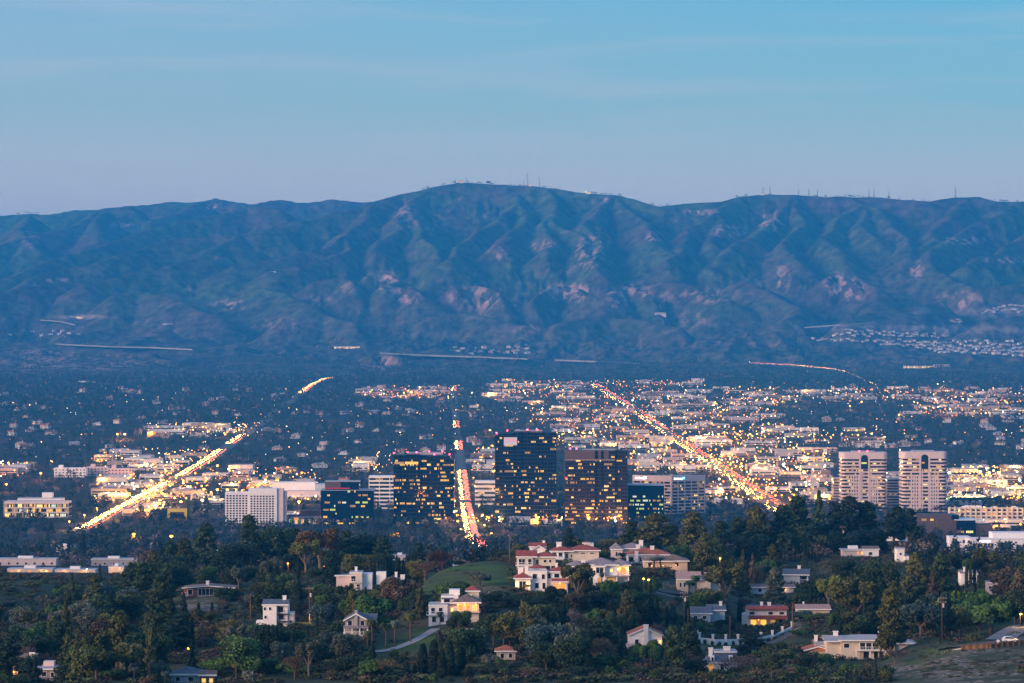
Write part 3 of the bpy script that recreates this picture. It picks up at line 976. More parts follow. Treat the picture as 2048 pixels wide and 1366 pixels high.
# white hotel: a grid of recessed square windows
D = 3360
root, hw, zb = at_root("hotel", "white hotel slab with a grid of small square windows", "hotel", 450, 572, D)
H = PZ(977, D) - zb
def egg_crate(x0, x1, y, z0, z1, nx, nz, seed):
    mb, cw, ch = MB(), (x1 - x0) / nx, (z1 - z0) / nz
    for j in range(nx + 1):
        x = x0 + j * cw
        mb.box(x - cw * .17, x + cw * .17, y, y + 1.3, z0, z1)
    for i in range(nz + 1):
        mb.box(x0 - cw * .17, x1 + cw * .17, y + .02, y + 1.31, z0 + i * ch - ch * .17, z0 + i * ch + ch * .17)
    mb.build("window_grid", W_white, root)
    cells = [(i, j) for i in range(nz) for j in range(nx)]
    return [(x0 + j * cw + cw * .17, x0 + (j + 1) * cw - cw * .17, y + .9, z0 + i * ch + ch * .17, z0 + (i + 1) * ch - ch * .17) for i, j in cells]
xs1 = -hw + 2 * hw * 47 / 122
xs2 = -hw + 2 * hw * 101 / 122
Hl = PZ(984, D) - zb
cells = egg_crate(-hw + .8, xs1 - .8, 2.0, 1.5, Hl - 3, 7, 12, 1) + egg_crate(xs1 + 1.6, xs2 - 1.2, 0, 1.5, H - 7.5, 8, 12, 2)
MB().box(-hw, xs1, 3.2, 18, -4, Hl).box(-hw, xs1, 2, 3.2, Hl - 2.4, Hl).box(-hw, -hw + .6, 2.05, 3.2, -4, Hl - 2.4).build("west_wing", W_white, root)
MB().box(xs1, xs2 + 1.5, 1.2, 19, -4, H).box(xs1, xs2 + 1.5, 0, 1.2, H - 6.8, H).box(xs1, xs1 + 1.1, .05, 1.2, -4, H - 6.8).box(xs2 - .5, xs2 + 1.5, .06, 1.2, -4, H - 6.8).build("main_block", W_white, root)
MB().box(xs2 + 1.5, hw - 3.2, 1.5, 18, -4, H - .6).build("side_panel", W_lav, root)  # darker wall colour puts the shade of the east side into the paint
MB().box(hw - 3.0, hw, 3.5, 18, -4, H - 3).build("stair_tower", W_lav, root)  # darker than the white front too, the east side's shade painted in
rr = random.Random(4)
rr.shuffle(cells)
for c in cells[:90]:
    MB().box(c[0], c[1], c[2], c[2] + .25, c[3], c[4]).build("window", E_warm if rr.random() < .04 else G_dark, root)
mb = MB()
for c in cells[90:]:
    mb.box(c[0], c[1], c[2], c[2] + .25, c[3], c[4])
tag(mb.build("window_pane", G_dark, root), kind="stuff")
roof_units(root, hw * .5, 16, H, 3, 5)

box_office("banded_office", "white banded office behind the wide black tower's left edge", 738, 800, 952, 3650, 26, 8, W_white, G_dark, .42, 1.8, .05, [E_dim], 101, cols=3)
box_office("banded_office", "pale four storey banded office between the avenue and the tallest tower", 950, 1000, 962, 3720, 26, 5, W_white, G_dark, .5, 1.8, .06, [E_dim, E_warm], 102)
box_office("glass_front_office", "three storey office with lit windows at the far left of the valley", 8, 136, 1003, 3500, 30, 3, W_lav, G_dark, .28, 1.7, .42, [E_warm, E_bright, E_warm, E_dim, E_white], 103, cols=6)
root, hw, zb = at_root("rooftop_office", "stepped white roof block behind the lit three storey office", "office building", 34, 124, 3535)
MB().box(-hw, hw, 4, 20, 0, PZ(997, 3535) - zb).box(2, 14, 6, 18, 0, PZ(986, 3535) - zb).build("wall", W_white, root)
MB().box(-hw - .3, hw + .3, 3.7, 20.3, PZ(997, 3535) - zb + .003, PZ(996, 3535) - zb).build("parapet", R_light, root)

# the twin towers: rounded ends, window bands and an arched window at the top
def twin(px0, px1, pytop, D, label, seed):
    root, hw, zb = at_root("twin_tower", label, "office tower", px0, px1, D, "twin banded towers")
    H = PZ(pytop, D) - zb
    dep = 34.0
    def outline(ins):
        pts = []
        r = 5.5
        for cx, cy, s in ((-hw + r, r, 180), (hw - r, r, 270), (hw - r, dep - r, 0), (-hw + r, dep - r, 90)):
            for i in range(7):
                a = math.radians(s + 15 * i)
                pts.append((cx + math.cos(a) * (r - ins), cy + math.sin(a) * (r - ins)))
        return pts
    crown = 8.0
    fl = 15
    fh = (H - crown) / fl
    MB().prism(outline(1.3), -4, H - 1).build("band_glazing", G_dark, root)
    for i in range(fl):
        MB().prism(outline(0), i * fh - (4 if i == 0 else 0), i * fh + fh * .47).build("floor_band", W_lav, root)
    crn = MB().prism(outline(-.25), H - crown, H)
    crn.build("crown", W_lav, root)
    st = MB()
    for x0, x1 in ((-hw + 13, -hw + 14.2), (-hw + 24, -hw + 25.2), (-6.4, -4.4), (4.4, 6.4), (hw - 14, hw - 13)):
        st.box(x0, x1, -.35, 1.2, H - crown - (0 if abs(x0) > 8 else fl * fh), H + .2)
    st.build("pier", W_lav, root)
    # solid panels with punched windows on the lower ten floors
    for side in (-1, 1):
        for k in range(4):
            x = side * (7.2 + k * 2.9)
            MB().box(x - .72, x + .72, -.02, .9, .5, 10 * fh - .004).build("punched_pier", W_lav, root)
    av = [(-3.6, 0), (3.6, 0)]
    n = 10
    prof = [(-4.2, H - crown - 2.9 * fh), (4.2, H - crown - 2.9 * fh)] + [(4.2 * math.cos(math.pi * i / n), H - crown + 1.5 + 3.6 * math.sin(math.pi * i / n)) for i in range(n + 1)]
    vv = [(x, -.42, z) for x, z in prof] + [(x, .2, z) for x, z in prof]
    m_ = len(prof)
    aw = MB().add(vv, [tuple(range(m_)), tuple(range(2 * m_ - 1, m_ - 1, -1))] + [(i, m_ + i, m_ + (i + 1) % m_, (i + 1) % m_) for i in range(m_)])
    ar = aw.build("arched_window", G_dark, root)
    MB().box(-3.9, 2.6 if seed % 2 else 0, -.5, -.43, H - crown - 1.4 * fh, H - crown - .9 * fh).build("lit_pane", E_green if seed % 2 else E_dim, ar)
    lit_windows(root, -hw + 6, hw - 6, 1.3, [i * fh + fh * .5 for i in range(fl)], fh * .44, 1.45, .15, [E_warm, E_bright, E_dim], seed, most=60)
    red = [(-6, 4, H), (4, 4, H)] if seed % 2 else []
    red_lights(root, red)
    MB().box(-hw + 14, hw - 14, 10, 26, H + .003, H + 1.5).build("penthouse", R_light, root)
    return root
twin(1683, 1775, 905, 3620, "banded round ended tower, the left of the twins, with red roof beacons", 201)
twin(1804, 1895, 904, 3600, "banded round ended tower, the right of the twins, with unlit arch", 202)
box_office("banded_office", "low grey banded wing joining the twin towers", 1774, 1804, 957, 3680, 24, 10, W_lav, G_dark, .5, 1.8, .04, [E_dim], 110)
box_office("banded_office", "narrow brown banded block left of the twin towers", 1667, 1684, 956, 3690, 24, 10, W_beige, G_dark, .6, 1.8, .03, [E_dim], 111)

# dark low office, apartments and white office at the right
root, hw, zb = at_root("dark_office", "stepped dark brown office with a lit ribbon of windows near the right edge", "office building", 1835, 1986, 3100)
D = 3100
H = PZ(1031, D) - zb
s = 2 * hw / 151
MB().box(-hw, -hw + 70 * s, 8, 40, -4, H).build("brown_wing", W_brown, root)
MB().box(-hw + 70 * s, -hw + 85 * s, 7, 40, -4, H).build("blue_panel", G_blue, root)
MB().box(-hw + 40 * s, -hw + 78 * s, 2, 9, -4, H - 5).build("brown_step", W_brown, root)
MB().box(-hw + 78 * s, -hw + 116 * s, 0, 38, -4, H - 5).build("glass_block", G_blue, root)
MB().box(-hw + 76 * s, -hw + 116.5 * s, -.3, 38.3, H - 4.997, H - 4.4).build("roof_edge", T_white, root)
MB().box(-hw + 116 * s + .02, hw, .5, 36, -4, H - 10).build("brown_annex", W_brown, root)
lit_windows(root, -hw + 79 * s, -hw + 115 * s, 0, [H - 18, H - 25], 2.6, 1.7, .55, [E_warm, E_bright, E_orange, E_dim], 120, 4)
lit_windows(root, -hw + 117 * s, hw - 1, .5, [H - 18, H - 25], 2.6, 1.7, .45, [E_warm, E_bright, E_dim], 121, 4)
lit_windows(root, -hw + 10 * s, -hw + 38 * s, 8, [H - 6], 2.4, 1.7, .5, [E_warm, E_dim], 122, 3)

root, hw, zb = at_root("apartment_block", "long cream apartment block with balconies below the green tennis courts", "apartment building", 1900, 2046, 3400)
D = 3400
H = PZ(1016, D) - zb
MB().box(-hw, hw, 1.5, 16, -4, H).build("wall", W_cream, root)
mb = MB()
for j in range(15):
    x = -hw + 2 * hw * j / 14
    mb.box(x - .5, x + .5, 0, 1.49, -3, H + R.uniform(.2, 2.2))
mb.build("pier", W_cream, root)
for i in range(4):
    MB().box(-hw, hw, .4, 1.47, i * 4.2 + 1, i * 4.2 + 1.8).build("balcony", W_white, root)
for j in range(14):
    x = -hw + 2 * hw * (j + .5) / 14
    for i in range(4):
        MB().box(x - 1.7, x + 1.7, 1.38, 1.6, i * 4.2 + 2, i * 4.2 + 4.2).build("window", R.choice([G_dark, G_dark, E_dim, E_orange]) if R.random() < .4 else G_dark, root)
roof_units(root, hw, 14, H, 8, 7, W_white)

root, hw, zb = at_root("white_office", "white flat roofed office with big corner windows behind the bare trees", "office building", 1940, 2060, 2750)
D = 2750
H = PZ(1073, D) - zb
MB().box(-hw, hw, 0, 30, -4, H - 2.5).build("wall", W_white, root)
MB().box(-hw + 22, hw, 8, 30, H - 2.497, H + 3).build("upper_storey", W_white, root)
MB().box(-hw - .4, hw + .4, -.4, 7.9, H - 2.49, H - 1.8).build("roof_edge", T_white, root)
for i in range(2):
    for j in range(3):
        wn = MB().box(-hw + 4 + j * 6.2, -hw + 9.2 + j * 6.2, -.12, .1, H - 9.5 - i * 6.5, H - 6.3 - i * 6.5).build("window", G_dark, root)
        MB().box(-hw + 4.6 + j * 6.2, -hw + 6.8 + j * 6.2, -.2, -.123, H - 9.2 - i * 6.5, H - 6.8 - i * 6.5).build("lit_pane", E_dim, wn)
MB().box(-hw + 9, -hw + 19, -.3, -.05, H - 4.9, H - 3.7).build("lit_sign", E_sign, root)
root, hw, zb = at_root("white_office", "low white annex with a square window left of the white office", "office building", 1900, 1942, 2790)
MB().box(-hw, hw, 0, 22, -4, PZ(1076, 2790) - zb).box(-hw - .3, hw + .3, -.3, 22.3, PZ(1076, 2790) - zb + .003, PZ(1074, 2790) - zb).build("wall", W_white, root)
MB().box(2, 4.5, -.1, .1, 8, 11).build("window", G_dark, root)

# mall, hospital, theatre and other recognisable low buildings
root, hw, zb = at_root("department_store", "white department store with tall columns behind the hotel", "department store", 540, 640, 3800)
D = 3800
H = PZ(967, D) - zb
MB().box(-hw, hw - 8, 30, 60, -4, H).build("upper_block", W_white, root)
MB().box(hw - 8, hw + 6, 24, 60, -4, H - 2).build("blue_block", W_teal, root)
MB().box(-hw + 20, hw, 6, 29.9, -4, H - 10).build("grey_block", W_lav, root)
MB().box(-hw + 16, hw + 3, 0, 5.9, H - 17, H - 15.5).build("canopy", T_white, root)
for j in range(5):
    x = -hw + 18 + j * 11
    MB().tube((x, 1, -3), (x, 1, H - 17), .7, .5, 6).build("column", T_white, root)
root, hw, zb = at_root("theatre", "low pink theatre with a red sign beside the navy block", "theatre", 574, 642, 3390)
D = 3390
H = PZ(1030, D) - zb
MB().box(-hw, hw, 0, 26, -4, H).build("wall", W_pink, root)
MB().box(-hw + 14, hw, 5, 26, H + .003, H + 4.5).build("upper_wall", W_brick, root)
MB().box(-hw - .3, hw + .3, -.4, 0, H - 1.2, H + .4).build("red_cornice", W_brick, root)
MB().box(-hw + 8, -hw + 13, -.3, -.02, H - 6, H - 3).build("red_sign", E_orange, root)
for j in range(5):
    MB().box(-hw + 2 + j * 7, -hw + 5 + j * 7, -.2, .1, 1, 6).build("lit_doorway", E_warm if j else E_green, root)
root, hw, zb = at_root("yellow_front_building", "flat building with a bright yellow frame left of the hotel", "commercial building", 335, 374, 3450)
D = 3450
H = PZ(1017, D) - zb
MB().box(-hw, hw, 1, 20, -4, H - .5).build("wall", W_brown, root)
MB().box(-hw, hw, 0, .98, H - 4, H).box(-hw, -hw + 3, 0, .98, -3, H - 4).box(hw - 3, hw, 0, .98, -3, H - 4).box(-hw + 3, hw - 3, 0, .98, -3, 2).build("yellow_frame", W_yellow, root)
MB().box(-hw + 4, hw - 4, .85, 1.1, 4, H - 6).build("window", G_dark, root)
for (a, b, tp, D, lab, wm) in ((108, 172, 936, 4280, "long white hospital wing at the left of the valley", W_white), (172, 216, 934, 4300, "pink middle block of the hospital", W_pink), (214, 264, 937, 4290, "pink end block of the hospital, nearest the boulevard", W_pink)):
    root, hw, zb = at_root("hospital_block", lab, "hospital", a, b, D, "hospital blocks")
    H = PZ(tp, D) - zb
    MB().box(-hw, hw, 0, 24, -4, H).build("wall", wm, root)
    MB().box(-hw + 6, -hw + 12, 4, 14, H + .003, H + 4).build("lift_tower", wm, root)
    for i in range(3):
        for j in range(int(hw * 2 / 5)):
            MB().box(-hw + 2 + j * 5, -hw + 4.4 + j * 5, -.1, .12, H - 3.6 - i * 4, H - 2 - i * 4).build("window", G_dark, root)
# lit tennis courts on a roof deck
root, hw, zb = at_root("tennis_courts", "floodlit green tennis courts on a deck right of the twin towers", "tennis court", 1895, 2000, 3720)
D = 3720
zt = PZ(1001, D) - zb
MB().box(-hw, hw, 0, 90, -4, zt).build("deck", W_lav, root)
MB().box(-hw + 4, hw - 6, 3, 86, zt + .003, zt + .1).build("court_surface", mat("court_green", (.16, .30, .08), .8, noise=(.05, .2)), root)
mb = MB()
for j in range(22):
    x = -hw + 3 + j * (2 * hw - 6) / 21
    mb.box(x - .12, x + .12, 1.2, 1.4, zt, zt + 4)
mb.box(-hw + 3, hw - 3, 1.25, 1.35, zt + .3, zt + 3.9)
mb.build("fence_screen", mat("green_mesh", (.03, .07, .06), .8), root)
for k in range(3):
    ld = bpy.data.lights.new("court_floodlight", 'POINT')
    ld.energy = 26000
    ld.color = (1, .92, .5)
    ld.shadow_soft_size = .8
    lo = bpy.data.objects.new("court_floodlight", ld)
    lo.location = (-hw * .5 + k * hw * .45, 45, zt + 11)
    lo.parent = root
    COL.objects.link(lo)
    MB().tube((lo.location.x, 45.9, zt), (lo.location.x, 45.9, zt + 12), .15, .1, 5).build("lamp_pole", T_dark, root)

# ------------------------------------------------------------------ leaves: clouds of small quads that make up every crown
def quads(C, Nrm, size, asp=1.0, rr=rs):
    """one leaf clump (a quad) at every centre C, roughly facing Nrm"""
    n = len(C)
    Nn = Nrm + rr.normal(0, .75, (n, 3))
    Nn /= np.linalg.norm(Nn, axis=1, keepdims=True) + 1e-9
    T = np.cross(Nn, rr.normal(0, 1, (n, 3)))
    T /= np.linalg.norm(T, axis=1, keepdims=True) + 1e-9
    B = np.cross(Nn, T)
    s = (size * rr.uniform(.55, 1.25, n))[:, None]
    k = rr.uniform(.6, 1.0, (n, 4, 1))
    P = np.stack([C - T * s * k[:, 0], C - B * s * asp * k[:, 1], C + T * s * k[:, 2], C + B * s * asp * k[:, 3]], 1)
    return P.reshape(-1, 3), np.arange(n * 4).reshape(-1, 4)

def lobes_points(lobes, n, rr=rs, shell=.45):
    vol = np.array([l[3] * l[4] * l[5] for l in lobes]) ** .67
    pick = rr.choice(len(lobes), n, p=vol / vol.sum())
    Lb_ = np.array(lobes)[pick]
    d = rr.normal(0, 1, (n, 3))
    d /= np.linalg.norm(d, axis=1, keepdims=True)
    r = (1 - shell * rr.uniform(0, 1, n) ** 1.6)[:, None]
    C = Lb_[:, :3] + d * r * Lb_[:, 3:6]
    return C, d / Lb_[:, 3:6]

# low-detail crowns for the woods of the valley: height 1, unit scale
def lod_crown(kind, n, rr):
    if kind == 'round':
        lob = [(rr.uniform(-.22, .22), rr.uniform(-.22, .22), rr.uniform(.45, .72), rr.uniform(.2, .34), rr.uniform(.2, .34), rr.uniform(.18, .28)) for _ in range(5)]
        C, Nn = lobes_points(lob, n, rr)
        return quads(C, Nn * .2, .115 if n < 25 else .085, 1, rr)
    if kind == 'cone':
        t = rr.uniform(0, 1, n) ** .7
        a = rr.uniform(0, 2 * np.pi, n)
        r = .2 * t + .02
        C = np.stack([np.cos(a) * r, np.sin(a) * r, 1.0 - t * .88], 1)
        return quads(C, np.stack([np.cos(a), np.sin(a), .3 + 0 * a], 1), .10 if n < 25 else .075, 1, rr)
    if kind == 'tall':
        t = rr.uniform(0, 1, n)
        a = rr.uniform(0, 2 * np.pi, n)
        r = (.07 + .11 * np.sin(t * np.pi)) * rr.uniform(.5, 1.1, n)
        C = np.stack([np.cos(a) * r, np.sin(a) * r, .22 + t * .78], 1)
        return quads(C, np.stack([np.cos(a), np.sin(a), .3 + 0 * a], 1), .09 if n < 25 else .07, 1, rr)
    if kind == 'palm':
        a = rr.uniform(0, 2 * np.pi, n)
        r = rr.uniform(.02, .16, n)
        C = np.stack([np.cos(a) * r, np.sin(a) * r, .97 - r * r * 3], 1)
        V1, Q1 = quads(C, np.stack([np.cos(a), np.sin(a), .6 + 0 * a], 1), .06, 1, rr)
        tr = np.array([[-.012, 0, 0], [.012, 0, 0], [.01, 0, .95], [-.01, 0, .95]])
        return np.vstack([V1, tr, tr[:, [1, 0, 2]]]), np.vstack([Q1, [[len(V1) + i for i in range(4)]], [[len(V1) + 4 + i for i in range(4)]]])
LODK = ['round', 'round', 'round', 'cone', 'tall', 'round']
def lods(n, rr):
    return [lod_crown(k, n, rr) for k in LODK]
lrs = np.random.RandomState(5)
LOD = {60: lods(70, lrs), 28: lods(34, lrs), 16: lods(20, lrs)}
LOD_PALM = lod_crown('palm', 16, lrs)
TINTS = np.array([(.016, .028, .020), (.022, .034, .020), (.030, .042, .024), (.020, .032, .028), (.045, .048, .028), (.13, .092, .085), (.17, .125, .115), (.045, .06, .025)])
M_woods = mat("valley_leaves", attr="tint", rough=.9, spec=.1, noise=(.5, .3))

# where the photo shows shops and warehouses, as boxes in the photo: x0, x1, y0, y1, number of buildings
COM = [(725, 925, 776, 800, 16), (985, 1410, 764, 800, 42), (1440, 2048, 778, 806, 40), (1060, 1560, 800, 850, 46), (1820, 2048, 806, 836, 16), (1110, 1600, 852, 900, 40), (1610, 1770, 862, 892, 6),
       (1260, 1660, 902, 950, 34), (1420, 1660, 952, 1010, 16), (945, 990, 900, 950, 5), (1900, 2048, 940, 1008, 20), (295, 520, 852, 876, 12), (180, 430, 905, 948, 14), (190, 330, 955, 1010, 12), (330, 640, 945, 1010, 20),
       (0, 60, 930, 960, 4), (700, 790, 915, 945, 4), (1700, 2048, 950, 968, 6), (1930, 2048, 1038, 1062, 6), (560, 700, 1036, 1046, 3), (880, 1260, 1044, 1052, 9), (250, 330, 1010, 1032, 5)]
def in_com(px, py):
    for a, b, c, d, _ in COM:
        if a <= px <= b and c <= py <= d:
            return True
    return False

def blocked(X, Y, r=3.0, road=14.0):
    for (x0, x1, y0, y1) in CLEAR:
        if x0 - r < X < x1 + r and y0 - r < Y < y1 + r:
            return True
    if 3000 < Y < 9600:
        for j, d in enumerate(road_dx(X, Y)):
            if abs(d) < road + r - (5 if j == 1 else 0):
                return True
    return False

CITYCOL = [((.58, .55, .53), "white"), ((.58, .52, .44), "cream"), ((.36, .35, .36), "grey"), ((.50, .37, .34), "pink"), ((.36, .28, .21), "tan"), ((.46, .47, .52), "bluish"), ((.70, .66, .62), "bright white"), ((.20, .14, .12), "brown")]
ROOFS = [R_light, R_light, R_light, R_grey, R_pinkish]
br = random.Random(33)
N_COM = 0
COMB = []
for (a, b, c, d, n) in COM:
    for i in range(n):
        for _t in range(25):
            px, py = br.uniform(a, b), br.uniform(c, d)
            D = D_of(py)
            X = PX(px, D)
            big = D > 5000
            w, dp, h = br.uniform(22, 75 if big else 42), br.uniform(20, 50), br.choice([5, 6, 7, 8, 9, 11]) * (1.0 if D > 4200 else .8)
            if not blocked(X, D + dp / 2, w / 2, 12):
                break
        else:
            continue
        footprint(X - w / 2, X + w / 2, D, D + dp, 5)
        COMB.append((D, X, w, dp, h))
COMB.sort()
def region_phrase(X, D):
    dx = road_dx(X, D)
    where = "left of the boulevard" if dx[0] < 0 else "between boulevard and avenue" if dx[1] < 0 else "between avenue and highway" if dx[2] < 0 else "right of the highway"
    dist = "near the towers" if D < 4300 else "in mid valley" if D < 6500 else "at the valley's far edge"
    return where, dist
for (D, X, w, dp, h) in COMB:
    colr, cname = br.choice(CITYCOL)
    zb = min(G(X - w / 2, D), G(X + w / 2, D), G(X, D + dp)) - .5
    wl, ro = MB(), MB()
    wl.box(-w / 2, w / 2, 0, dp, -2, h)
    t_ = .5
    ro.box(-w / 2 + t_, w / 2 - t_, t_, dp - t_, h - .5, h + .02)
    wl2 = [(-w / 2, w / 2, 0, t_), (-w / 2, w / 2, dp - t_, dp), (-w / 2, -w / 2 + t_, t_, dp - t_), (w / 2 - t_, w / 2, t_, dp - t_)]
    for q in wl2:
        wl.box(q[0], q[1], q[2] + .001, q[3] - .001, h + .002, h + .9)
    nw = int(w / br.choice([4, 6, 8]))
    style = br.random()
    litp = br.choice([0, 0, .15, .4])
    zrows = [1.0] if h < 7.5 or style > .7 else [1.0, 4.6]
    wh = 1.7 if style < .7 else 3.0
    ribbons = [MB().box(-w / 2 + 1.2, w / 2 - 1.2, -.08, .1, z, z + wh) for z in zrows]
    panes = []
    for j in range(nw):
        x = -w / 2 + w * (j + .5) / nw
        for z in zrows:
            if br.random() < litp:
                panes.append(MB().box(max(x - w / nw * .33, -w / 2 + 1.3), min(x + w / nw * .33, w / 2 - 1.3), -.14, -.083, z + .1, z + wh - .1))
    units = []
    for k in range(br.randint(1, 5)):
        ux, uy = br.uniform(-w * .4, w * .35), br.uniform(3, dp - 6)
        units.append(MB().box(ux, ux + br.uniform(1.5, 4), uy, uy + br.uniform(1.5, 4), h + .03, h + br.uniform(1, 2.4)))
    where, dist = region_phrase(X, D)
    where = where.replace("between boulevard and avenue", "between boulevard and avenue")
    size = "long" if w > 50 else "wide" if w > 32 else "small"
    lab = f"{size} {cname} flat building {where} {dist}"
    grp = f"commercial buildings {where} {dist}"
    roofm = br.choice(ROOFS)
    litm = br.choice([E_warm, E_bright, E_white, E_orange])
    if D < 5000:
        root = empty("commercial_building", lab, "commercial building", (X, D, zb), group=grp)
        o = wl.build("wall", W_city, root)
        o.color = (*colr, 1)
        r_ = ro.build("roof", roofm, root)
        for q in units:
            q.build("roof_unit", R_light, r_)
        for q in ribbons:
            q.build("ribbon_window", G_dark, root)
        for q in panes:
            q.build("lit_window", litm, root)
    else:
        mb = MB()
        for k, qs in enumerate(([wl], [ro], ribbons, panes, units)):
            for q in qs:
                mb.add(q.v, q.f, k)
        o = mb.build("commercial_building", [W_city, roofm, G_dark, litm, R_light], None, (X, D, zb))
        o.color = (*colr, 1)
        tag(o, lab, "commercial building", grp)

# ------------------------------------------------------------------ valley and hillside houses (far ones): wall, roof, window in one small mesh
def small_house_mesh(name, w, d, h, rise, roofm, hip):
    mb = MB()
    mb.box(-w / 2, w / 2, 0, d, -2, h, 0)
    o = .6
    if hip:
        i = min(w, d) * .5
        V8 = [(-w / 2 - o, -o, h), (w / 2 + o, -o, h), (w / 2 + o, d + o, h), (-w / 2 - o, d + o, h), (-w / 2 + i, d / 2, h + rise), (w / 2 - i, d / 2, h + rise)]
        mb.add(V8, [(0, 1, 5, 4), (2, 3, 4, 5), (1, 2, 5), (3, 0, 4), (3, 2, 1, 0)], 1)
    else:
        V8 = [(-w / 2 - o, -o, h), (w / 2 + o, -o, h), (w / 2 + o, d + o, h), (-w / 2 - o, d + o, h), (-w / 2 - o, d / 2, h + rise), (w / 2 + o, d / 2, h + rise)]
        mb.add(V8, [(0, 1, 5, 4), (2, 3, 4, 5), (1, 2, 5), (3, 0, 4), (3, 2, 1, 0)], 1)
    n = max(2, int(w / 3.5))
    for j in range(n):
        x = -w / 2 + w * (j + .5) / n
        mb.box(x - .6, x + .6, -.08, .1, 1, 2.3, 2 if j != 1 else 3)
        if h > 4.5:
            mb.box(x - .6, x + .6, -.08, .1, 3.8, 5.0, 2)
    mb.box(w * .2, w * .2 + .9, d * .3, d * .3 + .9, h, h + rise + 1.1, 0)
    return mb.mesh(name, [W_city, roofm, G_dark, br.choice([G_dark, E_warm, E_orange])])
HMESH = [small_house_mesh("house", 13, 9, 3.2, 2.2, R_grey, True), small_house_mesh("house", 15, 9, 3.2, 2.0, R_brown, False), small_house_mesh("house", 12, 9, 5.6, 2.2, R_pinkish, True),
         small_house_mesh("house", 16, 10, 3.4, 2.0, R_light, True), small_house_mesh("house", 12, 10, 5.6, 2.0, R_orange, False), small_house_mesh("house", 14, 9, 3.3, 1.8, R_light, False)]
HOUSE_COLS = [((.62, .60, .60), "white"), ((.55, .50, .45), "cream"), ((.42, .42, .45), "grey"), ((.50, .38, .34), "pinkish")]
hr = random.Random(71)
def far_house(X, D, lab, grp, z=None, sc=1.0):
    o = bpy.data.objects.new("house", hr.choice(HMESH))
    COL.objects.link(o)
    o.location = (X, D, (G(X, D) if z is None else z) + .1)
    o.rotation_euler = (0, 0, hr.uniform(-.5, .5))
    o.scale = (sc, sc, sc)
    c, cn_ = hr.choice(HOUSE_COLS)
    o.color = (*c, 1)
    tag(o, lab.replace("{c}", cn_), "house", grp)
    footprint(X - 8, X + 8, D, D + 9, 2)
    return o
n = 0
while n < 130:
    py = hr.triangular(765, 1000, 800)
    px = hr.uniform(-20, 1080) if py > 800 else hr.uniform(-20, 2060)
    if hr.random() < .2:
        px, py = hr.uniform(1640, 2060), hr.uniform(835, 900)
    D = D_of(py)
    X = PX(px, D)
    if in_com(px, py) or blocked(X, D, 8, 20):
        continue
    where, dist = region_phrase(X, D)
    far_house(X, D, "{c} single house among dark trees " + where + " " + dist, f"houses among trees {where} {dist}", sc=hr.uniform(1.0, 1.5))
    n += 1
# the housing tract on the slope at the right, row by row, and the hillside cluster over the freeway
tract = []
for (x0, y0, x1, y1, k) in ((1620, 681, 2048, 690, 42), (1660, 671, 1900, 677, 24), (1690, 665, 1870, 670, 18), (1760, 690, 2048, 697, 34), (1830, 697, 2048, 705, 28), (1870, 704, 2048, 713, 24), (1965, 627, 2048, 625, 16), (1975, 621, 2048, 619, 10), (1900, 646, 1925, 644, 4)):
    for i in range(k):
        t = (i + hr.uniform(.2, .8)) / k
        tract.append((x0 + (x1 - x0) * t, y0 + (y1 - y0) * t + hr.uniform(-1.5, 1.5)))
for k, (px, py) in enumerate(tract):
    D = hit(px, py, 9700, 13000)
    if D:
        far_house(PX(px, D), D, "{c} tract house in the terraced rows on the right hillside" if py > 640 else "{c} house in the upper terrace of the right hillside", "tract houses on the right hillside" if py > 640 else "houses on the upper right terrace", sc=1.25)
for k in range(34):
    px, py = hr.uniform(900, 1060), hr.triangular(690, 712, 703)
    if k > 24:
        px, py = hr.uniform(20, 170), hr.uniform(663, 676)
    D = hit(px, py, 9700, 13000)
    if D:
        far_house(PX(px, D), D, "{c} house in the hillside cluster above the freeway" if k <= 24 else "{c} house on the far left hillside shelf", "houses above the far freeway" if k <= 24 else "houses on the far left hillside", sc=1.3)
def long_building(px0, px1, py, D, h, lab, wm, lit, cat="building"):
    x0, x1 = PX(px0, D), PX(px1, D)
    zb = PZ(py, D)
    root = empty("long_building", lab, cat, ((x0 + x1) / 2, D, zb))
    hw = (x1 - x0) / 2
    MB().box(-hw, hw, 0, 18, -14, h).build("wall", wm, root)
    MB().box(-hw - .5, hw + .5, -.5, 18.5, h + .003, h + .8).build("roof", R_light, root)
    n_ = max(3, int(hw * 2 / 9))
    for j in range(n_):
        x = -hw + 2 * hw * (j + .5) / n_
        MB().box(x - 2.6, x + 2.6, -.4, .1, 1.5, h * .75).build("lit_window", R.choice(lit), root)
for a in ((140, 192, 637, 12000, 8, "long floodlit pale building on the far left hillside", W_cream, [E_bright, E_orange, G_dark]), (326, 345, 652, 11600, 9, "blank white box building on the dark left hillside", W_white, [G_dark]),
          (668, 720, 699, 10700, 12, "row of lit apartments left of the rock outcrop", W_cream, [E_bright, E_orange]), (1808, 1866, 737, 10000, 9, "long brightly lit hall right of the far freeway", W_cream, [E_bright, E_bright, E_warm]),
          (1868, 1900, 734, 10050, 8, "pale unlit hall beside the brightly lit hall", W_lav, [G_dark]), (155, 190, 768, 9400, 9, "low white school building on the left wooded rise", W_white, [G_dark, E_dim]),
          (1310, 1332, 628, 12200, 6, "small pale ranch building low on the central hills", W_lav, [G_dark]), (538, 552, 546, 13100, 6, "tiny white ranch shed on the left grassy slope", W_white, [E_white])):
    D = hit((a[0] + a[1]) / 2, a[2], 9000, 14500) or a[3]
    long_building(a[0], a[1], a[2], D - 5, a[4], a[5], a[6], a[7])

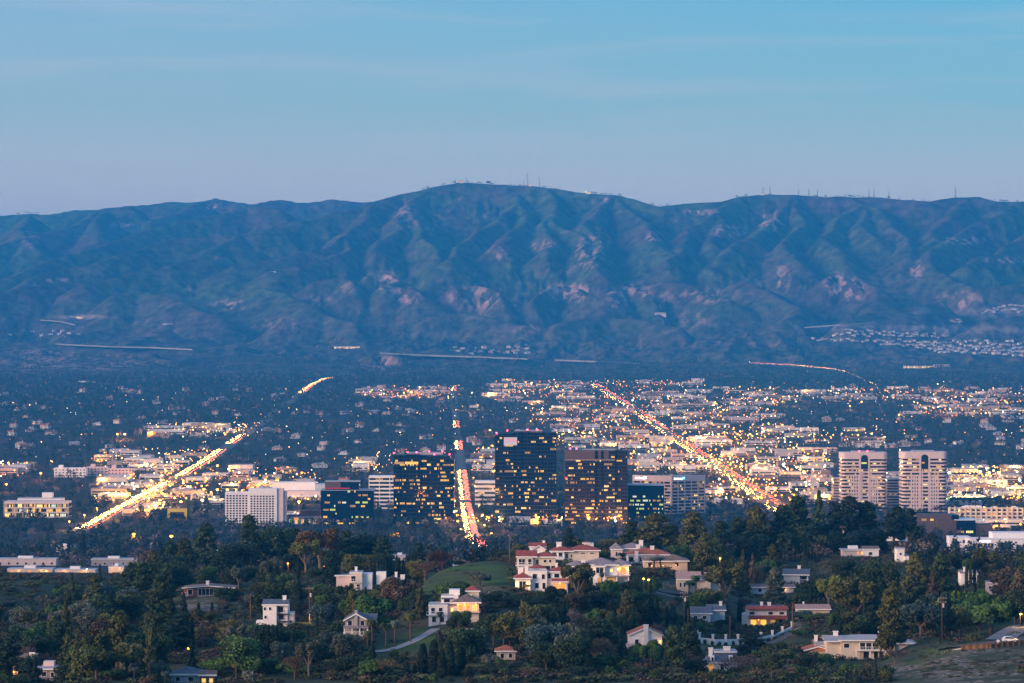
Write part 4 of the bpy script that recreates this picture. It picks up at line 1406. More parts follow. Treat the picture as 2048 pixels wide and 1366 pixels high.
# ------------------------------------------------------------------ the valley woods: thousands of crowns that read as one mass
wr = np.random.RandomState(77)
VV, QQ, TT = [], [], []
nv = 0
DEN = 430.0
n_c = int(.345 * 1.12 * (10900 ** 2 - 2500 ** 2) / 2 / DEN)
cand_D = np.sqrt(wr.uniform(2500 ** 2, 10900 ** 2, n_c))
cand_px = wr.uniform(-120, 2170, n_c)
cl = vnoise(PX(cand_px, cand_D) / 260, cand_D / 260)
gzs = gz(PX(cand_px, cand_D), cand_D)
BIG = []
for D, px, zz, cn_, u in zip(cand_D, cand_px, gzs, cl, wr.uniform(0, 1, n_c)):
    X = PX(px, D)
    py = 683 - (zz - CZ) / D * F
    com = in_com(px, py)
    keep = .5 if com else 1 if D < 3350 else (.85 if D < 4500 else .62) + .5 * cn_
    if u > keep or blocked(X, D, 2.0 if D < 5000 else 1.0, 15 if D < 5300 or D > 7800 or X > 100 else -6):
        continue
    # leave the long views up the three roads open
    dx = road_dx(X, D)
    if 3300 < D and not (5400 < D < 7800 and X < 100) and (0 < dx[0] < 26 or -26 < dx[2] < 0) and u > .12:
        continue
    big = 60 if D < 4000 else 28 if D < 6000 else 16
    ti = wr.randint(0, 8)
    if D > 9700 and wr.uniform() > .62 - (D - 9700) / 3000:
        continue
    ki = wr.randint(0, 6)
    hgt = wr.uniform(8.5, 16) * (1.2 if ki in (3, 4) else .95) * ((.72 if D < 5000 else .95) if com else 1)
    if D < 3330:
        hgt *= .95
        if 930 < px < 960 and D > 2900:
            continue
    if ki in (3, 4):
        ti = wr.randint(0, 4)
    if D < 3300 and wr.uniform() < .16:
        BIG.append((X, D, zz, hgt * 1.15, ki, ti, px, py))
        continue
    V0, Q0 = LOD_PALM if (com and wr.uniform() < .3) else LOD[big][ki]
    a = wr.uniform(0, 6.28)
    ca_, sa_ = math.cos(a) * hgt, math.sin(a) * hgt
    w_ = wr.uniform(.9, 1.35)
    P = np.empty_like(V0)
    P[:, 0] = (V0[:, 0] * ca_ - V0[:, 1] * sa_) * w_ + X
    P[:, 1] = (V0[:, 0] * sa_ + V0[:, 1] * ca_) * w_ + D
    P[:, 2] = V0[:, 2] * hgt + zz - .3
    VV.append(P)
    QQ.append(Q0 + nv)
    nv += len(V0)
    tv = TINTS[ti] * wr.uniform(.4, 1.75)
    TT.append(np.tile(tv, (len(V0), 1)))
V = np.vstack(VV)
T4 = np.ones((len(V), 4))
T4[:, :3] = np.vstack(TT)
me = mesh_np("valley_woods", V, np.vstack(QQ), M_woods)
ca = me.attributes.new("tint", 'FLOAT_COLOR', 'POINT')
ca.data.foreach_set("color", T4.astype(np.float32).ravel())
tag(link("valley_woods", me), kind="stuff")
print("woods quads", sum(len(q) for q in QQ), "big", len(BIG), "com", len(COMB))

# scrub oaks scattered over the foothills, too many to count
VV, QQ, nv = [], [], 0
n_s = 3600
spx, sD = wr.uniform(-100, 2150, n_s), wr.uniform(9700, 13200, n_s)
sz = gz(PX(spx, sD), sD)
cl = vnoise(PX(spx, sD) / 500 + 9, sD / 500)
for px, D, zz, c_ in zip(spx, sD, sz, cl):
    if wr.uniform() > .75 - (D - 9700) / 5500 + .6 * c_ or blocked(PX(px, D), D, 1, 0):
        continue
    V0, Q0 = LOD[16][0]
    hgt = wr.uniform(5, 11)
    VV.append(V0 * np.array([hgt * 1.3, hgt * 1.3, hgt]) + np.array([PX(px, D), D, zz - 1]))
    QQ.append(Q0 + nv)
    nv += len(V0)
V = np.vstack(VV)
me = mesh_np("hillside_scrub", V, np.vstack(QQ), mat("oak_scrub", (.028, .036, .028), .9, spec=.1, noise=(.01, .4)))
tag(link("hillside_scrub", me), kind="stuff")

# ------------------------------------------------------------------ street lamps
def lamp_mesh(m, head, h=9.0):
    mb = MB()
    mb.tube((0, 0, -.5), (0, 0, h), .16, .10, 5, 0)
    mb.tube((0, 0, h - .1), (0, -1.6, h + .3), .07, .06, 4, 0)
    mb.box(-.3, .3, -2.3, -1.4, h + .1, h + .45, 0)
    mb.sphere((0, -1.85, h), head, 1, 7, 4, .55)
    return mb.mesh("street_lamp", [T_dark, m])
LM = {}
for key, m in (("A", E_amber), ("Y", E_yellow), ("W", E_cool)):
    for b in (0, 1, 2):
        LM[key + str(b)] = lamp_mesh(m, (.65, 1.1, 1.95)[b], (8.0, 9.5, 11.0)[b])
LCOL = {"A": (1, .33, .035), "Y": (1, .50, .10), "W": (1, .76, .36)}
LNAME = {"A": "amber", "Y": "yellow", "W": "white"}
def street_lamp(X, D, key, b, lab, grp, power=0):
    o = link("street_lamp", LM[key + str(b)], None, (X, D, G(X, D)))
    tag(o, lab, "street lamp", grp)
    if power:
        ld = bpy.data.lights.get("street_light_" + key + str(power)) or bpy.data.lights.new("street_light_" + key + str(power), 'POINT')
        ld.energy = power
        ld.color = LCOL[key]
        ld.shadow_soft_size = .5
        lo = bpy.data.objects.new("street_light", ld)
        lo.location = (0, -1.85, (8.0, 9.5, 11.0)[b] - 1.2)
        lo.parent = o
        COL.objects.link(lo)
    return o
def D_lamp(py, h):
    d = np.linspace(2100, 9600, 4000)
    v = (np.interp(d, HD, HH) - h) / d * F
    return float(np.interp(-(py - 683.0), -v, d))
HERO = [(980, 860, "A", 2), (741, 783, "A", 2), (783, 784, "A", 2), (808, 785, "A", 2), (823, 783, "A", 2), (869, 781, "A", 2), (945, 785, "W", 2), (980, 786, "Y", 1), (604, 945, "A", 2), (13, 968, "A", 2), (82, 946, "A", 2), (476, 933, "A", 2),
        (435, 931, "Y", 2), (332, 942, "A", 2), (1125, 868, "A", 2), (1148, 866, "A", 2), (1166, 866, "Y", 2), (1180, 865, "W", 2), (1278, 894, "W", 2), (1190, 890, "W", 1), (1318, 872, "Y", 2), (1402, 872, "Y", 1), (1437, 868, "A", 2),
        (1375, 876, "A", 1), (1392, 872, "Y", 1), (1475, 868, "A", 2), (1500, 868, "A", 2), (1523, 866, "Y", 1), (1512, 930, "Y", 2), (1530, 935, "Y", 2), (1548, 931, "W", 1), (1566, 928, "W", 1), (1593, 934, "W", 2), (1608, 945, "W", 2),
        (1441, 977, "W", 2), (1558, 1012, "Y", 2), (1523, 995, "A", 2), (1495, 987, "Y", 2), (1898, 945, "W", 2), (1973, 936, "W", 2), (1978, 945, "W", 2), (1960, 943, "W", 2), (1875, 768, "W", 2), (1887, 763, "W", 1), (1565, 803, "Y", 2),
        (1592, 803, "Y", 1), (1427, 810, "W", 2), (1508, 787, "A", 1), (1520, 780, "A", 1), (1610, 780, "A", 2), (1723, 803, "A", 2), (1798, 829, "A", 2), (1305, 766, "A", 1), (1328, 766, "A", 1), (1265, 800, "W", 2), (1063, 766, "W", 2),
        (405, 1000, "W", 2), (435, 979, "Y", 2), (455, 979, "Y", 2), (408, 978, "Y", 2), (320, 1000, "Y", 2), (362, 1003, "Y", 2), (598, 1003, "Y", 2), (100, 1001, "Y", 2), (268, 1068, "A", 2), (343, 1072, "A", 2), (795, 1066, "A", 1),
        (1985, 1054, "A", 2), (1968, 1015, "Y", 2), (1380, 985, "W", 1), (235, 868, "A", 2), (250, 868, "Y", 2), (242, 866, "A", 1), (1105, 812, "Y", 1), (1120, 813, "Y", 1), (925, 812, "Y", 1), (955, 810, "Y", 1), (1052, 815, "W", 1), (1700, 812, "Y", 1), (1850, 815, "Y", 2), (1880, 813, "A", 2), (1900, 818, "Y", 2), (1925, 820, "A", 1)]
for (px, py, key, b) in HERO:
    h = (8.0, 9.5, 11.0)[b]
    D = D_lamp(py, h)
    X = PX(px, D)
    where, dist = region_phrase(X, D)
    street_lamp(X, D, key, b, f"very bright {LNAME[key]} street lamp {where} {dist}", f"bright {LNAME[key]} lamps {where} {dist}", 30000 if D < 4500 else 55000)
lr = random.Random(9)
n = 0
while n < 150:
    a, b, c, d, k = lr.choices(COM, weights=[q[4] for q in COM])[0]
    px, py = lr.uniform(a, b), lr.uniform(c, d)
    D = D_of(py)
    X = PX(px, D)
    if blocked(X, D, -3, 5):
        continue
    key = lr.choice("AAYYW")
    where, dist = region_phrase(X, D)
    street_lamp(X, D, key, lr.choice([0, 0, 1, 1]), f"small {LNAME[key]} street lamp {where} {dist}", f"small {LNAME[key]} lamps {where} {dist}", 15000)
    n += 1
for road, nm, gap in ((ROAD_L, "boulevard", 62), (ROAD_C, "avenue", 95), (ROAD_R, "highway", 95)):
    P = np.array(road)
    y = P[0, 1] + 20
    k = 0
    while y < P[-1, 1] - 50 and k < 17:
        X = np.interp(y, P[:, 1], P[:, 0]) + (14 if k % 2 else -14)
        street_lamp(float(X), float(y), "Y" if nm != "highway" else "A", 1, f"yellow street lamp on the kerb of the {nm}" if nm != "highway" else "amber street lamp on the shoulder of the highway", f"lamps along the {nm}", 26000)
        y += gap * lr.uniform(.8, 1.2)
        k += 1
# the smallest lamps of the valley: porch and street lights beyond counting
VV, QQ, MI, nv = [], [], [], 0
base = MB().sphere((0, 0, 0), 1.0, 0, 5, 3)
b3 = np.array(base.v)
tri = [f if len(f) == 4 else (f[0], f[1], f[2], f[2]) for f in base.f]
n = 0
while n < 4000:
    if lr.random() < .8:
        a, b, c, d, k = lr.choices(COM, weights=[q[4] for q in COM])[0]
        px, py, rad = lr.uniform(a, b), lr.uniform(c, d), lr.choice([.5, .7, .8, 1.3])
    else:
        px, py, rad = lr.uniform(0, 2048), lr.triangular(752, 1020, 800), lr.choice([.35, .45, .55, .9])
    D = D_of(py) - 2
    X = PX(px, D)
    VV.append(b3 * rad + np.array([X, D, G(X, D) + lr.uniform(4.0, 9.0)]))
    QQ.append(np.array([f for f in base.f if len(f) == 3] or [(0, 0, 0)]) + nv)
    QQ.append(np.array([t for f in base.f if len(f) == 4 for t in ((f[0], f[1], f[2]), (f[0], f[2], f[3]))]).reshape(-1, 3) + nv)
    k_ = lr.choice([0, 0, 0, 1, 1, 2])
    if rad >= 1.3 and lr.random() < .55:
        ld = bpy.data.lights.get("valley_glow_%d" % k_) or bpy.data.lights.new("valley_glow_%d" % k_, 'POINT')
        ld.energy = 22000
        ld.color = LCOL["AYW"[k_]]
        ld.shadow_soft_size = .5
        lo = bpy.data.objects.new("valley_glow", ld)
        lo.location = (X, D - 2.5, G(X, D) + 7)
        COL.objects.link(lo)
    MI += [k_] * (len(QQ[-1]) + len(QQ[-2]))
    nv += len(b3)
    n += 1
for (px, py, m_, rad) in [(lr.uniform(1620, 2048), lr.uniform(664, 712), 0, .5) for _ in range(40)] + [(lr.uniform(480, 720), lr.uniform(678, 705), 0, .7) for _ in range(16)] + [(lr.uniform(760, 1280), lr.uniform(700, 722), 0, .4) for _ in range(25)] + [(lr.uniform(0, 180), lr.uniform(655, 680), 1, .4) for _ in range(14)] + [(lr.uniform(1300, 1700), lr.uniform(720, 760), 0, .5) for _ in range(20)]:
    D = hit(px, py, 9000, 13500)
    if not D:
        continue
    VV.append(b3 * rad + np.array([PX(px, D), D - 5, PZ(py, D) + 5]))
    QQ.append(np.array([f for f in base.f if len(f) == 3]) + nv)
    QQ.append(np.array([t for f in base.f if len(f) == 4 for t in ((f[0], f[1], f[2]), (f[0], f[2], f[3]))]).reshape(-1, 3) + nv)
    MI += [m_] * (len(QQ[-1]) + len(QQ[-2]))
    nv += len(b3)
me = mesh_np("valley_lights", np.vstack(VV), np.vstack(QQ), [E_amber, E_yellow, E_cool])
me.polygons.foreach_set("material_index", np.array(MI, dtype=np.int32))
tag(link("valley_lights", me), kind="stuff")

# ------------------------------------------------------------------ traffic: cars standing nose to tail with their lamps lit
M_body = mat("car_paint", objcol=True, rough=.3, spec=.5)
M_tyre = mat("tyre_rubber", (.02, .02, .02), .8)
def car_mesh():
    mb = MB()
    prof = [(-2.2, .35), (2.2, .35), (2.25, .75), (1.3, .95), (.7, 1.45), (-1.0, 1.48), (-1.7, 1.0), (-2.25, .9)]
    vv = [(-.9, y, z) for y, z in prof] + [(.9, y, z) for y, z in prof]
    n_ = len(prof)
    mb.add(vv, [tuple(range(n_)), tuple(range(2 * n_ - 1, n_ - 1, -1))] + [(i, n_ + i, n_ + (i + 1) % n_, (i + 1) % n_) for i in range(n_)], 0)
    mb.box(-.78, .78, .72, 1.32, .98, 1.40, 1)
    for x in (-.92, .74):
        for y in (-1.4, 1.4):
            mb.tube((x, y, .32), (x + .18, y, .32), .32, .32, 8, 2)
    for x in (-.62, .62):
        mb.box(x - .22, x + .22, 2.22, 2.34, .58, .82, 3)
        mb.box(x - .24, x + .24, -2.34, -2.22, .66, .90, 4)
    return mb.mesh("car", [M_body, G_dark, M_tyre, E_head, E_tail])
CARM = car_mesh()
CARCOL = [((.7, .7, .7), "white"), ((.03, .03, .035), "black"), ((.3, .3, .32), "silver"), ((.3, .03, .03), "red"), ((.05, .08, .2), "blue"), ((.12, .12, .13), "grey")]
cr_ = random.Random(3)
def lane_cars(road, offs, gap, nm, limit, segs):
    P = np.array(road)
    out = []
    for off, oncoming in offs:
        y = P[0, 1]
        while y < P[-1, 1] - 40:
            X = float(np.interp(y, P[:, 1], P[:, 0])) + off
            dxdy = (float(np.interp(y + 20, P[:, 1], P[:, 0])) - float(np.interp(y, P[:, 1], P[:, 0]))) / 20
            for (a, b, pr) in segs:
                if a <= y <= b and cr_.random() < pr:
                    out.append((y, X + cr_.uniform(-1.0, 1.0), -math.atan(dxdy) + (math.pi if oncoming else 0), oncoming))
            y += gap * cr_.uniform(.75, 1.3)
    out.sort()
    return out
far_cars = []
for road, nm, offs, gap, segs in (
        (ROAD_L, "boulevard", [(-9.5, 1), (-7.2, 1), (-4.9, 1), (-2.6, 1), (4.5, 0)], 13, [(3300, 4180, 1), (4300, 5050, .95), (5250, 5600, .9), (8000, 9500, .95)]),
        (ROAD_C, "avenue", [(-5.2, 1), (-3.0, 1), (1.6, 0), (3.6, 0), (5.6, 0)], 10, [(2900, 3350, .95), (3350, 3750, .75), (3800, 4450, .6), (5050, 5350, .5), (5900, 6200, .6), (8200, 9000, .9)]),
        (ROAD_R, "highway", [(-11, 1), (-6, 1), (4, 0), (6.5, 0), (9, 0), (11.5, 0)], 26, [(3600, 3900, .35), (3900, 4300, .85), (4300, 4600, .4), (4600, 5300, .7), (5300, 5800, .25), (5800, 6600, .5), (6600, 7300, .2), (7300, 8300, .4), (8500, 9400, .5)])):
    cars = lane_cars(road, offs, gap, nm, 100, segs)
    for k, (y, X, rz, onc) in enumerate(cars):
        if k < 100:
            o = link("car", CARM, None, (X, y, G(X, y) + .42))
            o.rotation_euler = (0, 0, rz)
            c, cn_ = cr_.choice(CARCOL)
            o.color = (*c, 1)
            tag(o, f"{cn_} car with lit {'headlights' if onc else 'tail lamps'} in a lane of the {nm}", "car", f"cars driving along the {nm}")
        else:
            far_cars.append((X, y, rz))
FR_R = FR_R + [(1712, 753, D_of(753)), (1735, 763, D_of(763)), (1758, 774, D_of(774))]
P = np.array(FR_R)
for i in range(260):
    q = i / 259 * (len(P) - 1)
    px, py, d = (float(np.interp(q, np.arange(len(P)), P[:, c])) for c in range(3))
    far_cars.append((PX(px, d), d + 3 + 5 * (i % 4), (.9 if i % 3 else math.pi - .9), PZ(py, d) + 2.6))
nv_ = [len(CARM.vertices), len(CARM.polygons)]
cv = np.array([v.co[:] for v in CARM.vertices])
mb = MB()
polys = [tuple(p.vertices) for p in CARM.polygons]
pm = [p.material_index for p in CARM.polygons]
for c in far_cars:
    X, y, rz = c[:3]
    zc = c[3] if len(c) > 3 else G(X, y) + .42
    k = len(mb.v)
    ca_, sa_ = math.cos(rz), math.sin(rz)
    mb.v += [(X + v[0] * ca_ - v[1] * sa_, y + v[0] * sa_ + v[1] * ca_, zc + v[2]) for v in cv]
    mb.f += [tuple(i + k for i in f) for f in polys]
    mb.m += pm
tag(mb.build("distant_traffic", [mat("distant_car_paint", (.3, .3, .32), .4), G_dark, M_tyre, E_head, E_tail]), kind="stuff")

# ------------------------------------------------------------------ the ridge: radio masts, huts and small trees on the skyline
def ridge_D(px):
    D = np.arange(13800, 17500, 15.0)
    z = gz(PX(px, D), D)
    k = int(np.argmin(683 - (z - CZ) / D * F))
    return float(D[k]), float(z[k])
M_mast = mat("mast_steel", (.16, .13, .13), .6)
def mast(px, hpx, wide, lab, drums=0):
    D, z = ridge_D(px)
    H = hpx / F * D
    root = empty("radio_mast", lab, "radio mast", (PX(px, D), D, z - 1))
    mb = MB()
    w0, w1 = wide, wide * .35
    n_ = max(4, int(H / 8))
    for sx, sy in ((-1, -1), (1, -1), (1, 1), (-1, 1)):
        mb.tube((sx * w0, sy * w0, -2), (sx * w1, sy * w1, H), .95, .8, 4)
    for i in range(n_):
        a, b = i / n_, (i + 1) / n_
        wa, wb = w0 + (w1 - w0) * a, w0 + (w1 - w0) * b
        for s_ in (-1, 1):
            mb.tube((-wa, s_ * wa, a * H), (wb, s_ * wb, b * H), .5, .5, 4)
            mb.tube((s_ * wa, -wa, a * H), (s_ * wb, wb, b * H), .5, .5, 4)
    mb.build("lattice", M_mast, root)
    MB().tube((0, 0, H - 1), (0, 0, H + 5), .3, .15, 5).build("antenna", M_mast, root)
    for k in range(drums):
        MB().sphere((0, -w0 * .8, H * (.45 + .2 * k)), 2.0, 0, 8, 5).build("dish", T_white, root)
for px, hp, w, lab, dr_ in ((1055, 25, 2.6, "tallest lattice mast on the central peak, left of its pair", 1), (1079, 19, 2.4, "lattice mast on the central peak, right of the tallest mast", 0), (911, 9, 1.4, "thin short mast at the left end of the summit", 0), (932, 14, 3.4, "stout drum laden mast beside the lit summit hut", 3),
                            (1047, 9, 1.6, "stubby mast just left of the tallest mast", 0), (1526, 15, 2.2, "lattice mast above the hut on the right ridge", 1), (1540, 15, 3.0, "wide lattice mast next to the hut on the right ridge", 2), (1597, 12, 1.8, "plain mast on the right ridge, first past the pair", 0),
                            (1618, 14, 2.2, "lattice mast on the right ridge, middle of three spaced masts", 1), (1635, 13, 1.8, "lattice mast on the right ridge beside small trees", 0), (1738, 15, 2.0, "dark mast on the right ridge above the triangular spur", 1), (1748, 15, 2.0, "slender mast right of the dark mast on the right ridge", 0),
                            (1778, 16, 1.4, "lone thin mast on the right ridge past the trees", 0), (1911, 21, 2.8, "tall broad mast alone near the right end of the ridge", 2)):
    mast(px, hp, w, lab, dr_)
for px, w, h, lab, wm, lit in ((922, 22, 12, "lit pale hut on the summit beside the stout mast", W_cream, E_orange), (1060, 14, 8, "small lit hut at the foot of the tallest mast", W_cream, E_bright), (1178, 26, 9, "hut with a dazzling white lamp on the sloping ridge", W_cream, E_bright), (1524, 14, 9, "pale hut under the masts of the right ridge", W_white, E_dim), (1040, 12, 8, "pinkish hut left of the tallest mast", W_pink, G_dark)):
    D, z = ridge_D(px)
    root = empty("summit_hut", lab, "hut", (PX(px, D), D - 6, z - 2))
    MB().box(-w / 2, w / 2, 0, 8, -6, h).build("wall", wm, root)
    MB().box(-w / 2 - .6, w / 2 + .6, -.6, 8.6, h + .003, h + 1.2).build("roof", R_grey, root)
    MB().box(-w * .3, w * .3, -.3, .1, 3, h * .7).build("lit_window", lit, root)
    if px in (1178, 932):
        MB().sphere((-w / 2 - 2, -2, h + 1), 2.2).build("flood_lamp", E_yellow, root)
rt = random.Random(8)
M_oak = mat("ridge_oak_leaves", (.03, .036, .028), .9, spec=.1)
OAK = []
for k in range(4):
    mb_V, mb_Q = LOD[60][0 if k % 2 else 5]
    OAK.append(mesh_np("oak_tree", mb_V * np.array([1.2, 1.2, 1.0]), mb_Q, M_oak))
for px in [rt.uniform(840, 910) for _ in range(9)] + [rt.uniform(935, 1040) for _ in range(12)] + [976, 979] + [rt.uniform(1085, 1115) for _ in range(5)] + [rt.uniform(1180, 1245) for _ in range(13)] + [rt.uniform(1290, 1340) for _ in range(7)] + [rt.uniform(1470, 1500) for _ in range(5)] + [rt.uniform(1620, 1680) for _ in range(8)] + [rt.uniform(1690, 1730) for _ in range(9)] + [rt.uniform(1760, 1860) for _ in range(9)] + [rt.uniform(1990, 2048) for _ in range(10)] + [rt.uniform(30, 110) for _ in range(8)]:
    D, z = ridge_D(px)
    o = link("oak_tree", rt.choice(OAK), None, (PX(px, D), D + rt.uniform(-20, 0), z - 2))
    s_ = rt.uniform(8, 15) if px not in (976, 979) else 20
    o.scale = (s_ * 1.2, s_ * 1.2, s_)
    side = "summit ridge" if px < 1260 and px > 800 else "left skyline" if px < 800 else "right ridge"
    tag(o, f"small dark oak standing on the skyline of the {side}", "tree", f"oaks on the {side}")

# ------------------------------------------------------------------ foreground houses
HOUSES = []     # (photo x, D, half width px, top py, base py, short phrase) for tree placement and tree labels
def house(label, px, D, pw, phrase, specs, yaw=0.0, name="house", cat="house", top=None, pad=4, show=True):
    """specs are in metres: x to the right of the centre, y away from the camera, z above the ground"""
    X = PX(px, D)
    zb = G(X, D)
    root = empty(name, label, cat, (X, D, zb), yaw)
    hi = 0
    last_roof = None
    for s in specs:
        k = s[0]
        if k == 'box':
            _, x0, x1, y0, y1, z0, z1, m = s
            MB().box(x0, x1, y0, y1, z0 if z0 > .1 else -4, z1).build("wall", m, root)
            hi = max(hi, z1)
        elif k in ('hip', 'gx', 'gy', 'flat', 'shed'):
            _, x0, x1, y0, y1, z, rise, m = s[:8]
            o = s[8] if len(s) > 8 else .6
            wm = s[9] if len(s) > 9 else None
            a, b, c, d = x0 - o, x1 + o, y0 - o, y1 + o
            mb = MB()
            t = .22
            if k == 'hip':
                i = min(b - a, d - c) * .5
                if b - a >= d - c:
                    r0, r1 = (a + i, (c + d) / 2), (b - i, (c + d) / 2)
                else:
                    r0, r1 = ((a + b) / 2, c + i), ((a + b) / 2, d - i)
                if abs(r0[0] - r1[0]) + abs(r0[1] - r1[1]) < .05:
                    r1 = (r0[0] + .05, r0[1] + .0) if b - a >= d - c else (r0[0], r0[1] + .05)
                vv = [(a, c, z), (b, c, z), (b, d, z), (a, d, z), (a, c, z + t), (b, c, z + t), (b, d, z + t), (a, d, z + t), (*r0, z + t + rise), (*r1, z + t + rise)]
                ff = [(3, 2, 1, 0), (0, 1, 5, 4), (1, 2, 6, 5), (2, 3, 7, 6), (3, 0, 4, 7)]
                ff += [(4, 5, 9, 8), (6, 7, 8, 9), (5, 6, 9), (7, 4, 8)] if b - a >= d - c else [(5, 6, 9, 8), (7, 4, 8, 9), (4, 5, 8), (6, 7, 9)]
                mb.add(vv, ff)
            elif k == 'gx':
                ym = (c + d) / 2
                pr = [(c, z), (c, z + t), (ym, z + rise + t), (d, z + t), (d, z), (ym, z + rise)]
                vv = [(a, y, q) for y, q in pr] + [(b, y, q) for y, q in pr]
                mb.add(vv, [(0, 1, 2, 5), (5, 2, 3, 4), (11, 8, 7, 6), (10, 9, 8, 11)] + [(i, 6 + i, 6 + (i + 1) % 6, (i + 1) % 6) for i in range(6)])
                if wm:
                    ym2 = (y0 + y1) / 2
                    g_ = MB()
                    vv = [(x0, y0, z - .01), (x0, y1, z - .01), (x0, ym2, z + rise * .96), (x1, y0, z - .01), (x1, y1, z - .01), (x1, ym2, z + rise * .96)]
                    g_.add(vv, [(0, 2, 1), (3, 4, 5), (0, 3, 5, 2), (2, 5, 4, 1), (0, 1, 4, 3)])
                    g_.build("gable_wall", wm, root)
            elif k == 'gy':
                xm = (a + b) / 2
                pr = [(a, z), (a, z + t), (xm, z + rise + t), (b, z + t), (b, z), (xm, z + rise)]
                vv = [(x, c, q) for x, q in pr] + [(x, d, q) for x, q in pr]
                mb.add(vv, [(5, 2, 1, 0), (4, 3, 2, 5), (6, 7, 8, 11), (11, 8, 9, 10)] + [((i + 1) % 6, 6 + (i + 1) % 6, 6 + i, i) for i in range(6)])
                if wm:
                    xm2 = (x0 + x1) / 2
                    g_ = MB()
                    vv = [(x0, y0, z - .01), (x1, y0, z - .01), (xm2, y0, z + rise * .96), (x0, y1, z - .01), (x1, y1, z - .01), (xm2, y1, z + rise * .96)]
                    g_.add(vv, [(0, 1, 2), (3, 5, 4), (0, 2, 5, 3), (1, 4, 5, 2), (0, 3, 4, 1)])
                    g_.build("gable_wall", wm, root)
                mb.build("roof", m, root)
                hi = max(hi, z + rise)
                ed = MB()
                for sx, xe in ((-1, a), (1, b)):
                    ed.add([(xe, c - .08, z - .12), (xe, c - .08, z + t), (xm, c - .08, z + rise + t), (xm, c - .08, z + rise - .12), (xe, c - .003, z - .12), (xe, c - .003, z + t), (xm, c - .003, z + rise + t), (xm, c - .003, z + rise - .12)],
                           [(0, 1, 2, 3), (7, 6, 5, 4), (0, 4, 5, 1), (1, 5, 6, 2), (2, 6, 7, 3), (3, 7, 4, 0)])
                ed.build("bargeboard", T_white, root)
                continue
            elif k == 'shed':
                mb.add([(a, c, z), (b, c, z), (b, d, z + rise), (a, d, z + rise), (a, c, z + t), (b, c, z + t), (b, d, z + rise + t), (a, d, z + rise + t)],
                       [(3, 2, 1, 0), (4, 5, 6, 7), (0, 1, 5, 4), (1, 2, 6, 5), (2, 3, 7, 6), (3, 0, 4, 7)])
            else:
                mb.box(a, b, c, d, z + .003, z + .35)
            last_roof = mb.build("roof", m, root)
            hi = max(hi, z + rise)
            if k in ('hip', 'gx', 'flat'):
                MB().box(a - .02, b + .02, c - .1, c - .004, z - .12, z + t + .03).build("eave_board", T_white, root)
        elif k == 'win':
            _, x, z, w, h, y, lit = s[:7]
            fr = MB()
            f = .14
            fr.box(x - w / 2 - f, x + w / 2 + f, y - .09, y + .02, z - f, z).box(x - w / 2 - f, x + w / 2 + f, y - .09, y + .02, z + h, z + h + f)
            fr.box(x - w / 2 - f, x - w / 2, y - .088, y + .02, z, z + h).box(x + w / 2, x + w / 2 + f, y - .088, y + .02, z, z + h)
            nm = max(0, int(w / 1.1) - 0)
            for j in range(1, nm):
                xx = x - w / 2 + w * j / nm
                fr.box(xx - .05, xx + .05, y - .085, y + .02, z, z + h)
            o = fr.build("window", s[7] if len(s) > 7 else T_white, root)
            MB().box(x - w / 2, x + w / 2, y - .04, y + .015, z, z + h).build("pane", lit or G_dark, o)
        elif k == 'chim':
            _, x, y, z0, z1, w = s[:6]
            mb = MB().box(x - w / 2, x + w / 2, y - w * .35, y + w * .35, z0, z1).box(x - w / 2 - .12, x + w / 2 + .12, y - w * .35 - .12, y + w * .35 + .12, z1 + .002, z1 + .25)
            mb.build("chimney", s[6] if len(s) > 6 else W_white, root)
            hi = max(hi, z1)
        elif k == 'bal':
            _, x0, x1, y0, y1, z, m = s[:7]
            o = MB().box(x0, x1, y0, y1, z - .2, z).build("balcony", m, root)
            rl = MB().box(x0, x1, y0 - .03, y0 + .04, z + .95, z + 1.05)
            n_ = max(2, int((x1 - x0) / .7))
            for j in range(n_ + 1):
                x = x0 + (x1 - x0) * j / n_
                rl.box(x - .04, x + .04, y0, y0 + .05, z + .002, z + .95)
            rl.build("railing", s[7] if len(s) > 7 else T_white, o)
        elif k == 'post':
            _, x, y, z0, z1, m = s
            MB().box(x - .14, x + .14, y - .14, y + .14, z0, z1).build("post", m, root)
        elif k == 'door':
            _, x, z, w, h, y, m = s
            o = MB().box(x - w / 2, x + w / 2, y - .06, y + .02, z, z + h).build("door", m, root)
            MB().sphere((x + w * .35, y - .1, z + h * .48), .06, 0, 6, 4).build("handle", T_dark, o)
        elif k == 'lamp':
            _, x, y, z, m, watt = s
            o = MB().sphere((x, y, z), .2, 0, 7, 5).box(x - .05, x + .05, y, y + .3, z - .05, z + .05).build("wall_lamp", m, root)
            if watt:
                ld = bpy.data.lights.new("porch_light", 'POINT')
                ld.energy = watt * .45
                ld.color = (1, .42, .10)
                ld.shadow_soft_size = .15
                lo = bpy.data.objects.new("porch_light", ld)
                lo.location = (x, y - .35, z - .1)
                lo.parent = root
                COL.objects.link(lo)
        elif k == 'wall':
            _, x0, x1, y, z0, z1, m = s
            MB().box(x0, x1, y, y + .3, z0, z1).build("terrace_wall", m, root)
    m_ = F / D
    base = 683 - (zb - CZ) / D * F
    footprint(X - pw / 2 / m_, X + pw / 2 / m_, D - 1, D + 14, pad * .5)
    if show:
        HOUSES.append((px, D, pw / 2, base - hi * m_, base, phrase))
    return root

w_ = 'win'
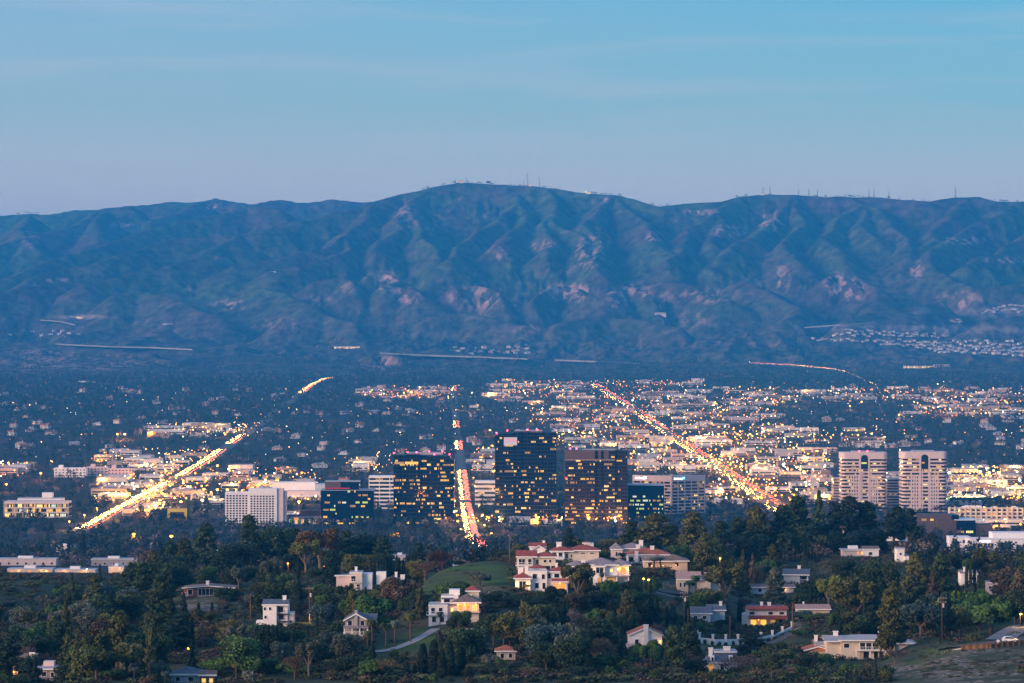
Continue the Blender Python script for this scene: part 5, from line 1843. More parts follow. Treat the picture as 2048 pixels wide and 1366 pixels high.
# the red roofed knoll
house("white villa with red hip roofs, arched window and an orange lit garage", 1083, 980, 106, "the white villa with lit garage", [
    ('box', -8.6, -3.6, 0, 8, 0, 4.3, W_white), ('hip', -8.6, -3.6, 0, 8, 4.3, 1.5, R_red),
    ('box', -4.4, 1.8, 1.5, 10, 0, 6.5, W_white), ('flat', -4.4, 1.8, 1.5, 10, 6.5, .3, R_light, .1),
    ('box', 1.9, 8.6, 2.5, 11, 0, 6.3, W_white), ('hip', 3, 8.6, 2.5, 11, 6.3, 1.2, R_red),
    ('hip', -3.4, 1.0, 6, 12, 6.9, 1.2, R_red), ('gx', 3.6, 8.4, -.4, 2.4, 3.2, .9, R_red, .3), ('box', 3.8, 8.2, 2.3, 2.49, .2, 3.0, W_orange),  # orange box: lamplight on the garage door put into the wall colour
    (w_, 6.2, .3, 3.4, 2.2, 2.28, E_orange), (w_, -6.2, 1.2, 2.2, 2.2, 0, None), (w_, -2.2, 4.2, 1.4, 1.5, 1.5, None), (w_, .6, 4.0, 1.0, 1.6, 1.5, None), (w_, -1.5, 1, 1.2, 1.8, 1.5, None), (w_, .8, .8, 1.0, 2.0, 1.5, None), (w_, 5, 4.4, 1.6, 1.3, 2.5, None), (w_, 2.6, 4.2, .9, 1.6, 2.5, None),  # the orange pane is the garage door, its lamplight built in as glow
    ('chim', -6.8, 5, 4.2, 7.4, 1.8), ('chim', -4.9, 3, 4.2, 8.2, 1.2), ('chim', 5, 8, 6.2, 8.6, .8), ('post', 4.0, -.1, 0, 3.2, T_white), ('post', 8.1, -.1, 0, 3.2, T_white),
    ('lamp', -7.8, -.3, 2.2, E_yellow, 250), ('lamp', -4.6, -.3, 2.2, E_yellow, 250), ('lamp', 6, .6, 2.7, E_amber, 350)])
house("cream split level house with a long dark red gable roof on the knoll", 1072, 1060, 78, "the cream red gabled house", [
    ('box', -6.8, -1, 0, 9, 0, 5, W_cream), ('box', -.98, 6.9, .6, 9, 1.8, 4.9, W_cream), ('box', -.9, 6.8, 2.5, 9, 0, 1.79, T_dark), ('gx', -6.6, 0, -.2, 9.2, 5.0, 1.9, R_red, .5, W_cream), ('hip', -.4, 6.9, .4, 9, 4.9, 1.5, R_red),
    ('bal', -7.2, -1.2, -1.2, -.02, 2.1, T_white), (w_, -5, 2.4, 2.2, 1.9, 0, None), (w_, -2.2, 2.4, 1.2, 1.9, 0, None), (w_, 3.2, 3, 1.0, 1.0, .6, None), (w_, 5, 3, .8, 1.0, .6, None), ('door', .4, 2, 1.0, 2.1, .6, T_dark), ('post', 1.5, .8, -1, 1.8, T_white), ('post', 5.2, .8, -1, 1.8, T_white)])
house("white house with a small red front gable, highest on the knoll's left", 1075, 1130, 34, "the small white gabled house", [
    ('box', -2.9, 2.9, 0, 8, 0, 3.4, W_white), ('gy', -1.6, 2.9, -.1, 8, 3.4, 1.5, R_red, .4, W_white), ('gx', -2.9, 3, 3, 9, 4.2, 1.3, R_red, .4, W_white), ('box', -2.9, 2.9, 3, 8.8, 3.41, 4.2, W_white), (w_, .6, 1, .9, 1, 0, None), ('chim', 2.4, 6, 4, 6.2, .9)])
house("long cream house with a wide red hip roof and white chimney box", 1150, 1130, 102, "the long red hipped house", [
    ('box', -9.2, -4, -1, 9, 0, 4.2, W_white), ('box', -3.98, 9, 0, 9, 0, 4.4, W_cream), ('hip', -9.2, -1, -1, 9, 4.2, 1.7, R_red), ('hip', -2, 9, 0, 9, 4.4, 1.7, R_red, .7), ('bal', -9.4, -4.2, -2.2, -1.02, 1.4, T_white),
    (w_, -7.8, 2, 1.4, 1.7, -1, None), (w_, -5.5, 2, 1.4, 1.7, -1, None), (w_, -3, 1.6, .7, 1.6, 0, None), (w_, -1.4, 1.8, .6, 1.2, 0, None), (w_, 3, 3.2, 1.6, .5, 0, None), (w_, 6.4, 3.2, 1.6, .5, 0, None), ('chim', -6, 3, 5.2, 7.2, 1.9), ('box', 3.6, 7.2, 6, 10, 5.5, 6.8, W_white), ('hip', 3.4, 5.4, 6, 10, 6.8, .4, R_red)])
house("large two storey house with grey tiled roofs and orange lit balcony", 1198, 1020, 124, "the big grey roofed house", [
    ('box', -10.4, -4.5, 3, 12, 0, 6.2, W_cream), ('hip', -10.4, -4.6, 3, 12, 6.2, 1.5, R_grey), ('box', -4.5, 6.3, 1, 12, 0, 6.9, W_white), ('hip', -4.5, 6.3, 1, 12, 6.9, 2.0, R_grey, .7), ('box', 6.32, 10.3, 3, 12, 0, 6.6, W_white), ('hip', 4.6, 10.3, 2.5, 12, 6.7, 1.6, R_grey, .7),
    ('box', -1.6, 2.0, -.4, .99, 0, 6.6, W_white), ('hip', -1.6, 2.0, -.6, 2.6, 6.6, .8, R_grey, .4), ('box', 2.02, 10.1, -1.4, .95, 3.0, 3.4, R_grey),
    (w_, -3.2, 4.1, 2.0, 1.9, 1, None), (w_, .2, 4.3, 2.4, 1.8, -.4, None), (w_, 4.3, 4.6, .9, 1.0, 1, E_bright), (w_, -3.1, .4, 2.2, 2.4, 1, None), (w_, .2, 1.0, 1.4, 1.8, -.4, E_dim), (w_, 4.2, .3, 2.4, 2.2, 1, E_dim), (w_, 8.3, 3.7, 1.6, 2.2, 3, E_orange), ('bal', 6.5, 10.6, 1.2, 2.98, 3.45, T_white),
    ('chim', -5.3, 2, 4, 8.4, 1.3), ('post', 2.3, -1.2, 0, 3, T_white), ('post', 6, -1.2, 0, 3, T_white), ('post', 10, -1.2, 0, 3, T_white), ('lamp', 6.9, 2.6, 5.9, E_amber, 300), ('lamp', 9.9, 2.6, 5.9, E_amber, 300),
    ('wall', -4, -1.2, -8, -5, .1, W_teal), ('wall', -4, 2.2, -9, -6, -1.8, W_white), ('post', -1.2, -8, -3, .4, T_white), ('post', 2, -8, -3, .4, T_white), ('lamp', 3.6, -8.4, -.7, E_yellow, 200)])
house("pale grey tiled house behind the big grey roofed one, hips overlapping", 1255, 1200, 70, "the pale hipped house", [
    ('box', -6.4, -2, 0, 9, 0, 4, W_lav), ('hip', -6.4, -2.4, 0, 9, 4, 2.2, R_grey), ('box', -2, 6.8, 2, 11, 0, 4.2, W_lav), ('hip', -2.6, 6.8, 2, 11, 4.2, 2.0, R_grey, .7), (w_, -4.4, 1.4, .8, 1.6, 0, None), ('chim', 5.6, 5, 5, 7.2, 1.6)])
house("white house under a broad orange red hip roof with three chimneys", 1297, 1150, 88, "the orange roofed house", [
    ('box', -8, 7.8, 0, 10, 0, 3.2, W_white), ('hip', -8, 7.8, 0, 10, 3.2, 2.1, R_orange, .8), ('chim', -4.6, -.4, 0, 4.4, 1.3), ('chim', -3.8, 5, 4.4, 6.6, 1.5), ('chim', 1.6, 4, 4.6, 6.2, 1.5), (w_, -6.6, .6, 1.8, 1.8, 0, None), (w_, -2.4, .8, 2.0, 1.4, 0, None), (w_, 3, .8, 1.4, 1.4, 0, None)])
house("brown shingled hip roofed house behind palms and three small lamps", 1332, 1120, 92, "the brown roofed house", [
    ('box', -8.2, 8.0, 0, 10, 0, 2.8, W_beige), ('hip', -8.2, 2, -1, 9, 2.8, 2.0, R_brown, .7), ('hip', -2, 8, 0, 10, 2.8, 2.1, R_brown, .8), (w_, -6, .8, 1.4, 1.4, 0, None), (w_, 4, .8, 1.4, 1.4, 0, None), ('lamp', -5.4, -1.6, 1.2, E_amber, 120), ('lamp', -1.2, -1.6, 1.2, E_amber, 120), ('lamp', 3.6, -1.6, 1.4, E_amber, 120)])
house("beige two storey house with a pink gable roof and a big square chimney", 1399, 1060, 92, "the beige gabled house", [
    ('box', -7.8, -4, 0, 9, 0, 5.4, W_beige), ('gx', -7.8, .4, .4, 9, 5.4, 2.4, R_pinkish, .4, W_beige), ('box', -3.98, 4.4, 2, 11, 0, 5.2, W_cream), ('gx', .4, 7.6, 3, 11, 4.4, 1.8, R_pinkish, .4, W_cream), ('box', 4.42, 7.6, 3.2, 11, 0, 4.4, W_cream), ('chim', 3.0, 1.4, 0, 7.6, 1.9, W_cream),
    (w_, -6.7, 2.8, .7, 1.6, 0, None), (w_, -5.3, 2.8, .7, 1.6, 0, None), (w_, -2, 3, 1.2, 1.3, 2, None), (w_, 1, .4, 1.5, 1.6, 2, None), ('door', -3.2, 0, 1, 2.1, 2, W_white)])
house("pale blue sided house with a grey gable roof among dark trees", 1592, 1200, 50, "the pale blue gabled house", [
    ('box', -4.9, 1.6, 0, 9, 0, 3.6, W_teal), ('gx', -5, 5, -.3, 9.4, 3.6, 2.0, R_blue, .5, W_teal), ('box', 1.62, 4.8, 2, 9, 0, 3.5, W_teal), ('chim', 1, 4.6, 4.4, 6.8, 1.2), ('post', 4.6, .2, -1, 3.5, T_white), ('bal', 1.7, 4.9, .2, 1.9, .8, W_teal), (w_, 3.1, 1.2, 1.6, 1.6, 2, None)], yaw=-.15)
house("long low dim house with a dark flat roof and one orange lamp", 1546, 1150, 84, "the long dim house", [
    ('box', -8, 8, 0, 8, 0, 2.3, W_teal), ('gx', -8, 8, 0, 8, 2.3, .9, R_brown, .6, W_teal), (w_, -5, .6, 1.4, 1.2, 0, None), (w_, 3, .6, 1.4, 1.2, 0, None), ('lamp', 4.8, -.6, 1.6, E_amber, 150)], pad=0)
house("white two storey house with red tile bands and yellow lit ground floor", 1531, 1020, 92, "the white red banded house", [
    ('box', -6.2, 7.3, 1, 9, 0, 5.8, W_white), ('shed', -6.2, 7.3, .1, 1.6, 5.8, .9, R_red, .5), ('flat', -5.8, 7, 1.7, 9, 6.3, .3, R_blue, .1), ('shed', -5.6, 7.2, -1.6, .9, 2.7, .8, R_red, .2), ('box', -7.8, -6.22, 1.6, 8, 0, 4.2, W_white),
    (w_, -4.5, 4.0, 1.7, .9, 1, None), (w_, 1.8, 4.0, 1.5, .9, 1, None), (w_, 5.6, 4.0, 1.5, .9, 1, None), (w_, -4, .4, 1.9, 1.8, 1, E_warm), (w_, -.6, .4, 1.9, 1.8, 1, E_warm), (w_, 2.6, .4, 1.6, 1.8, 1, E_dim), (w_, 5.2, .4, 1.4, 1.8, 1, None), ('post', -5.4, -1.5, -1, 2.7, T_white), ('post', 7, -1.5, -1, 2.7, T_white),
    ('chim', -1, 4, 6.6, 7.8, .9), ('chim', 1.6, 4, 6.6, 7.7, 1.1), ('lamp', -2.4, -.5, 2.3, E_amber, 160)])
house("large cream house with a curved white balcony and pale grey hip roof", 1735, 860, 160, "the cream balcony house", [
    ('box', -7.6, 7.8, 0, 11, 0, 5.4, W_cream), ('hip', -7.6, 8, 0, 11, 5.4, 1.0, R_light, .9), ('box', 7.82, 12.6, 1, 10, 0, 3.9, W_cream), ('hip', 7.4, 13.6, 1, 10, 4.4, .8, R_light, .6), ('box', -11.5, -7.62, 1.5, 10, 0, 5.0, W_cream), ('gx', -12, -7, .6, 10, 5.0, 1.2, R_light, .4, W_cream),
    ('bal', -3.6, 6.6, -1.5, -.02, 2.7, T_white), ('post', -3.4, -1.3, -1, 2.5, T_white), ('post', .6, -1.3, -1, 2.5, T_white), ('post', 5, -1.3, -1, 2.5, T_white),
    (w_, -6, 3.3, 1.5, 1.2, 0, None), (w_, -1.4, 2.9, 1.5, 1.8, 0, None), (w_, .4, 2.9, 1.5, 1.8, 0, None), (w_, 2.2, 2.9, 1.5, 1.8, 0, None), (w_, 5.0, 2.9, 1.8, 1.8, 0, E_dim), (w_, -.4, .3, 1.6, 1.9, 0, None), (w_, 2.4, .2, 1.2, 2.0, 0, None), ('door', 3.9, 0, 1, 2.1, 0, T_dark), ('chim', 4.2, 4, 5.6, 7.4, 1.1), ('chim', -8.6, 5, 5.4, 7.4, 1.3)])
house("low grey gabled wing with an orange eave left of the cream balcony house", 1652, 868, 48, "the orange eaved house", [
    ('box', -2.6, 3.2, 0, 9, 0, 3.0, W_beige), ('gx', -2.8, 3.2, 0, 9, 3.0, 1.3, R_light, .5, W_beige), ('gy', -6.4, 1.4, -3, 5, 1.9, 1.2, R_orange, .4, W_orange), ('box', -5.6, .8, -2.6, 5, 0, 1.9, W_beige), ('chim', -2.6, 3, 3.4, 5.6, .9), ('box', -2.2, 2.0, 3, 6, 4.2, 5.1, T_dark), (w_, -4, .4, 1.2, 1.1, -2.6, None)])
house("white house with a blue slate mansard roof and two arched dormers", 1440, 830, 66, "the mansard house", [
    ('box', -4.4, 4.6, 0, 9, 0, 2.7, W_white), ('hip', -4.4, 4.6, 0, 9, 2.7, 3.0, R_blue, .4), ('box', -1.4, 4.8, 2.4, 8, 2.7, 5.4, R_blue), ('flat', -1.4, 4.8, 2.4, 8, 5.4, .3, R_light, .1),
    ('box', -2.6, -1.5, .2, 3, 3.0, 4.6, W_white), (w_, -2.05, 3.2, .6, 1.0, .2, None), ('box', 2.5, 3.6, .2, 3, 3.2, 4.6, W_white), (w_, 3.05, 3.4, .6, .9, .2, None), (w_, -2.6, .5, 1.9, 1.8, 0, E_dim), (w_, .6, .5, 1.0, 1.8, 0, None), ('chim', -2.4, 3, 4.2, 6.4, 1.1), ('chim', 2.2, 4, 5.4, 6.6, 1.8)])
house("white house with orange gable roof and tall white chimney at lower right", 1290, 880, 72, "the orange gabled house", [
    ('box', -4.8, 5, 0, 9, 0, 4.2, W_white), ('gy', -4.8, 5, -.1, 9, 4.2, 2.2, R_orange, .4, W_white), ('chim', .3, -.2, 0, 7.2, 1.3), ('box', -5.6, -3.4, -2, -.02, 0, 2, W_pink), (w_, -2.4, 1.8, 1.0, 1.3, 0, None), (w_, 3, 1.8, 1.2, 1.3, 0, None), ('lamp', 4.4, -.4, 2.6, E_yellow, 60)])
house("little house with a faded red hip roof sunk among dark trees", 1012, 800, 40, "the little red hipped roof", [('box', -2.5, 2.5, 0, 5, 0, 2.3, W_cream), ('hip', -2.5, 2.5, 0, 5, 2.3, 1.3, R_orange), (w_, -1, .6, .9, 1.1, 0, None), (w_, 1.2, .6, .9, 1.1, 0, None)])
house("long house with dark blue slate roofs beside the curving drive", 1415, 1000, 72, "the blue slate house", [
    ('box', -6, 1, 0, 9, 0, 2.6, W_teal), ('gx', -6, 1.2, 0, 9, 2.6, 1.8, R_blue, .5, W_teal), ('box', 1.02, 6, 3, 11, 0, 3.4, W_teal), ('gx', .4, 6, 3, 11, 3.4, 1.6, R_blue, .5, W_teal), (w_, -4, .7, 1.3, 1.2, 0, None), (w_, -1, .7, 1.3, 1.2, 0, None), ('chim', 4.8, 6, 4.4, 6.0, .9)])
house("white stepped modern house with terraces and orange lit upper rooms", 908, 900, 106, "the stepped modern house", [
    ('box', -7.6, -2, 0, 9, 0, 5.4, W_white), ('flat', -7.6, -2, 0, 9, 5.4, .3, R_light, .1), ('box', -4, 1.2, 4, 11, 5.41, 8.0, W_white), ('shed', -3.8, -.4, 3.6, 6, 7.0, 1.0, R_blue, .1), ('box', -1.6, 1.6, 6, 11, 8.01, 9.6, W_white), ('box', -1.98, .9, 1, 11, 0, 5.2, W_lav),
    ('box', .92, 7.4, .8, 11, 0, 6.2, W_cream), ('hip', 0, 7.4, .4, 11, 6.2, 1.9, R_brown, .8), ('box', 3.8, 7.4, 8, 14, 6.2, 9.0, W_cream), ('hip', 3.6, 7.4, 8, 14, 9, 1.3, R_red, .4),
    ('bal', -8.2, -3, -1.1, -.02, 2.7, T_white), ('bal', -.6, 7.8, -.8, .78, 3.5, W_pink, W_pink), ('bal', -1, 3, -.9, .78, .9, W_pink, W_pink),
    (w_, -6.3, 3.1, 1.1, 1.6, 0, None), (w_, -4, 3.1, 1.1, 1.6, 0, None), (w_, -6, .4, 1.2, 1.6, 0, None), (w_, -3.6, .4, 1.2, 1.6, 0, None), (w_, -2.2, 6.0, 1.8, 1.0, 4, None), (w_, 2.0, 3.8, 1.4, 1.7, .8, E_orange), (w_, 4.2, 3.8, 1.4, 1.7, .8, E_orange), (w_, 6.2, 3.8, 1.2, 1.7, .8, E_warm), (w_, 4.8, 7.0, .9, 1.0, 8, E_warm), (w_, -.6, 3.4, .7, 1.2, 1, E_bright), (w_, 2.4, 1.0, 1.2, 1.6, .8, None),
    ('lamp', 3.1, -.2, 5.7, E_amber, 300), ('lamp', 6.6, -.2, 5.7, E_amber, 300), ('lamp', 1.2, -.2, 5.7, E_amber, 250)])
house("narrow grey gabled house with white porch and central chimney", 712, 860, 50, "the grey gabled porch house", [
    ('box', -3.2, 3.2, 1, 9, 0, 5.2, W_grey), ('gy', -3.2, 3.2, .9, 9, 5.2, 2.0, R_blue, .5, W_grey), ('gx', 1.4, 5.6, 4, 10, 4.6, 2.0, R_blue, .3, W_grey), ('shed', -3.4, 3.4, -.8, .9, 3.2, .5, R_grey, .2), ('bal', -3.5, 3.5, -.7, .98, 1.2, T_white), ('box', -3.4, 3.4, -.6, .96, -3, .98, W_grey),
    ('post', -3.3, -.6, 1.2, 3.2, T_white), ('post', -1.1, -.6, 1.2, 3.2, T_white), ('post', 1.1, -.6, 1.2, 3.2, T_white), ('post', 3.3, -.6, 1.2, 3.2, T_white), (w_, -1.8, 3.9, 1.2, 1.3, 1, None), (w_, 1.8, 3.9, 1.2, 1.3, 1, None), (w_, -1.8, -1.4, 1.6, 1.3, -.6, None), ('bal', -3, 3.4, -1.6, -.62, -1.8, T_white), ('chim', 0, .8, 0, 8.0, .8, W_grey), ('door', 1.4, 1.3, .9, 1.9, 1, T_dark)])
house("pale three storey house with two stacked dark balconies and slate roof", 553, 930, 58, "the three storey house", [
    ('box', -4.2, 0, 0, 9, 0, 6.6, W_white), ('gx', -4.2, 3.4, 0, 9, 6.6, 1.3, R_blue, .3, W_white), ('box', .02, 3.4, 1, 9, 0, 6.6, W_white), ('box', 3.42, 5.2, 1.4, 8, 0, 4, W_lav), ('bal', .1, 3.5, -.4, .98, 3.9, T_dark, T_dark), ('bal', .1, 3.5, -.4, .98, 1.6, T_dark, T_dark), ('box', -6.4, -4.22, .5, 5, 0, 1.6, W_white),
    (w_, -3.6, 5.0, .7, .9, 0, None), (w_, -2, 5.0, .7, .9, 0, None), (w_, -3.4, 2.4, .7, .9, 0, None), (w_, 1.2, 4.3, 1.6, 1.7, 1, None), (w_, 1.4, 2.0, 1.6, 1.6, 1, None), (w_, 1.2, -.6, 1.6, 1.5, 1, None), (w_, 4.3, 1.0, .8, .8, 1.4, None), ('chim', 2.2, 4, 7, 9, 1.1)])
house("red brick ranch house with a low gable and wide white window wall", 418, 1080, 108, "the brick ranch house", [
    ('box', -9, 9, 0, 9, 0, 2.8, W_brick), ('gy', -9, 9, -.4, 9, 2.8, .8, R_brown, .7, W_brick), (w_, -1.2, .3, 5.4, 2.3, 0, G_dark), (w_, -6.8, .4, 1.6, 1.9, 0, None), (w_, 5.2, .3, 1.5, 2.2, 0, None), (w_, 7.8, 1.2, 1.0, .8, 0, None), ('chim', -.9, 4, 3.2, 4.9, 1.1), ('wall', -4, 5, -1.6, -1.5, .05, W_lav), ('bal', -9.6, -7.4, -1.2, -.02, .2, T_white)])
house("white flat roofed modern house with stacked terraces behind cypresses", 722, 1100, 66, "the white terraced house", [
    ('box', -4.2, .4, 0, 8, 0, 6.4, W_cream), ('flat', -4.2, .4, 0, 8, 6.4, .3, R_light, .1), ('box', .42, 4, 1.5, 9, 0, 6.0, W_white), ('box', -9.2, -4.22, 2, 8, 0, 5.2, W_pink), ('flat', -9.6, -4.2, 1.6, 8, 5.2, .3, R_light, .2), ('box', 5.4, 9, 3, 9, 2, 6.4, W_white), ('chim', -2, 4, 6.4, 8.2, .9), ('bal', -4.3, .5, -.9, -.02, 3.2, T_white), (w_, -2.8, 3.4, 1.6, 1.9, 0, None), (w_, -1, .4, 1.2, 1.9, 0, None), ('bal', -4.3, .5, -.9, -.02, .4, T_white)])
house("little dark red chalet with white chimneys next to the cypress row", 785, 1100, 36, "the red chalet", [
    ('box', -3, 3, 0, 7, 0, 2.6, W_brick), ('gy', -3, 3, -.2, 7, 2.6, 1.4, R_light, .5, W_brick), ('chim', 1.2, 3, 3, 5.6, .9), ('chim', 3.6, 3, 1, 4.6, 1.6), (w_, -1, .3, 1.2, 1.2, 0, E_dim), (w_, 1.4, .3, 1.0, 1.6, 0, None)])
house("brown roofed house with a broad pale chimney and orange wall at lower left", 50, 800, 52, "the wide chimney house", [
    ('box', -3.2, 1.2, 0, 8, 0, 4.2, W_beige), ('gx', -3.2, 2.6, 0, 8, 4.2, 1.3, R_brown, .4, W_orange), ('box', 1.22, 2.8, .6, 7, 0, 4, W_teal), ('chim', 1.9, .2, 0, 6.0, 1.3), (w_, -2, 2.8, 1.6, .9, 0, E_orange), (w_, -1.2, .6, 1.4, 1.3, 0, None), ('lamp', -2.9, -.5, 1.2, E_amber, 120)])
house("flat roofed grey blue house at the lower left corner", 94, 780, 36, "the flat grey house", [
    ('box', -2.6, 2.6, 0, 7, 0, 3.2, W_grey), ('flat', -2.8, 2.8, -.4, 7, 3.2, .3, R_light, .3), ('box', -1.6, 1.2, 4, 7, 3.5, 4.8, W_lav), (w_, -.8, 1.4, 1.2, 1.1, 0, None), (w_, 1.4, 1.2, .8, 1.2, 0, None)])
house("low house with a wide slate blue hip roof at the bottom edge", 372, 742, 58, "the slate hipped house", [('box', -3.6, 3.6, 0, 8, 0, 2.2, W_teal), ('hip', -3.6, 3.6, 0, 8, 2.2, 1.4, R_blue, .6), (w_, -2, .6, 1.0, 1.0, 0, None), (w_, 1.2, .6, 1.2, 1.0, 0, None)])
house("warm lit bungalow half hidden by leaves at the bottom edge", 415, 736, 28, "the lit bungalow", [('box', -1.9, 1.9, 0, 5, 0, 2.2, W_brown), ('gx', -1.9, 1.9, 0, 5, 2.2, .8, R_brown, .4, W_brown), (w_, -.9, .5, .9, .9, 0, E_warm), (w_, .9, .5, .8, .9, 0, E_warm)])
house("white gabled house high on the wooded rise at the right", 1780, 1500, 46, "the white hilltop gable", [('box', -4.6, 4.6, 0, 9, 0, 3, W_white), ('gy', -4.6, 4.6, -.2, 9, 3, 1.6, R_light, .6, W_white), ('box', 4.62, 9, 3, 8, 0, 1.6, W_white), ('chim', .8, 4, 4, 5.6, 1.2), (w_, -2, .8, 1.2, 1.2, 0, None)])
house("low white house with two lit windows behind cypresses at right centre", 1722, 1300, 74, "the low white lit house", [('box', -8, 1, 0, 8, 0, 2.6, W_lav), ('flat', -8.4, 1, -.3, 8, 2.6, .3, R_light, .3), ('box', 1.02, 7.6, -1, 8, 0, 3.0, W_white), ('gx', 1, 7.6, -1, 8, 3.0, 1, R_brown, .4, W_white), (w_, -1.2, .6, .7, 1.4, 0, E_orange), (w_, .4, .6, .7, 1.4, 0, E_warm), (w_, 4, .6, 1.4, 1.2, -1, None), ('box', -5, -1, 3, 7, 2.95, 4.2, W_white)])
house("tall narrow white house stepping down the slope at right centre", 1805, 1250, 26, "the narrow white house", [('box', -2.4, .8, 0, 7, 0, 5.4, W_white), ('flat', -2.4, .8, 0, 7, 5.4, .3, R_light, .2), ('box', .82, 2.6, -1, 6, 0, 2.6, W_white), ('shed', .6, 2.7, -1, 6, 2.6, .5, R_grey, .1), (w_, -.8, 3, .8, 1, 0, None)])
house("orange lit house glowing under the dark pines at right", 1714, 1450, 50, "the orange lit house", [('box', -6, 6, 0, 8, 0, 2.6, W_beige), ('gx', -6, 6, 0, 8, 2.6, 1.1, R_brown, .5, W_beige), (w_, -4, .5, 2.0, 1.6, 0, E_orange), (w_, -.6, .5, 1.6, 1.6, 0, E_warm), (w_, 3.6, .5, 1.8, 1.6, 0, E_orange), ('lamp', -5.4, -.5, 2.1, E_amber, 300), ('lamp', 2, -.5, 2.1, E_amber, 300)], pad=1)
house("long low house with a faded pink tile roof under the tall right trees", 1627, 1010, 66, "the faded pink roof", [('box', -5.4, 5.4, 0, 8, 0, 1.6, W_beige), ('gx', -5.4, 5.4, 0, 8, 1.6, 1.3, R_pinkish, .5, W_beige), ('chim', -3, 4, 2.6, 3.6, .5), (w_, -3, .4, 1, .9, 0, None)])
house("white house end showing between trees near the right edge", 1938, 1150, 34, "the white house end", [('box', -3, 3, 0, 8, 0, 4.6, W_white), ('gx', -3, 3, 0, 8, 4.6, 1.2, R_grey, .4, W_white), ('chim', -1.4, 2, 5, 7, 1), (w_, 1, 2.4, 1, 1.1, 0, None)])
house("pink stucco house corner between cypresses near the right edge", 1985, 1100, 26, "the pink house corner", [('box', -2.2, 2.2, 0, 7, 0, 4.2, W_pink), ('flat', -2.2, 2.2, 0, 7, 4.2, .3, R_pinkish, .2), (w_, -1, 2, .8, 1, 0, None), (w_, 1, .4, .8, 1, 0, None)])
house("white stepped apartment house rising among trees left of centre", 424, 1700, 40, "the white stepped house", [('box', -5.5, 5.5, 0, 10, 0, 4, W_cream), ('box', -3.6, 5.5, 3, 12, 4.01, 6, W_white), ('flat', -5.6, 5.6, -.2, 10, 4, .3, R_light, .1), ('flat', -3.6, 5.6, 2.8, 12, 6, .3, R_light, .1), (w_, -3, 1.6, 1.4, 1.2, 0, E_dim), (w_, 1, 1.6, 1.4, 1.2, 0, None), (w_, 1, 4.6, 1.4, 1, 3, None)])
for (px, D, w, h, lab, wm) in ((52, 2330, 120, 5, "long white flat roofed shop block at the far left below the valley", W_lav), (228, 2320, 92, 5, "long pale shop block with a curved left end at left", W_grey), (232, 1950, 30, 5, "small orange lit white shop under the pale shop block", W_cream), (60, 2000, 90, 3.2, "low warm lit shop roof at the left edge", W_cream), (150, 1960, 80, 3, "low white shop roof right of the warm lit one", W_lav), (480, 2400, 40, 4, "low white roofed shop behind the tall left trees", W_white), (130, 2750, 34, 6, "white and glass shop lit from inside below the office", W_white), (915, 2100, 20, 3.5, "small white hall in the dip behind the grassy knoll", W_white), (800, 2500, 36, 4, "pale flat shop among the trees below the avenue", W_lav)):
    m_ = F / D
    hw = w / 2 / m_
    sp = [('box', -hw, hw, 0, 14, 0, h, wm), ('flat', -hw, hw, 0, 14, h, .3, R_light, .3), ('box', -hw * .3, hw * .2, 4, 9, h + .36, h + 2, W_white)]
    lit = "lit" in lab
    for j in range(max(2, int(hw / 3))):
        sp.append((w_, -hw + 2 * hw * (j + .5) / max(2, int(hw / 3)), .8, 1.8, 1.6, 0, (E_dim if j % 2 else E_orange) if lit else None))
    if lit:
        sp += [('lamp', -hw * .5, -.8, h - .6, E_amber, 220), ('lamp', hw * .5, -.8, h - .6, E_amber, 220)]
    house(lab, px, D, w, "the " + lab.split(" shop")[0].split(" hall")[0] + " shop", sp, name="shop", cat="shop", pad=8)

# ------------------------------------------------------------------ walls, fences, drives, path, poles, parked car
def on(px, D):
    X = PX(px, D)
    return X, D, G(X, D)
strip("driveway", [(PX(px, D), D) for px, D in ((1378, 930), (1400, 922), (1440, 918), (1500, 928), (1590, 945))], 5, M_asph, dz=.12, n=2)
strip("footpath", [(PX(px, D), D) for px, D in ((752, 828), (775, 838), (800, 850), (826, 862), (850, 876), (872, 890))], 3.2, M_conc, dz=.15, n=2)
strip("road", [(PX(px, D), D) for px, D in ((1880, 812), (1930, 806), (1980, 806), (2030, 812), (2100, 826))], 6, M_asph, dz=.15, n=2)
strip("road", [(PX(px, D), D) for px, D in ((2000, 815), (2030, 850), (2056, 890), (2075, 930))], 8, M_road, dz=.22, n=3)
strip("road", [(PX(px, D), D) for px, D in ((1310, 1047), (1345, 1046), (1390, 1052))], 6, M_asph, dz=.12, n=3)
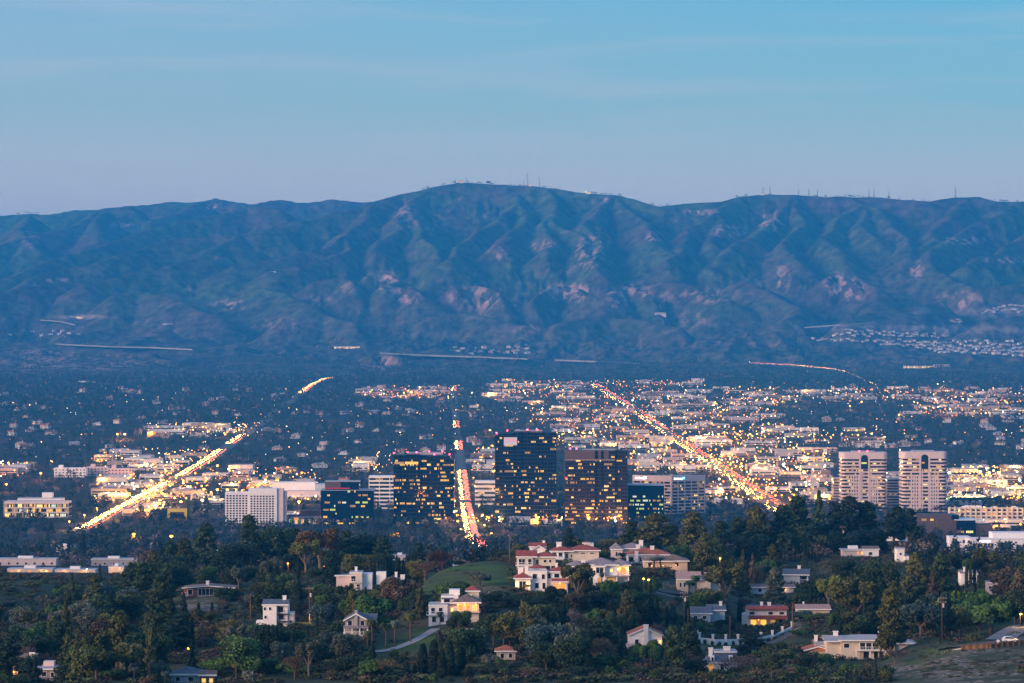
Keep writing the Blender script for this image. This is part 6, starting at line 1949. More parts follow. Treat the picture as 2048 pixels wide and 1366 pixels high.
# pillared garden wall
def wall_run(label, name, cat, pts, h, t, m, pillars=0, ph=0, rails=False, extra=None):
    P = [on(px, D) for px, D in pts]
    cx, cy_, cz = P[0]
    root = empty(name, label, cat, (cx, cy_, cz))
    mb = MB()
    for a, b in zip(P[:-1], P[1:]):
        d = Vector((b[0] - a[0], b[1] - a[1], 0)).normalized()
        nx, ny = -d.y * t / 2, d.x * t / 2
        A, B = [(q[0] - cx, q[1] - cy_, q[2] - cz) for q in (a, b)]
        mb.add([(A[0] - nx, A[1] - ny, A[2] - 2), (B[0] - nx, B[1] - ny, B[2] - 2), (B[0] + nx, B[1] + ny, B[2] - 2), (A[0] + nx, A[1] + ny, A[2] - 2),
                (A[0] - nx, A[1] - ny, A[2] + h), (B[0] - nx, B[1] - ny, B[2] + h), (B[0] + nx, B[1] + ny, B[2] + h), (A[0] + nx, A[1] + ny, A[2] + h)],
               [(3, 2, 1, 0), (4, 5, 6, 7), (0, 1, 5, 4), (1, 2, 6, 5), (2, 3, 7, 6), (3, 0, 4, 7)])
    mb.build("wall_panel", m, root)
    Pn = np.array(P)
    s = np.concatenate([[0], np.cumsum(np.hypot(np.diff(Pn[:, 0]), np.diff(Pn[:, 1])))])
    for j in range(pillars):
        q = s[-1] * j / (pillars - 1)
        x, y, z = (np.interp(q, s, Pn[:, c]) for c in range(3))
        MB().box(-.35, .35, -.35, .35, -1, ph).box(-.45, .45, -.45, .45, ph + .002, ph + .2).build("pillar", m, root, (x - cx, y - cy_, z - cz))
    if rails:
        rb = MB()
        for k in range(int(s[-1] / .8)):
            x, y, z = (np.interp(k * .8, s, Pn[:, c]) for c in range(3))
            rb.box(x - cx - .03, x - cx + .03, y - cy_ - .03, y - cy_ + .03, z - cz + h, z - cz + ph - .3)
        rb.build("railing", T_dark, root)
    return root
wall_run("long white garden wall with square pillars below the red banded house", "garden_wall", "garden wall", [(1388, 948), (1400, 938), (1430, 936), (1470, 940), (1510, 945), (1550, 950), (1584, 956)], 1.8, .4, W_white, 11, 3.1, True)
wall_run("grey block retaining wall under the beige gabled house's road", "retaining_wall", "retaining wall", [(1312, 1038), (1340, 1036), (1384, 1040)], .6, .6, mat("grey_block", (.26, .25, .26), .9, noise=(1.2, .2)), 0, 0)
o = wall_run("dark wooden fence along the road at the right edge", "wooden_fence", "fence", [(1925, 792), (1975, 790), (2060, 796)], 1.1, .12, T_wood, 12, 1.3)
wall_run("short cream kerb wall beside the green slope at the right", "low_wall", "wall", [(1888, 798), (1925, 797), (1962, 797)], .25, .4, W_cream)
wall_run("white low fence under the stepped modern house", "low_fence", "fence", [(935, 868), (962, 868)], .9, .15, T_white, 4, 1.2)
hd = on(1350, 1030)
def pole(px, D, h, lab, arms=1, box=False, lamp=None):
    X, Y, z = on(px, D)
    root = empty("utility_pole", lab, "utility pole", (X, Y, z))
    MB().tube((0, 0, -1), (0, 0, h), .19, .12, 7).build("pole", T_wood, root)
    for k in range(arms):
        MB().box(-1.3, 1.3, -.18, -.06, h - .9 - k * 1.1, h - .72 - k * 1.1).build("crossarm", T_wood, root)
        for x in (-1.1, -.5, .5, 1.1):
            MB().tube((x, -.12, h - .72 - k * 1.1), (x, -.12, h - .45 - k * 1.1), .06, .05, 5).build("insulator", T_white, root)
    if box:
        MB().tube((.42, 0, h - 3.4), (.42, 0, h - 2.2), .3, .3, 8).build("transformer", W_lav, root)
    if lamp:
        a = MB().tube((0, 0, lamp), (0, -1.4, lamp + .4), .05, .05, 5).build("lamp_arm", T_dark, root)
        MB().sphere((0, -1.5, lamp + .3), .26, 0, 7, 4, .6).build("lamp_head", E_amber, a)
        ld = bpy.data.lights.new("pole_light", 'POINT')
        ld.energy = 900
        ld.color = (1, .5, .14)
        ld.shadow_soft_size = .2
        lo = bpy.data.objects.new("pole_light", ld)
        lo.location = (0, -1.6, lamp - .1)
        lo.parent = root
        COL.objects.link(lo)
    footprint(X - 1, X + 1, Y - 12, Y + 2, 0)
for a in ((619, 950, 11.5, "wooden utility pole with crossarm, transformer and glowing lamp", 1, True, 2.4), (501, 960, 8.5, "bare brown utility pole left of the three storey house", 0, False), (406, 850, 8.5, "wooden utility pole by the small lit bungalow's trees at left", 1, False), (706, 900, 9, "dark utility pole behind the grey gabled porch house", 0, False),
          (1460, 940, 9, "orange brown utility pole in front of the pillared garden wall", 0, False), (1585, 950, 9.5, "brown utility pole right of the red banded house", 0, False), (1368, 960, 13, "tall dark utility pole with crossarms left of the slate roofed house", 2, True), (1019, 1100, 11, "thin utility pole left of the cream red gabled house", 0, False),
          (1685, 1350, 14, "utility pole with crossarms among the trees at right", 1, True), (1506, 1180, 10, "slim utility pole above the pale light pine", 0, False), (1884, 860, 13, "dark utility pole with transformer by the pepper tree", 2, True), (1376, 950, 9, "second dark pole right behind the tall crossarmed pole", 0, False), (1753, 1480, 15, "thin double pole beside the white hilltop gable", 1, False)):
    pole(*a)
def near_lamp(px, py, D, key, lab, watt):
    X = PX(px, D)
    zb = G(X, D)
    h = max(4.0, PZ(py, D) - zb)
    root = empty("street_lamp", lab, "street lamp", (X, D, zb))
    MB().tube((0, .5, -1), (0, .5, h), .12, .08, 6).build("pole", T_dark, root)
    MB().tube((0, .5, h), (0, -.5, h + .3), .06, .05, 5).build("arm", T_dark, root)
    MB().sphere((0, -.7, h + .15), .42, 0, 8, 5, .6).build("lamp_head", {"A": E_amber, "Y": E_yellow, "W": E_cool}[key], root)
    ld = bpy.data.lights.new("street_light_near", 'POINT')
    ld.energy = watt
    ld.color = LCOL[key]
    ld.shadow_soft_size = .3
    lo = bpy.data.objects.new("street_light_near", ld)
    lo.location = (0, -.75, h - .35)
    lo.parent = root
    COL.objects.link(lo)
    footprint(X - 2, X + 2, D - 40, D + 3, 0)
for a in ((1440, 1117, 1180, "Y", "bright yellow street lamp behind the beige gabled house", 2500), (2041, 1237, 870, "Y", "bright street lamp at the right edge above the pale road", 1800), (378, 1297, 800, "A", "amber lamp between dark trees at lower left", 900), (576, 1127, 1230, "A", "amber lamp glowing inside the dark left grove", 2500), (93, 1176, 1500, "A", "very bright orange lamp in front of the left shops", 6000),
          (174, 1156, 1900, "W", "white lamp above the left shop roofs", 5000), (1287, 1158, 1000, "Y", "twin garden lamp right of the big grey roofed house", 500), (1297, 1160, 1003, "Y", "lower garden lamp right of the big grey roofed house", 500), (650, 1138, 1200, "A", "small amber lamp above the white terraced house", 500), (300, 1298, 790, "A", "warm lamp lighting leaves at lower left", 900)):
    near_lamp(*a)

# parked white hatchback at the right
X, Y, z = on(2019, 806)
root = empty("parked_car", "white hatchback parked beside the wooden fence", "car", (X, Y - .6, z + .2), math.radians(-92))
prof = [(-2.05, .32), (2.1, .32), (2.15, .72), (1.25, .92), (.45, 1.42), (-1.2, 1.46), (-1.95, .98), (-2.1, .8)]
vv = [(-.85, y, q) for y, q in prof] + [(.85, y, q) for y, q in prof]
n_ = len(prof)
MB().add(vv, [tuple(range(n_)), tuple(range(2 * n_ - 1, n_ - 1, -1))] + [(i, n_ + i, n_ + (i + 1) % n_, (i + 1) % n_) for i in range(n_)]).build("body", mat("white_car_paint", (.75, .75, .76), .25, spec=.6), root)
for sx in (-1, 1):
    MB().add([(sx * .87, 1.05, .93), (sx * .87, .42, 1.36), (sx * .87, -1.15, 1.38), (sx * .87, -1.6, .98), (sx * .80, 1.05, .93), (sx * .80, .42, 1.36), (sx * .80, -1.15, 1.38), (sx * .80, -1.6, .98)], [(0, 1, 2, 3), (7, 6, 5, 4), (0, 4, 5, 1), (1, 5, 6, 2), (2, 6, 7, 3), (3, 7, 4, 0)]).build("side_window", G_dark, root)
    for y in (-1.3, 1.35):
        wv = MB().tube((sx * .72, y, .32), (sx * .92, y, .32), .32, .32, 12).build("wheel", M_tyre, root)
        MB().tube((sx * .921, y, .32), (sx * .94, y, .32), .19, .17, 10).build("rim", W_lav, wv)
    MB().box(sx * .5 - .18, sx * .5 + .18, 2.08, 2.19, .6, .76).build("headlight", T_white, root)
    MB().box(sx * .6 - .14, sx * .6 + .14, -2.14, -2.03, .7, .92).build("tail_light", mat("unlit_tail_lens", (.3, .02, .02), .3), root)
footprint(X - 4, X + 4, Y - 60, Y + 3, 0)
# white letter box post by the road
X, Y, z = on(1996, 800)
root = empty("sign_post", "small white cross shaped post by the parked hatchback", "post", (X, Y, z))
MB().box(-.1, .1, -.1, .1, -.5, 1.5).build("post", T_white, root)
MB().box(-.45, .45, -.12, -.105, .9, 1.25).build("board", T_white, root)

# ------------------------------------------------------------------ trees of the near slopes: prototypes with trunk and crown
M_leaf = mat("leaf_clumps", objcol=True, rough=.85, spec=.12, noise=(.5, .5))
M_bark = mat("bark", (.085, .06, .045), .9, noise=(1.5, .3))
M_palebark = mat("pale_bark", (.15, .115, .09), .9, noise=(1.5, .25))
M_twig = mat("bare_twigs", objcol=True, rough=.9, spec=.1)
tr_ = np.random.RandomState(123)
tq = random.Random(321)

def tri_to_quads(mb):
    """a builder's faces as a quad array (caps dropped to quads only)"""
    return np.array(mb.v), np.array([f for f in mb.f if len(f) == 4])

def limbs(mb, lobes, base_h, r0, n=7):
    """a tapered trunk and one limb to each leafy lobe"""
    top = Vector((0, 0, base_h))
    mb.tube((0, 0, -1.2), top, r0, r0 * .72, 8)
    for l in lobes:
        c = Vector(l[:3])
        a = Vector((tr_.uniform(-.1, .1), tr_.uniform(-.1, .1), base_h * tr_.uniform(.75, 1.0)))
        m = a.lerp(c, .5) + Vector((tr_.normal(0, .3), tr_.normal(0, .3), tr_.normal(0, .3)))
        mb.tube(a, m, r0 * .42, r0 * .26, 5)
        mb.tube(m, c, r0 * .26, r0 * .08, 5)

PROTO = {}
def proto(kind, trunk_mb, crown_V, crown_Q, H, W, leaf, bark=M_bark, trunk_name="trunk", crown_name="crown"):
    tm = trunk_mb.mesh(trunk_name, bark)
    cm = mesh_np(crown_name, crown_V, crown_Q, leaf)
    PROTO.setdefault(kind, []).append((tm, cm, H, W))

def make_broad(i):
    n = tr_.randint(7, 12)
    H, Wd = 10.0, 9.0
    lob = []
    n += 4
    for k in range(n):
        a, r = tr_.uniform(0, 6.28), tr_.uniform(.2, 1.0) ** .6 * 3.0
        z = 5.0 + tr_.uniform(-2.9, 3.0) * (1 - .35 * r / 3.0)
        s = tr_.uniform(1.2, 2.1)
        lob.append((math.cos(a) * r, math.sin(a) * r, z, s * 1.1, s * 1.1, s * .85))
    C, Nn = lobes_points(lob, 4600, tr_, .5)
    k = C[:, 2] > .8
    V, Q = quads(C[k], Nn[k] * .9 + np.array([0, 0, .25]), .30, 1, tr_)
    mb = MB()
    limbs(mb, lob, 3.0, .32)
    proto("broad", mb, V, Q, 9.6, 8.4, M_leaf)
def make_pine(i):
    """tall irregular pine or cedar: lobes stacked in uneven layers on a visible trunk"""
    lob = []
    H = 14.0
    lean = tr_.uniform(-.08, .08)
    for k in range(20):
        t = (k + tr_.uniform(0, .8)) / 20
        z = 2.4 + t * 10.8
        r = (1 - t) ** .7 * 2.7 * tr_.uniform(.5, 1.15)
        a = k * 2.4 + tr_.uniform(-.5, .5)
        s = tr_.uniform(1.0, 1.75) * (1.15 - .5 * t)
        lob.append((math.cos(a) * r + lean * z, math.sin(a) * r, z, s * 1.15, s * 1.15, s * .72))
    C, Nn = lobes_points(lob, 4600, tr_, .55)
    V, Q = quads(C, Nn * .7 + np.array([0, 0, .5]), .30, 1.3, tr_)
    mb = MB()
    mb.tube((0, 0, -1.2), (lean * 12, 0, 12.6), .36, .07, 8)
    for l in lob:
        mb.tube((lean * l[2], 0, l[2] - .6), l[:3], .13, .04, 5)
    proto("pine", mb, V, Q, 14.0, 7.0, M_leaf)
def make_umbrella(i):
    lob = []
    for k in range(16):
        a, r = tr_.uniform(0, 6.28), tr_.uniform(.1, 1) ** .6 * 4.2
        z = 8.4 + tr_.uniform(-2.6, 1.9) - .10 * r * r * .6
        s = tr_.uniform(1.2, 2.0)
        lob.append((math.cos(a) * r, math.sin(a) * r, z, s * 1.2, s * 1.2, s * .8))
    C, Nn = lobes_points(lob, 4600, tr_, .45)
    V, Q = quads(C, Nn * .6 + np.array([0, 0, .6]), .32, 1.4, tr_)
    mb = MB()
    limbs(mb, lob, 4.5, .36)
    proto("umbrella", mb, V, Q, 11.2, 10.8, M_leaf)
def make_conic(i):
    H = 13.0
    n = 4200
    t = tr_.uniform(0, 1, n) ** .65
    a = tr_.uniform(0, 6.28, n)
    lay = .75 + .25 * np.sin(t * 34 + tr_.uniform(0, 6)) + .18 * np.sin(a * 5 + t * 11)
    r = (2.75 * t + .12) * lay * np.sqrt(tr_.uniform(.35, 1, n))
    C = np.stack([np.cos(a) * r, np.sin(a) * r, H - t * (H - 1.2) - .25 * r], 1)
    V, Q = quads(C, np.stack([np.cos(a) * .8, np.sin(a) * .8, .7 + 0 * a], 1), .29, 1.3, tr_)
    mb = MB().tube((0, 0, -1.2), (0, 0, H - .5), .3, .04, 7)
    proto("conic", mb, V, Q, 13.0, 5.6, M_leaf)
def make_cypress(i):
    H = 12.0
    n = 2400
    t = tr_.uniform(0, 1, n)
    a = tr_.uniform(0, 6.28, n)
    prof = np.minimum(t / .12, 1) * (1 - t) ** .38 * (1 + .10 * np.sin(a * 3 + t * 9 + i))
    r = .98 * prof * np.sqrt(tr_.uniform(.45, 1, n)) + .03
    C = np.stack([np.cos(a) * r, np.sin(a) * r, .5 + t * 11.4], 1)
    V, Q = quads(C, np.stack([np.cos(a), np.sin(a), .25 + 0 * a], 1), .20, 1.6, tr_)
    mb = MB().tube((0, 0, -1.2), (0, 0, 11), .2, .03, 6)
    proto("cypress", mb, V, Q, 12.0, 2.0, M_leaf)
def make_euc(i):
    """gum tree: pale forking limbs, open ragged lobes with gaps"""
    lob, H = [], 14.0
    mb = MB().tube((0, 0, -1.2), (.3, 0, 4.2), .38, .28, 8)
    for k in range(5):
        a = k * 1.26 + tr_.uniform(-.3, .3)
        p1 = Vector((math.cos(a) * 1.6 + .3, math.sin(a) * 1.6, 7.4 + tr_.uniform(-.6, .8)))
        mb.tube((.3, 0, 4.0), p1, .2, .12, 6)
        for q in range(3):
            b = a + tr_.uniform(-1, 1)
            p2 = p1 + Vector((math.cos(b) * tr_.uniform(.8, 2.3), math.sin(b) * tr_.uniform(.8, 2.3), tr_.uniform(.6, 5.0)))
            mb.tube(p1, p2, .11, .03, 5)
            s = tr_.uniform(.9, 1.55)
            lob.append((p2.x, p2.y, p2.z, s * 1.05, s * 1.05, s * 1.15))
    C, Nn = lobes_points(lob, 4200, tr_, .6)
    V, Q = quads(C, Nn * .5 + np.array([0, 0, -.1]), .27, 1.8, tr_)
    proto("euc", mb, V, Q, 13.6, 8.0, M_leaf, M_palebark)
def make_pepper(i):
    """weeping tree: curtains of leaves hanging from a round head"""
    n = 4600
    nl = 13
    C, Nn = [], []
    lob = []
    for k in range(nl):
        a, r = tr_.uniform(0, 6.28), tr_.uniform(.3, 1) ** .6 * 3.1
        x, y, z = math.cos(a) * r, math.sin(a) * r, 7.6 - .12 * r * r + tr_.uniform(-1.4, .9)
        s = tr_.uniform(.95, 1.5)
        lob.append((x, y, z - .3, s, s, s))
        m = n // nl
        aa = tr_.uniform(0, 6.28, m)
        dz = tr_.uniform(0, 1, m) ** 1.1
        rad = s * np.sqrt(1 - (1 - np.minimum(dz * 3, 1)) ** 2) * (1 - .25 * dz) * np.sqrt(tr_.uniform(.6, 1, m))
        C.append(np.stack([x + np.cos(aa) * rad, y + np.sin(aa) * rad, z + s * .6 - dz * (z - 1.0) * tr_.uniform(.45, .85)], 1))
        Nn.append(np.stack([np.cos(aa), np.sin(aa), .35 + 0 * aa], 1))
    V, Q = quads(np.vstack(C), np.vstack(Nn), .26, 2.0, tr_)
    mb = MB()
    limbs(mb, lob, 3.4, .36)
    proto("pepper", mb, V, Q, 9.2, 8.6, M_leaf)
def make_bare(i):
    mb, V4, Q4 = MB(), [], []
    tw = []
    def grow(p, d, L_, r, dep):
        q = p + d * L_
        mb.tube(p, q, r, r * .68, 5 if dep < 3 else 4, 0, False)
        if dep >= 4:
            tw.append((q, d))
            return
        for k in range(3 if dep else 5):
            nd = (d + Vector((tr_.normal(0, .5), tr_.normal(0, .5), tr_.normal(.12, .3)))).normalized()
            grow(q if k else p.lerp(q, .8), nd, L_ * tr_.uniform(.62, .85), r * .62, dep + 1)
    grow(Vector((0, 0, -.8)), Vector((0, 0, 1)), 2.9, .26, 0)
    vs_, qs = [], []
    for (q, d) in tw:
        for k in range(5):
            nd = (d + Vector((tr_.normal(0, .6), tr_.normal(0, .6), tr_.normal(.1, .4)))).normalized()
            e = q + nd * tr_.uniform(.5, 1.15)
            s = nd.cross(Vector((tr_.normal(), tr_.normal(), tr_.normal()))).normalized() * .045
            b = len(vs_)
            vs_ += [tuple(q - s), tuple(q + s), tuple(e + s * .4), tuple(e - s * .4)]
            qs.append((b, b + 1, b + 2, b + 3))
    V = np.array(vs_)
    W = np.percentile(np.abs(V[:, :2]), 96) * 2
    proto("bare", mb, V, np.array(qs), V[:, 2].max(), W, M_twig, M_twig, "trunk", "twigs")
def make_palm(i):
    H = 11.0
    mb = MB()
    px_, pz_ = 0, -1.0
    b = tr_.uniform(-.6, .6)
    pts = [(b * (t ** 2), 0, -1 + t * (H - 1)) for t in np.linspace(0, 1, 7)]
    for a, c in zip(pts[:-1], pts[1:]):
        mb.tube(a, c, .24, .21, 7, 0, False)
    vs_, qs = [], []
    tx, tz = pts[-1][0], pts[-1][2]
    for k in range(46):
        a = k * 2.399
        el = 1.25 - 2.35 * (k / 46)
        L_ = tr_.uniform(1.7, 2.3)
        prev = None
        for j in range(6):
            t = j / 5
            e = el - t * t * 1.1
            rr_ = L_ * t * math.cos(max(-1.3, e * .9))
            z = tz + L_ * t * math.sin(e) * .9
            w = .34 * math.sin(math.pi * (.12 + .85 * t))
            sx, sy = -math.sin(a) * w, math.cos(a) * w
            p = (tx + math.cos(a) * rr_, math.sin(a) * rr_, z)
            cur = [(p[0] - sx, p[1] - sy, p[2] - w * .5), p, (p[0] + sx, p[1] + sy, p[2] - w * .5)]
            if prev:
                bb = len(vs_)
                vs_ += prev + cur
                qs += [(bb, bb + 1, bb + 4, bb + 3), (bb + 1, bb + 2, bb + 5, bb + 4)]
            prev = cur
    proto("palm", mb, np.array(vs_), np.array(qs), 12.2, 4.2, M_leaf, M_bark, "trunk", "fronds")
def make_shrub(i):
    lob = []
    for k in range(6):
        a, r = tr_.uniform(0, 6.28), tr_.uniform(0, 1.1)
        s = tr_.uniform(.7, 1.15)
        lob.append((math.cos(a) * r, math.sin(a) * r, 1.0 + tr_.uniform(-.3, .6), s, s, s * .85))
    C, Nn = lobes_points(lob, 700, tr_, .5)
    k = C[:, 2] > .05
    V, Q = quads(C[k], Nn[k] + np.array([0, 0, .3]), .22, 1, tr_)
    mb = MB()
    for l in lob:
        mb.tube((0, 0, -.4), l[:3], .07, .03, 4)
    proto("shrub", mb, V, Q, 2.5, 3.6, M_leaf, M_bark, "stem", "foliage")
for i in range(7): make_broad(i)
for i in range(6): make_pine(i)
for i in range(3): make_umbrella(i)
for i in range(4): make_conic(i)
for i in range(3): make_cypress(i)
for i in range(4): make_euc(i)
for i in range(3): make_pepper(i)
for i in range(4): make_bare(i)
for i in range(3): make_palm(i)
for i in range(4): make_shrub(i)

KNAME = {"broad": ("broadleaf_tree", "round tree"), "pine": ("pine_tree", "pine"), "umbrella": ("umbrella_pine", "spreading pine"), "conic": ("conifer", "cone shaped conifer"), "cypress": ("cypress", "slim cypress"),
         "euc": ("eucalyptus", "open limbed eucalyptus"), "pepper": ("pepper_tree", "weeping pepper tree"), "bare": ("bare_tree", "leafless tree"), "palm": ("palm_tree", "palm"), "shrub": ("shrub", "shrub")}
TINT = {"dark": ((.030, .050, .022), "dark green"), "deep": ((.018, .034, .024), "blackish green"), "green": ((.048, .092, .026), "green"), "bright": ((.095, .165, .030), "bright green"), "olive": ((.070, .078, .026), "olive green"),
        "grey": ((.075, .090, .066), "grey green"), "orange": ((.105, .066, .028), "orange brown"), "yellow": ((.120, .125, .028), "yellow green"), "brown": ((.078, .058, .034), "dark brown"), "twig": ((.105, .078, .070), "pale brown"),
        "red": ((.075, .034, .030), "dark red"), "rust": ((.095, .058, .044), "rusty brown"), "blue": ((.040, .066, .060), "bluish green"), "straw": ((.19, .13, .055), "straw brown")}
TREES = []      # everything planted, labelled afterwards
def plant(kind, X, D, H, W, tint, rz=None, z=None, fill=False):
    tm, cm, h0, w0 = tq.choice(PROTO[kind])
    zb = (G(X, D) if z is None else z) - .1
    name = KNAME[kind][0]
    root = bpy.data.objects.new(name, None)
    COL.objects.link(root)
    root.location = (X, D, zb)
    root.rotation_euler = (0, 0, tq.uniform(0, 6.28) if rz is None else rz)
    s = max(W, .4 * H if kind != "cypress" else W) / w0
    root.scale = (s, s, H / h0)
    c, cn_ = TINT[tint]
    v = tq.uniform(.9, 1.55)
    for me_, nm in ((tm, tm.name.split(".")[0]), (cm, cm.name.split(".")[0])):
        o = bpy.data.objects.new(nm, me_)
        o.parent = root
        o.color = (c[0] * v * tq.uniform(.9, 1.1), c[1] * v, c[2] * v * tq.uniform(.9, 1.1), 1)
        COL.objects.link(o)
    TREES.append([root, kind, tint, 1024 + X / D * F, D, H, fill])
    return root

def tree_px(kind, px, top, D, wpx, tint, rz=None):
    X = PX(px, D)
    z = G(X, D)
    H = max(2.2, min(34, PZ(top, D) - z))
    return plant(kind, X, D, H, wpx / F * D, tint, rz, z)

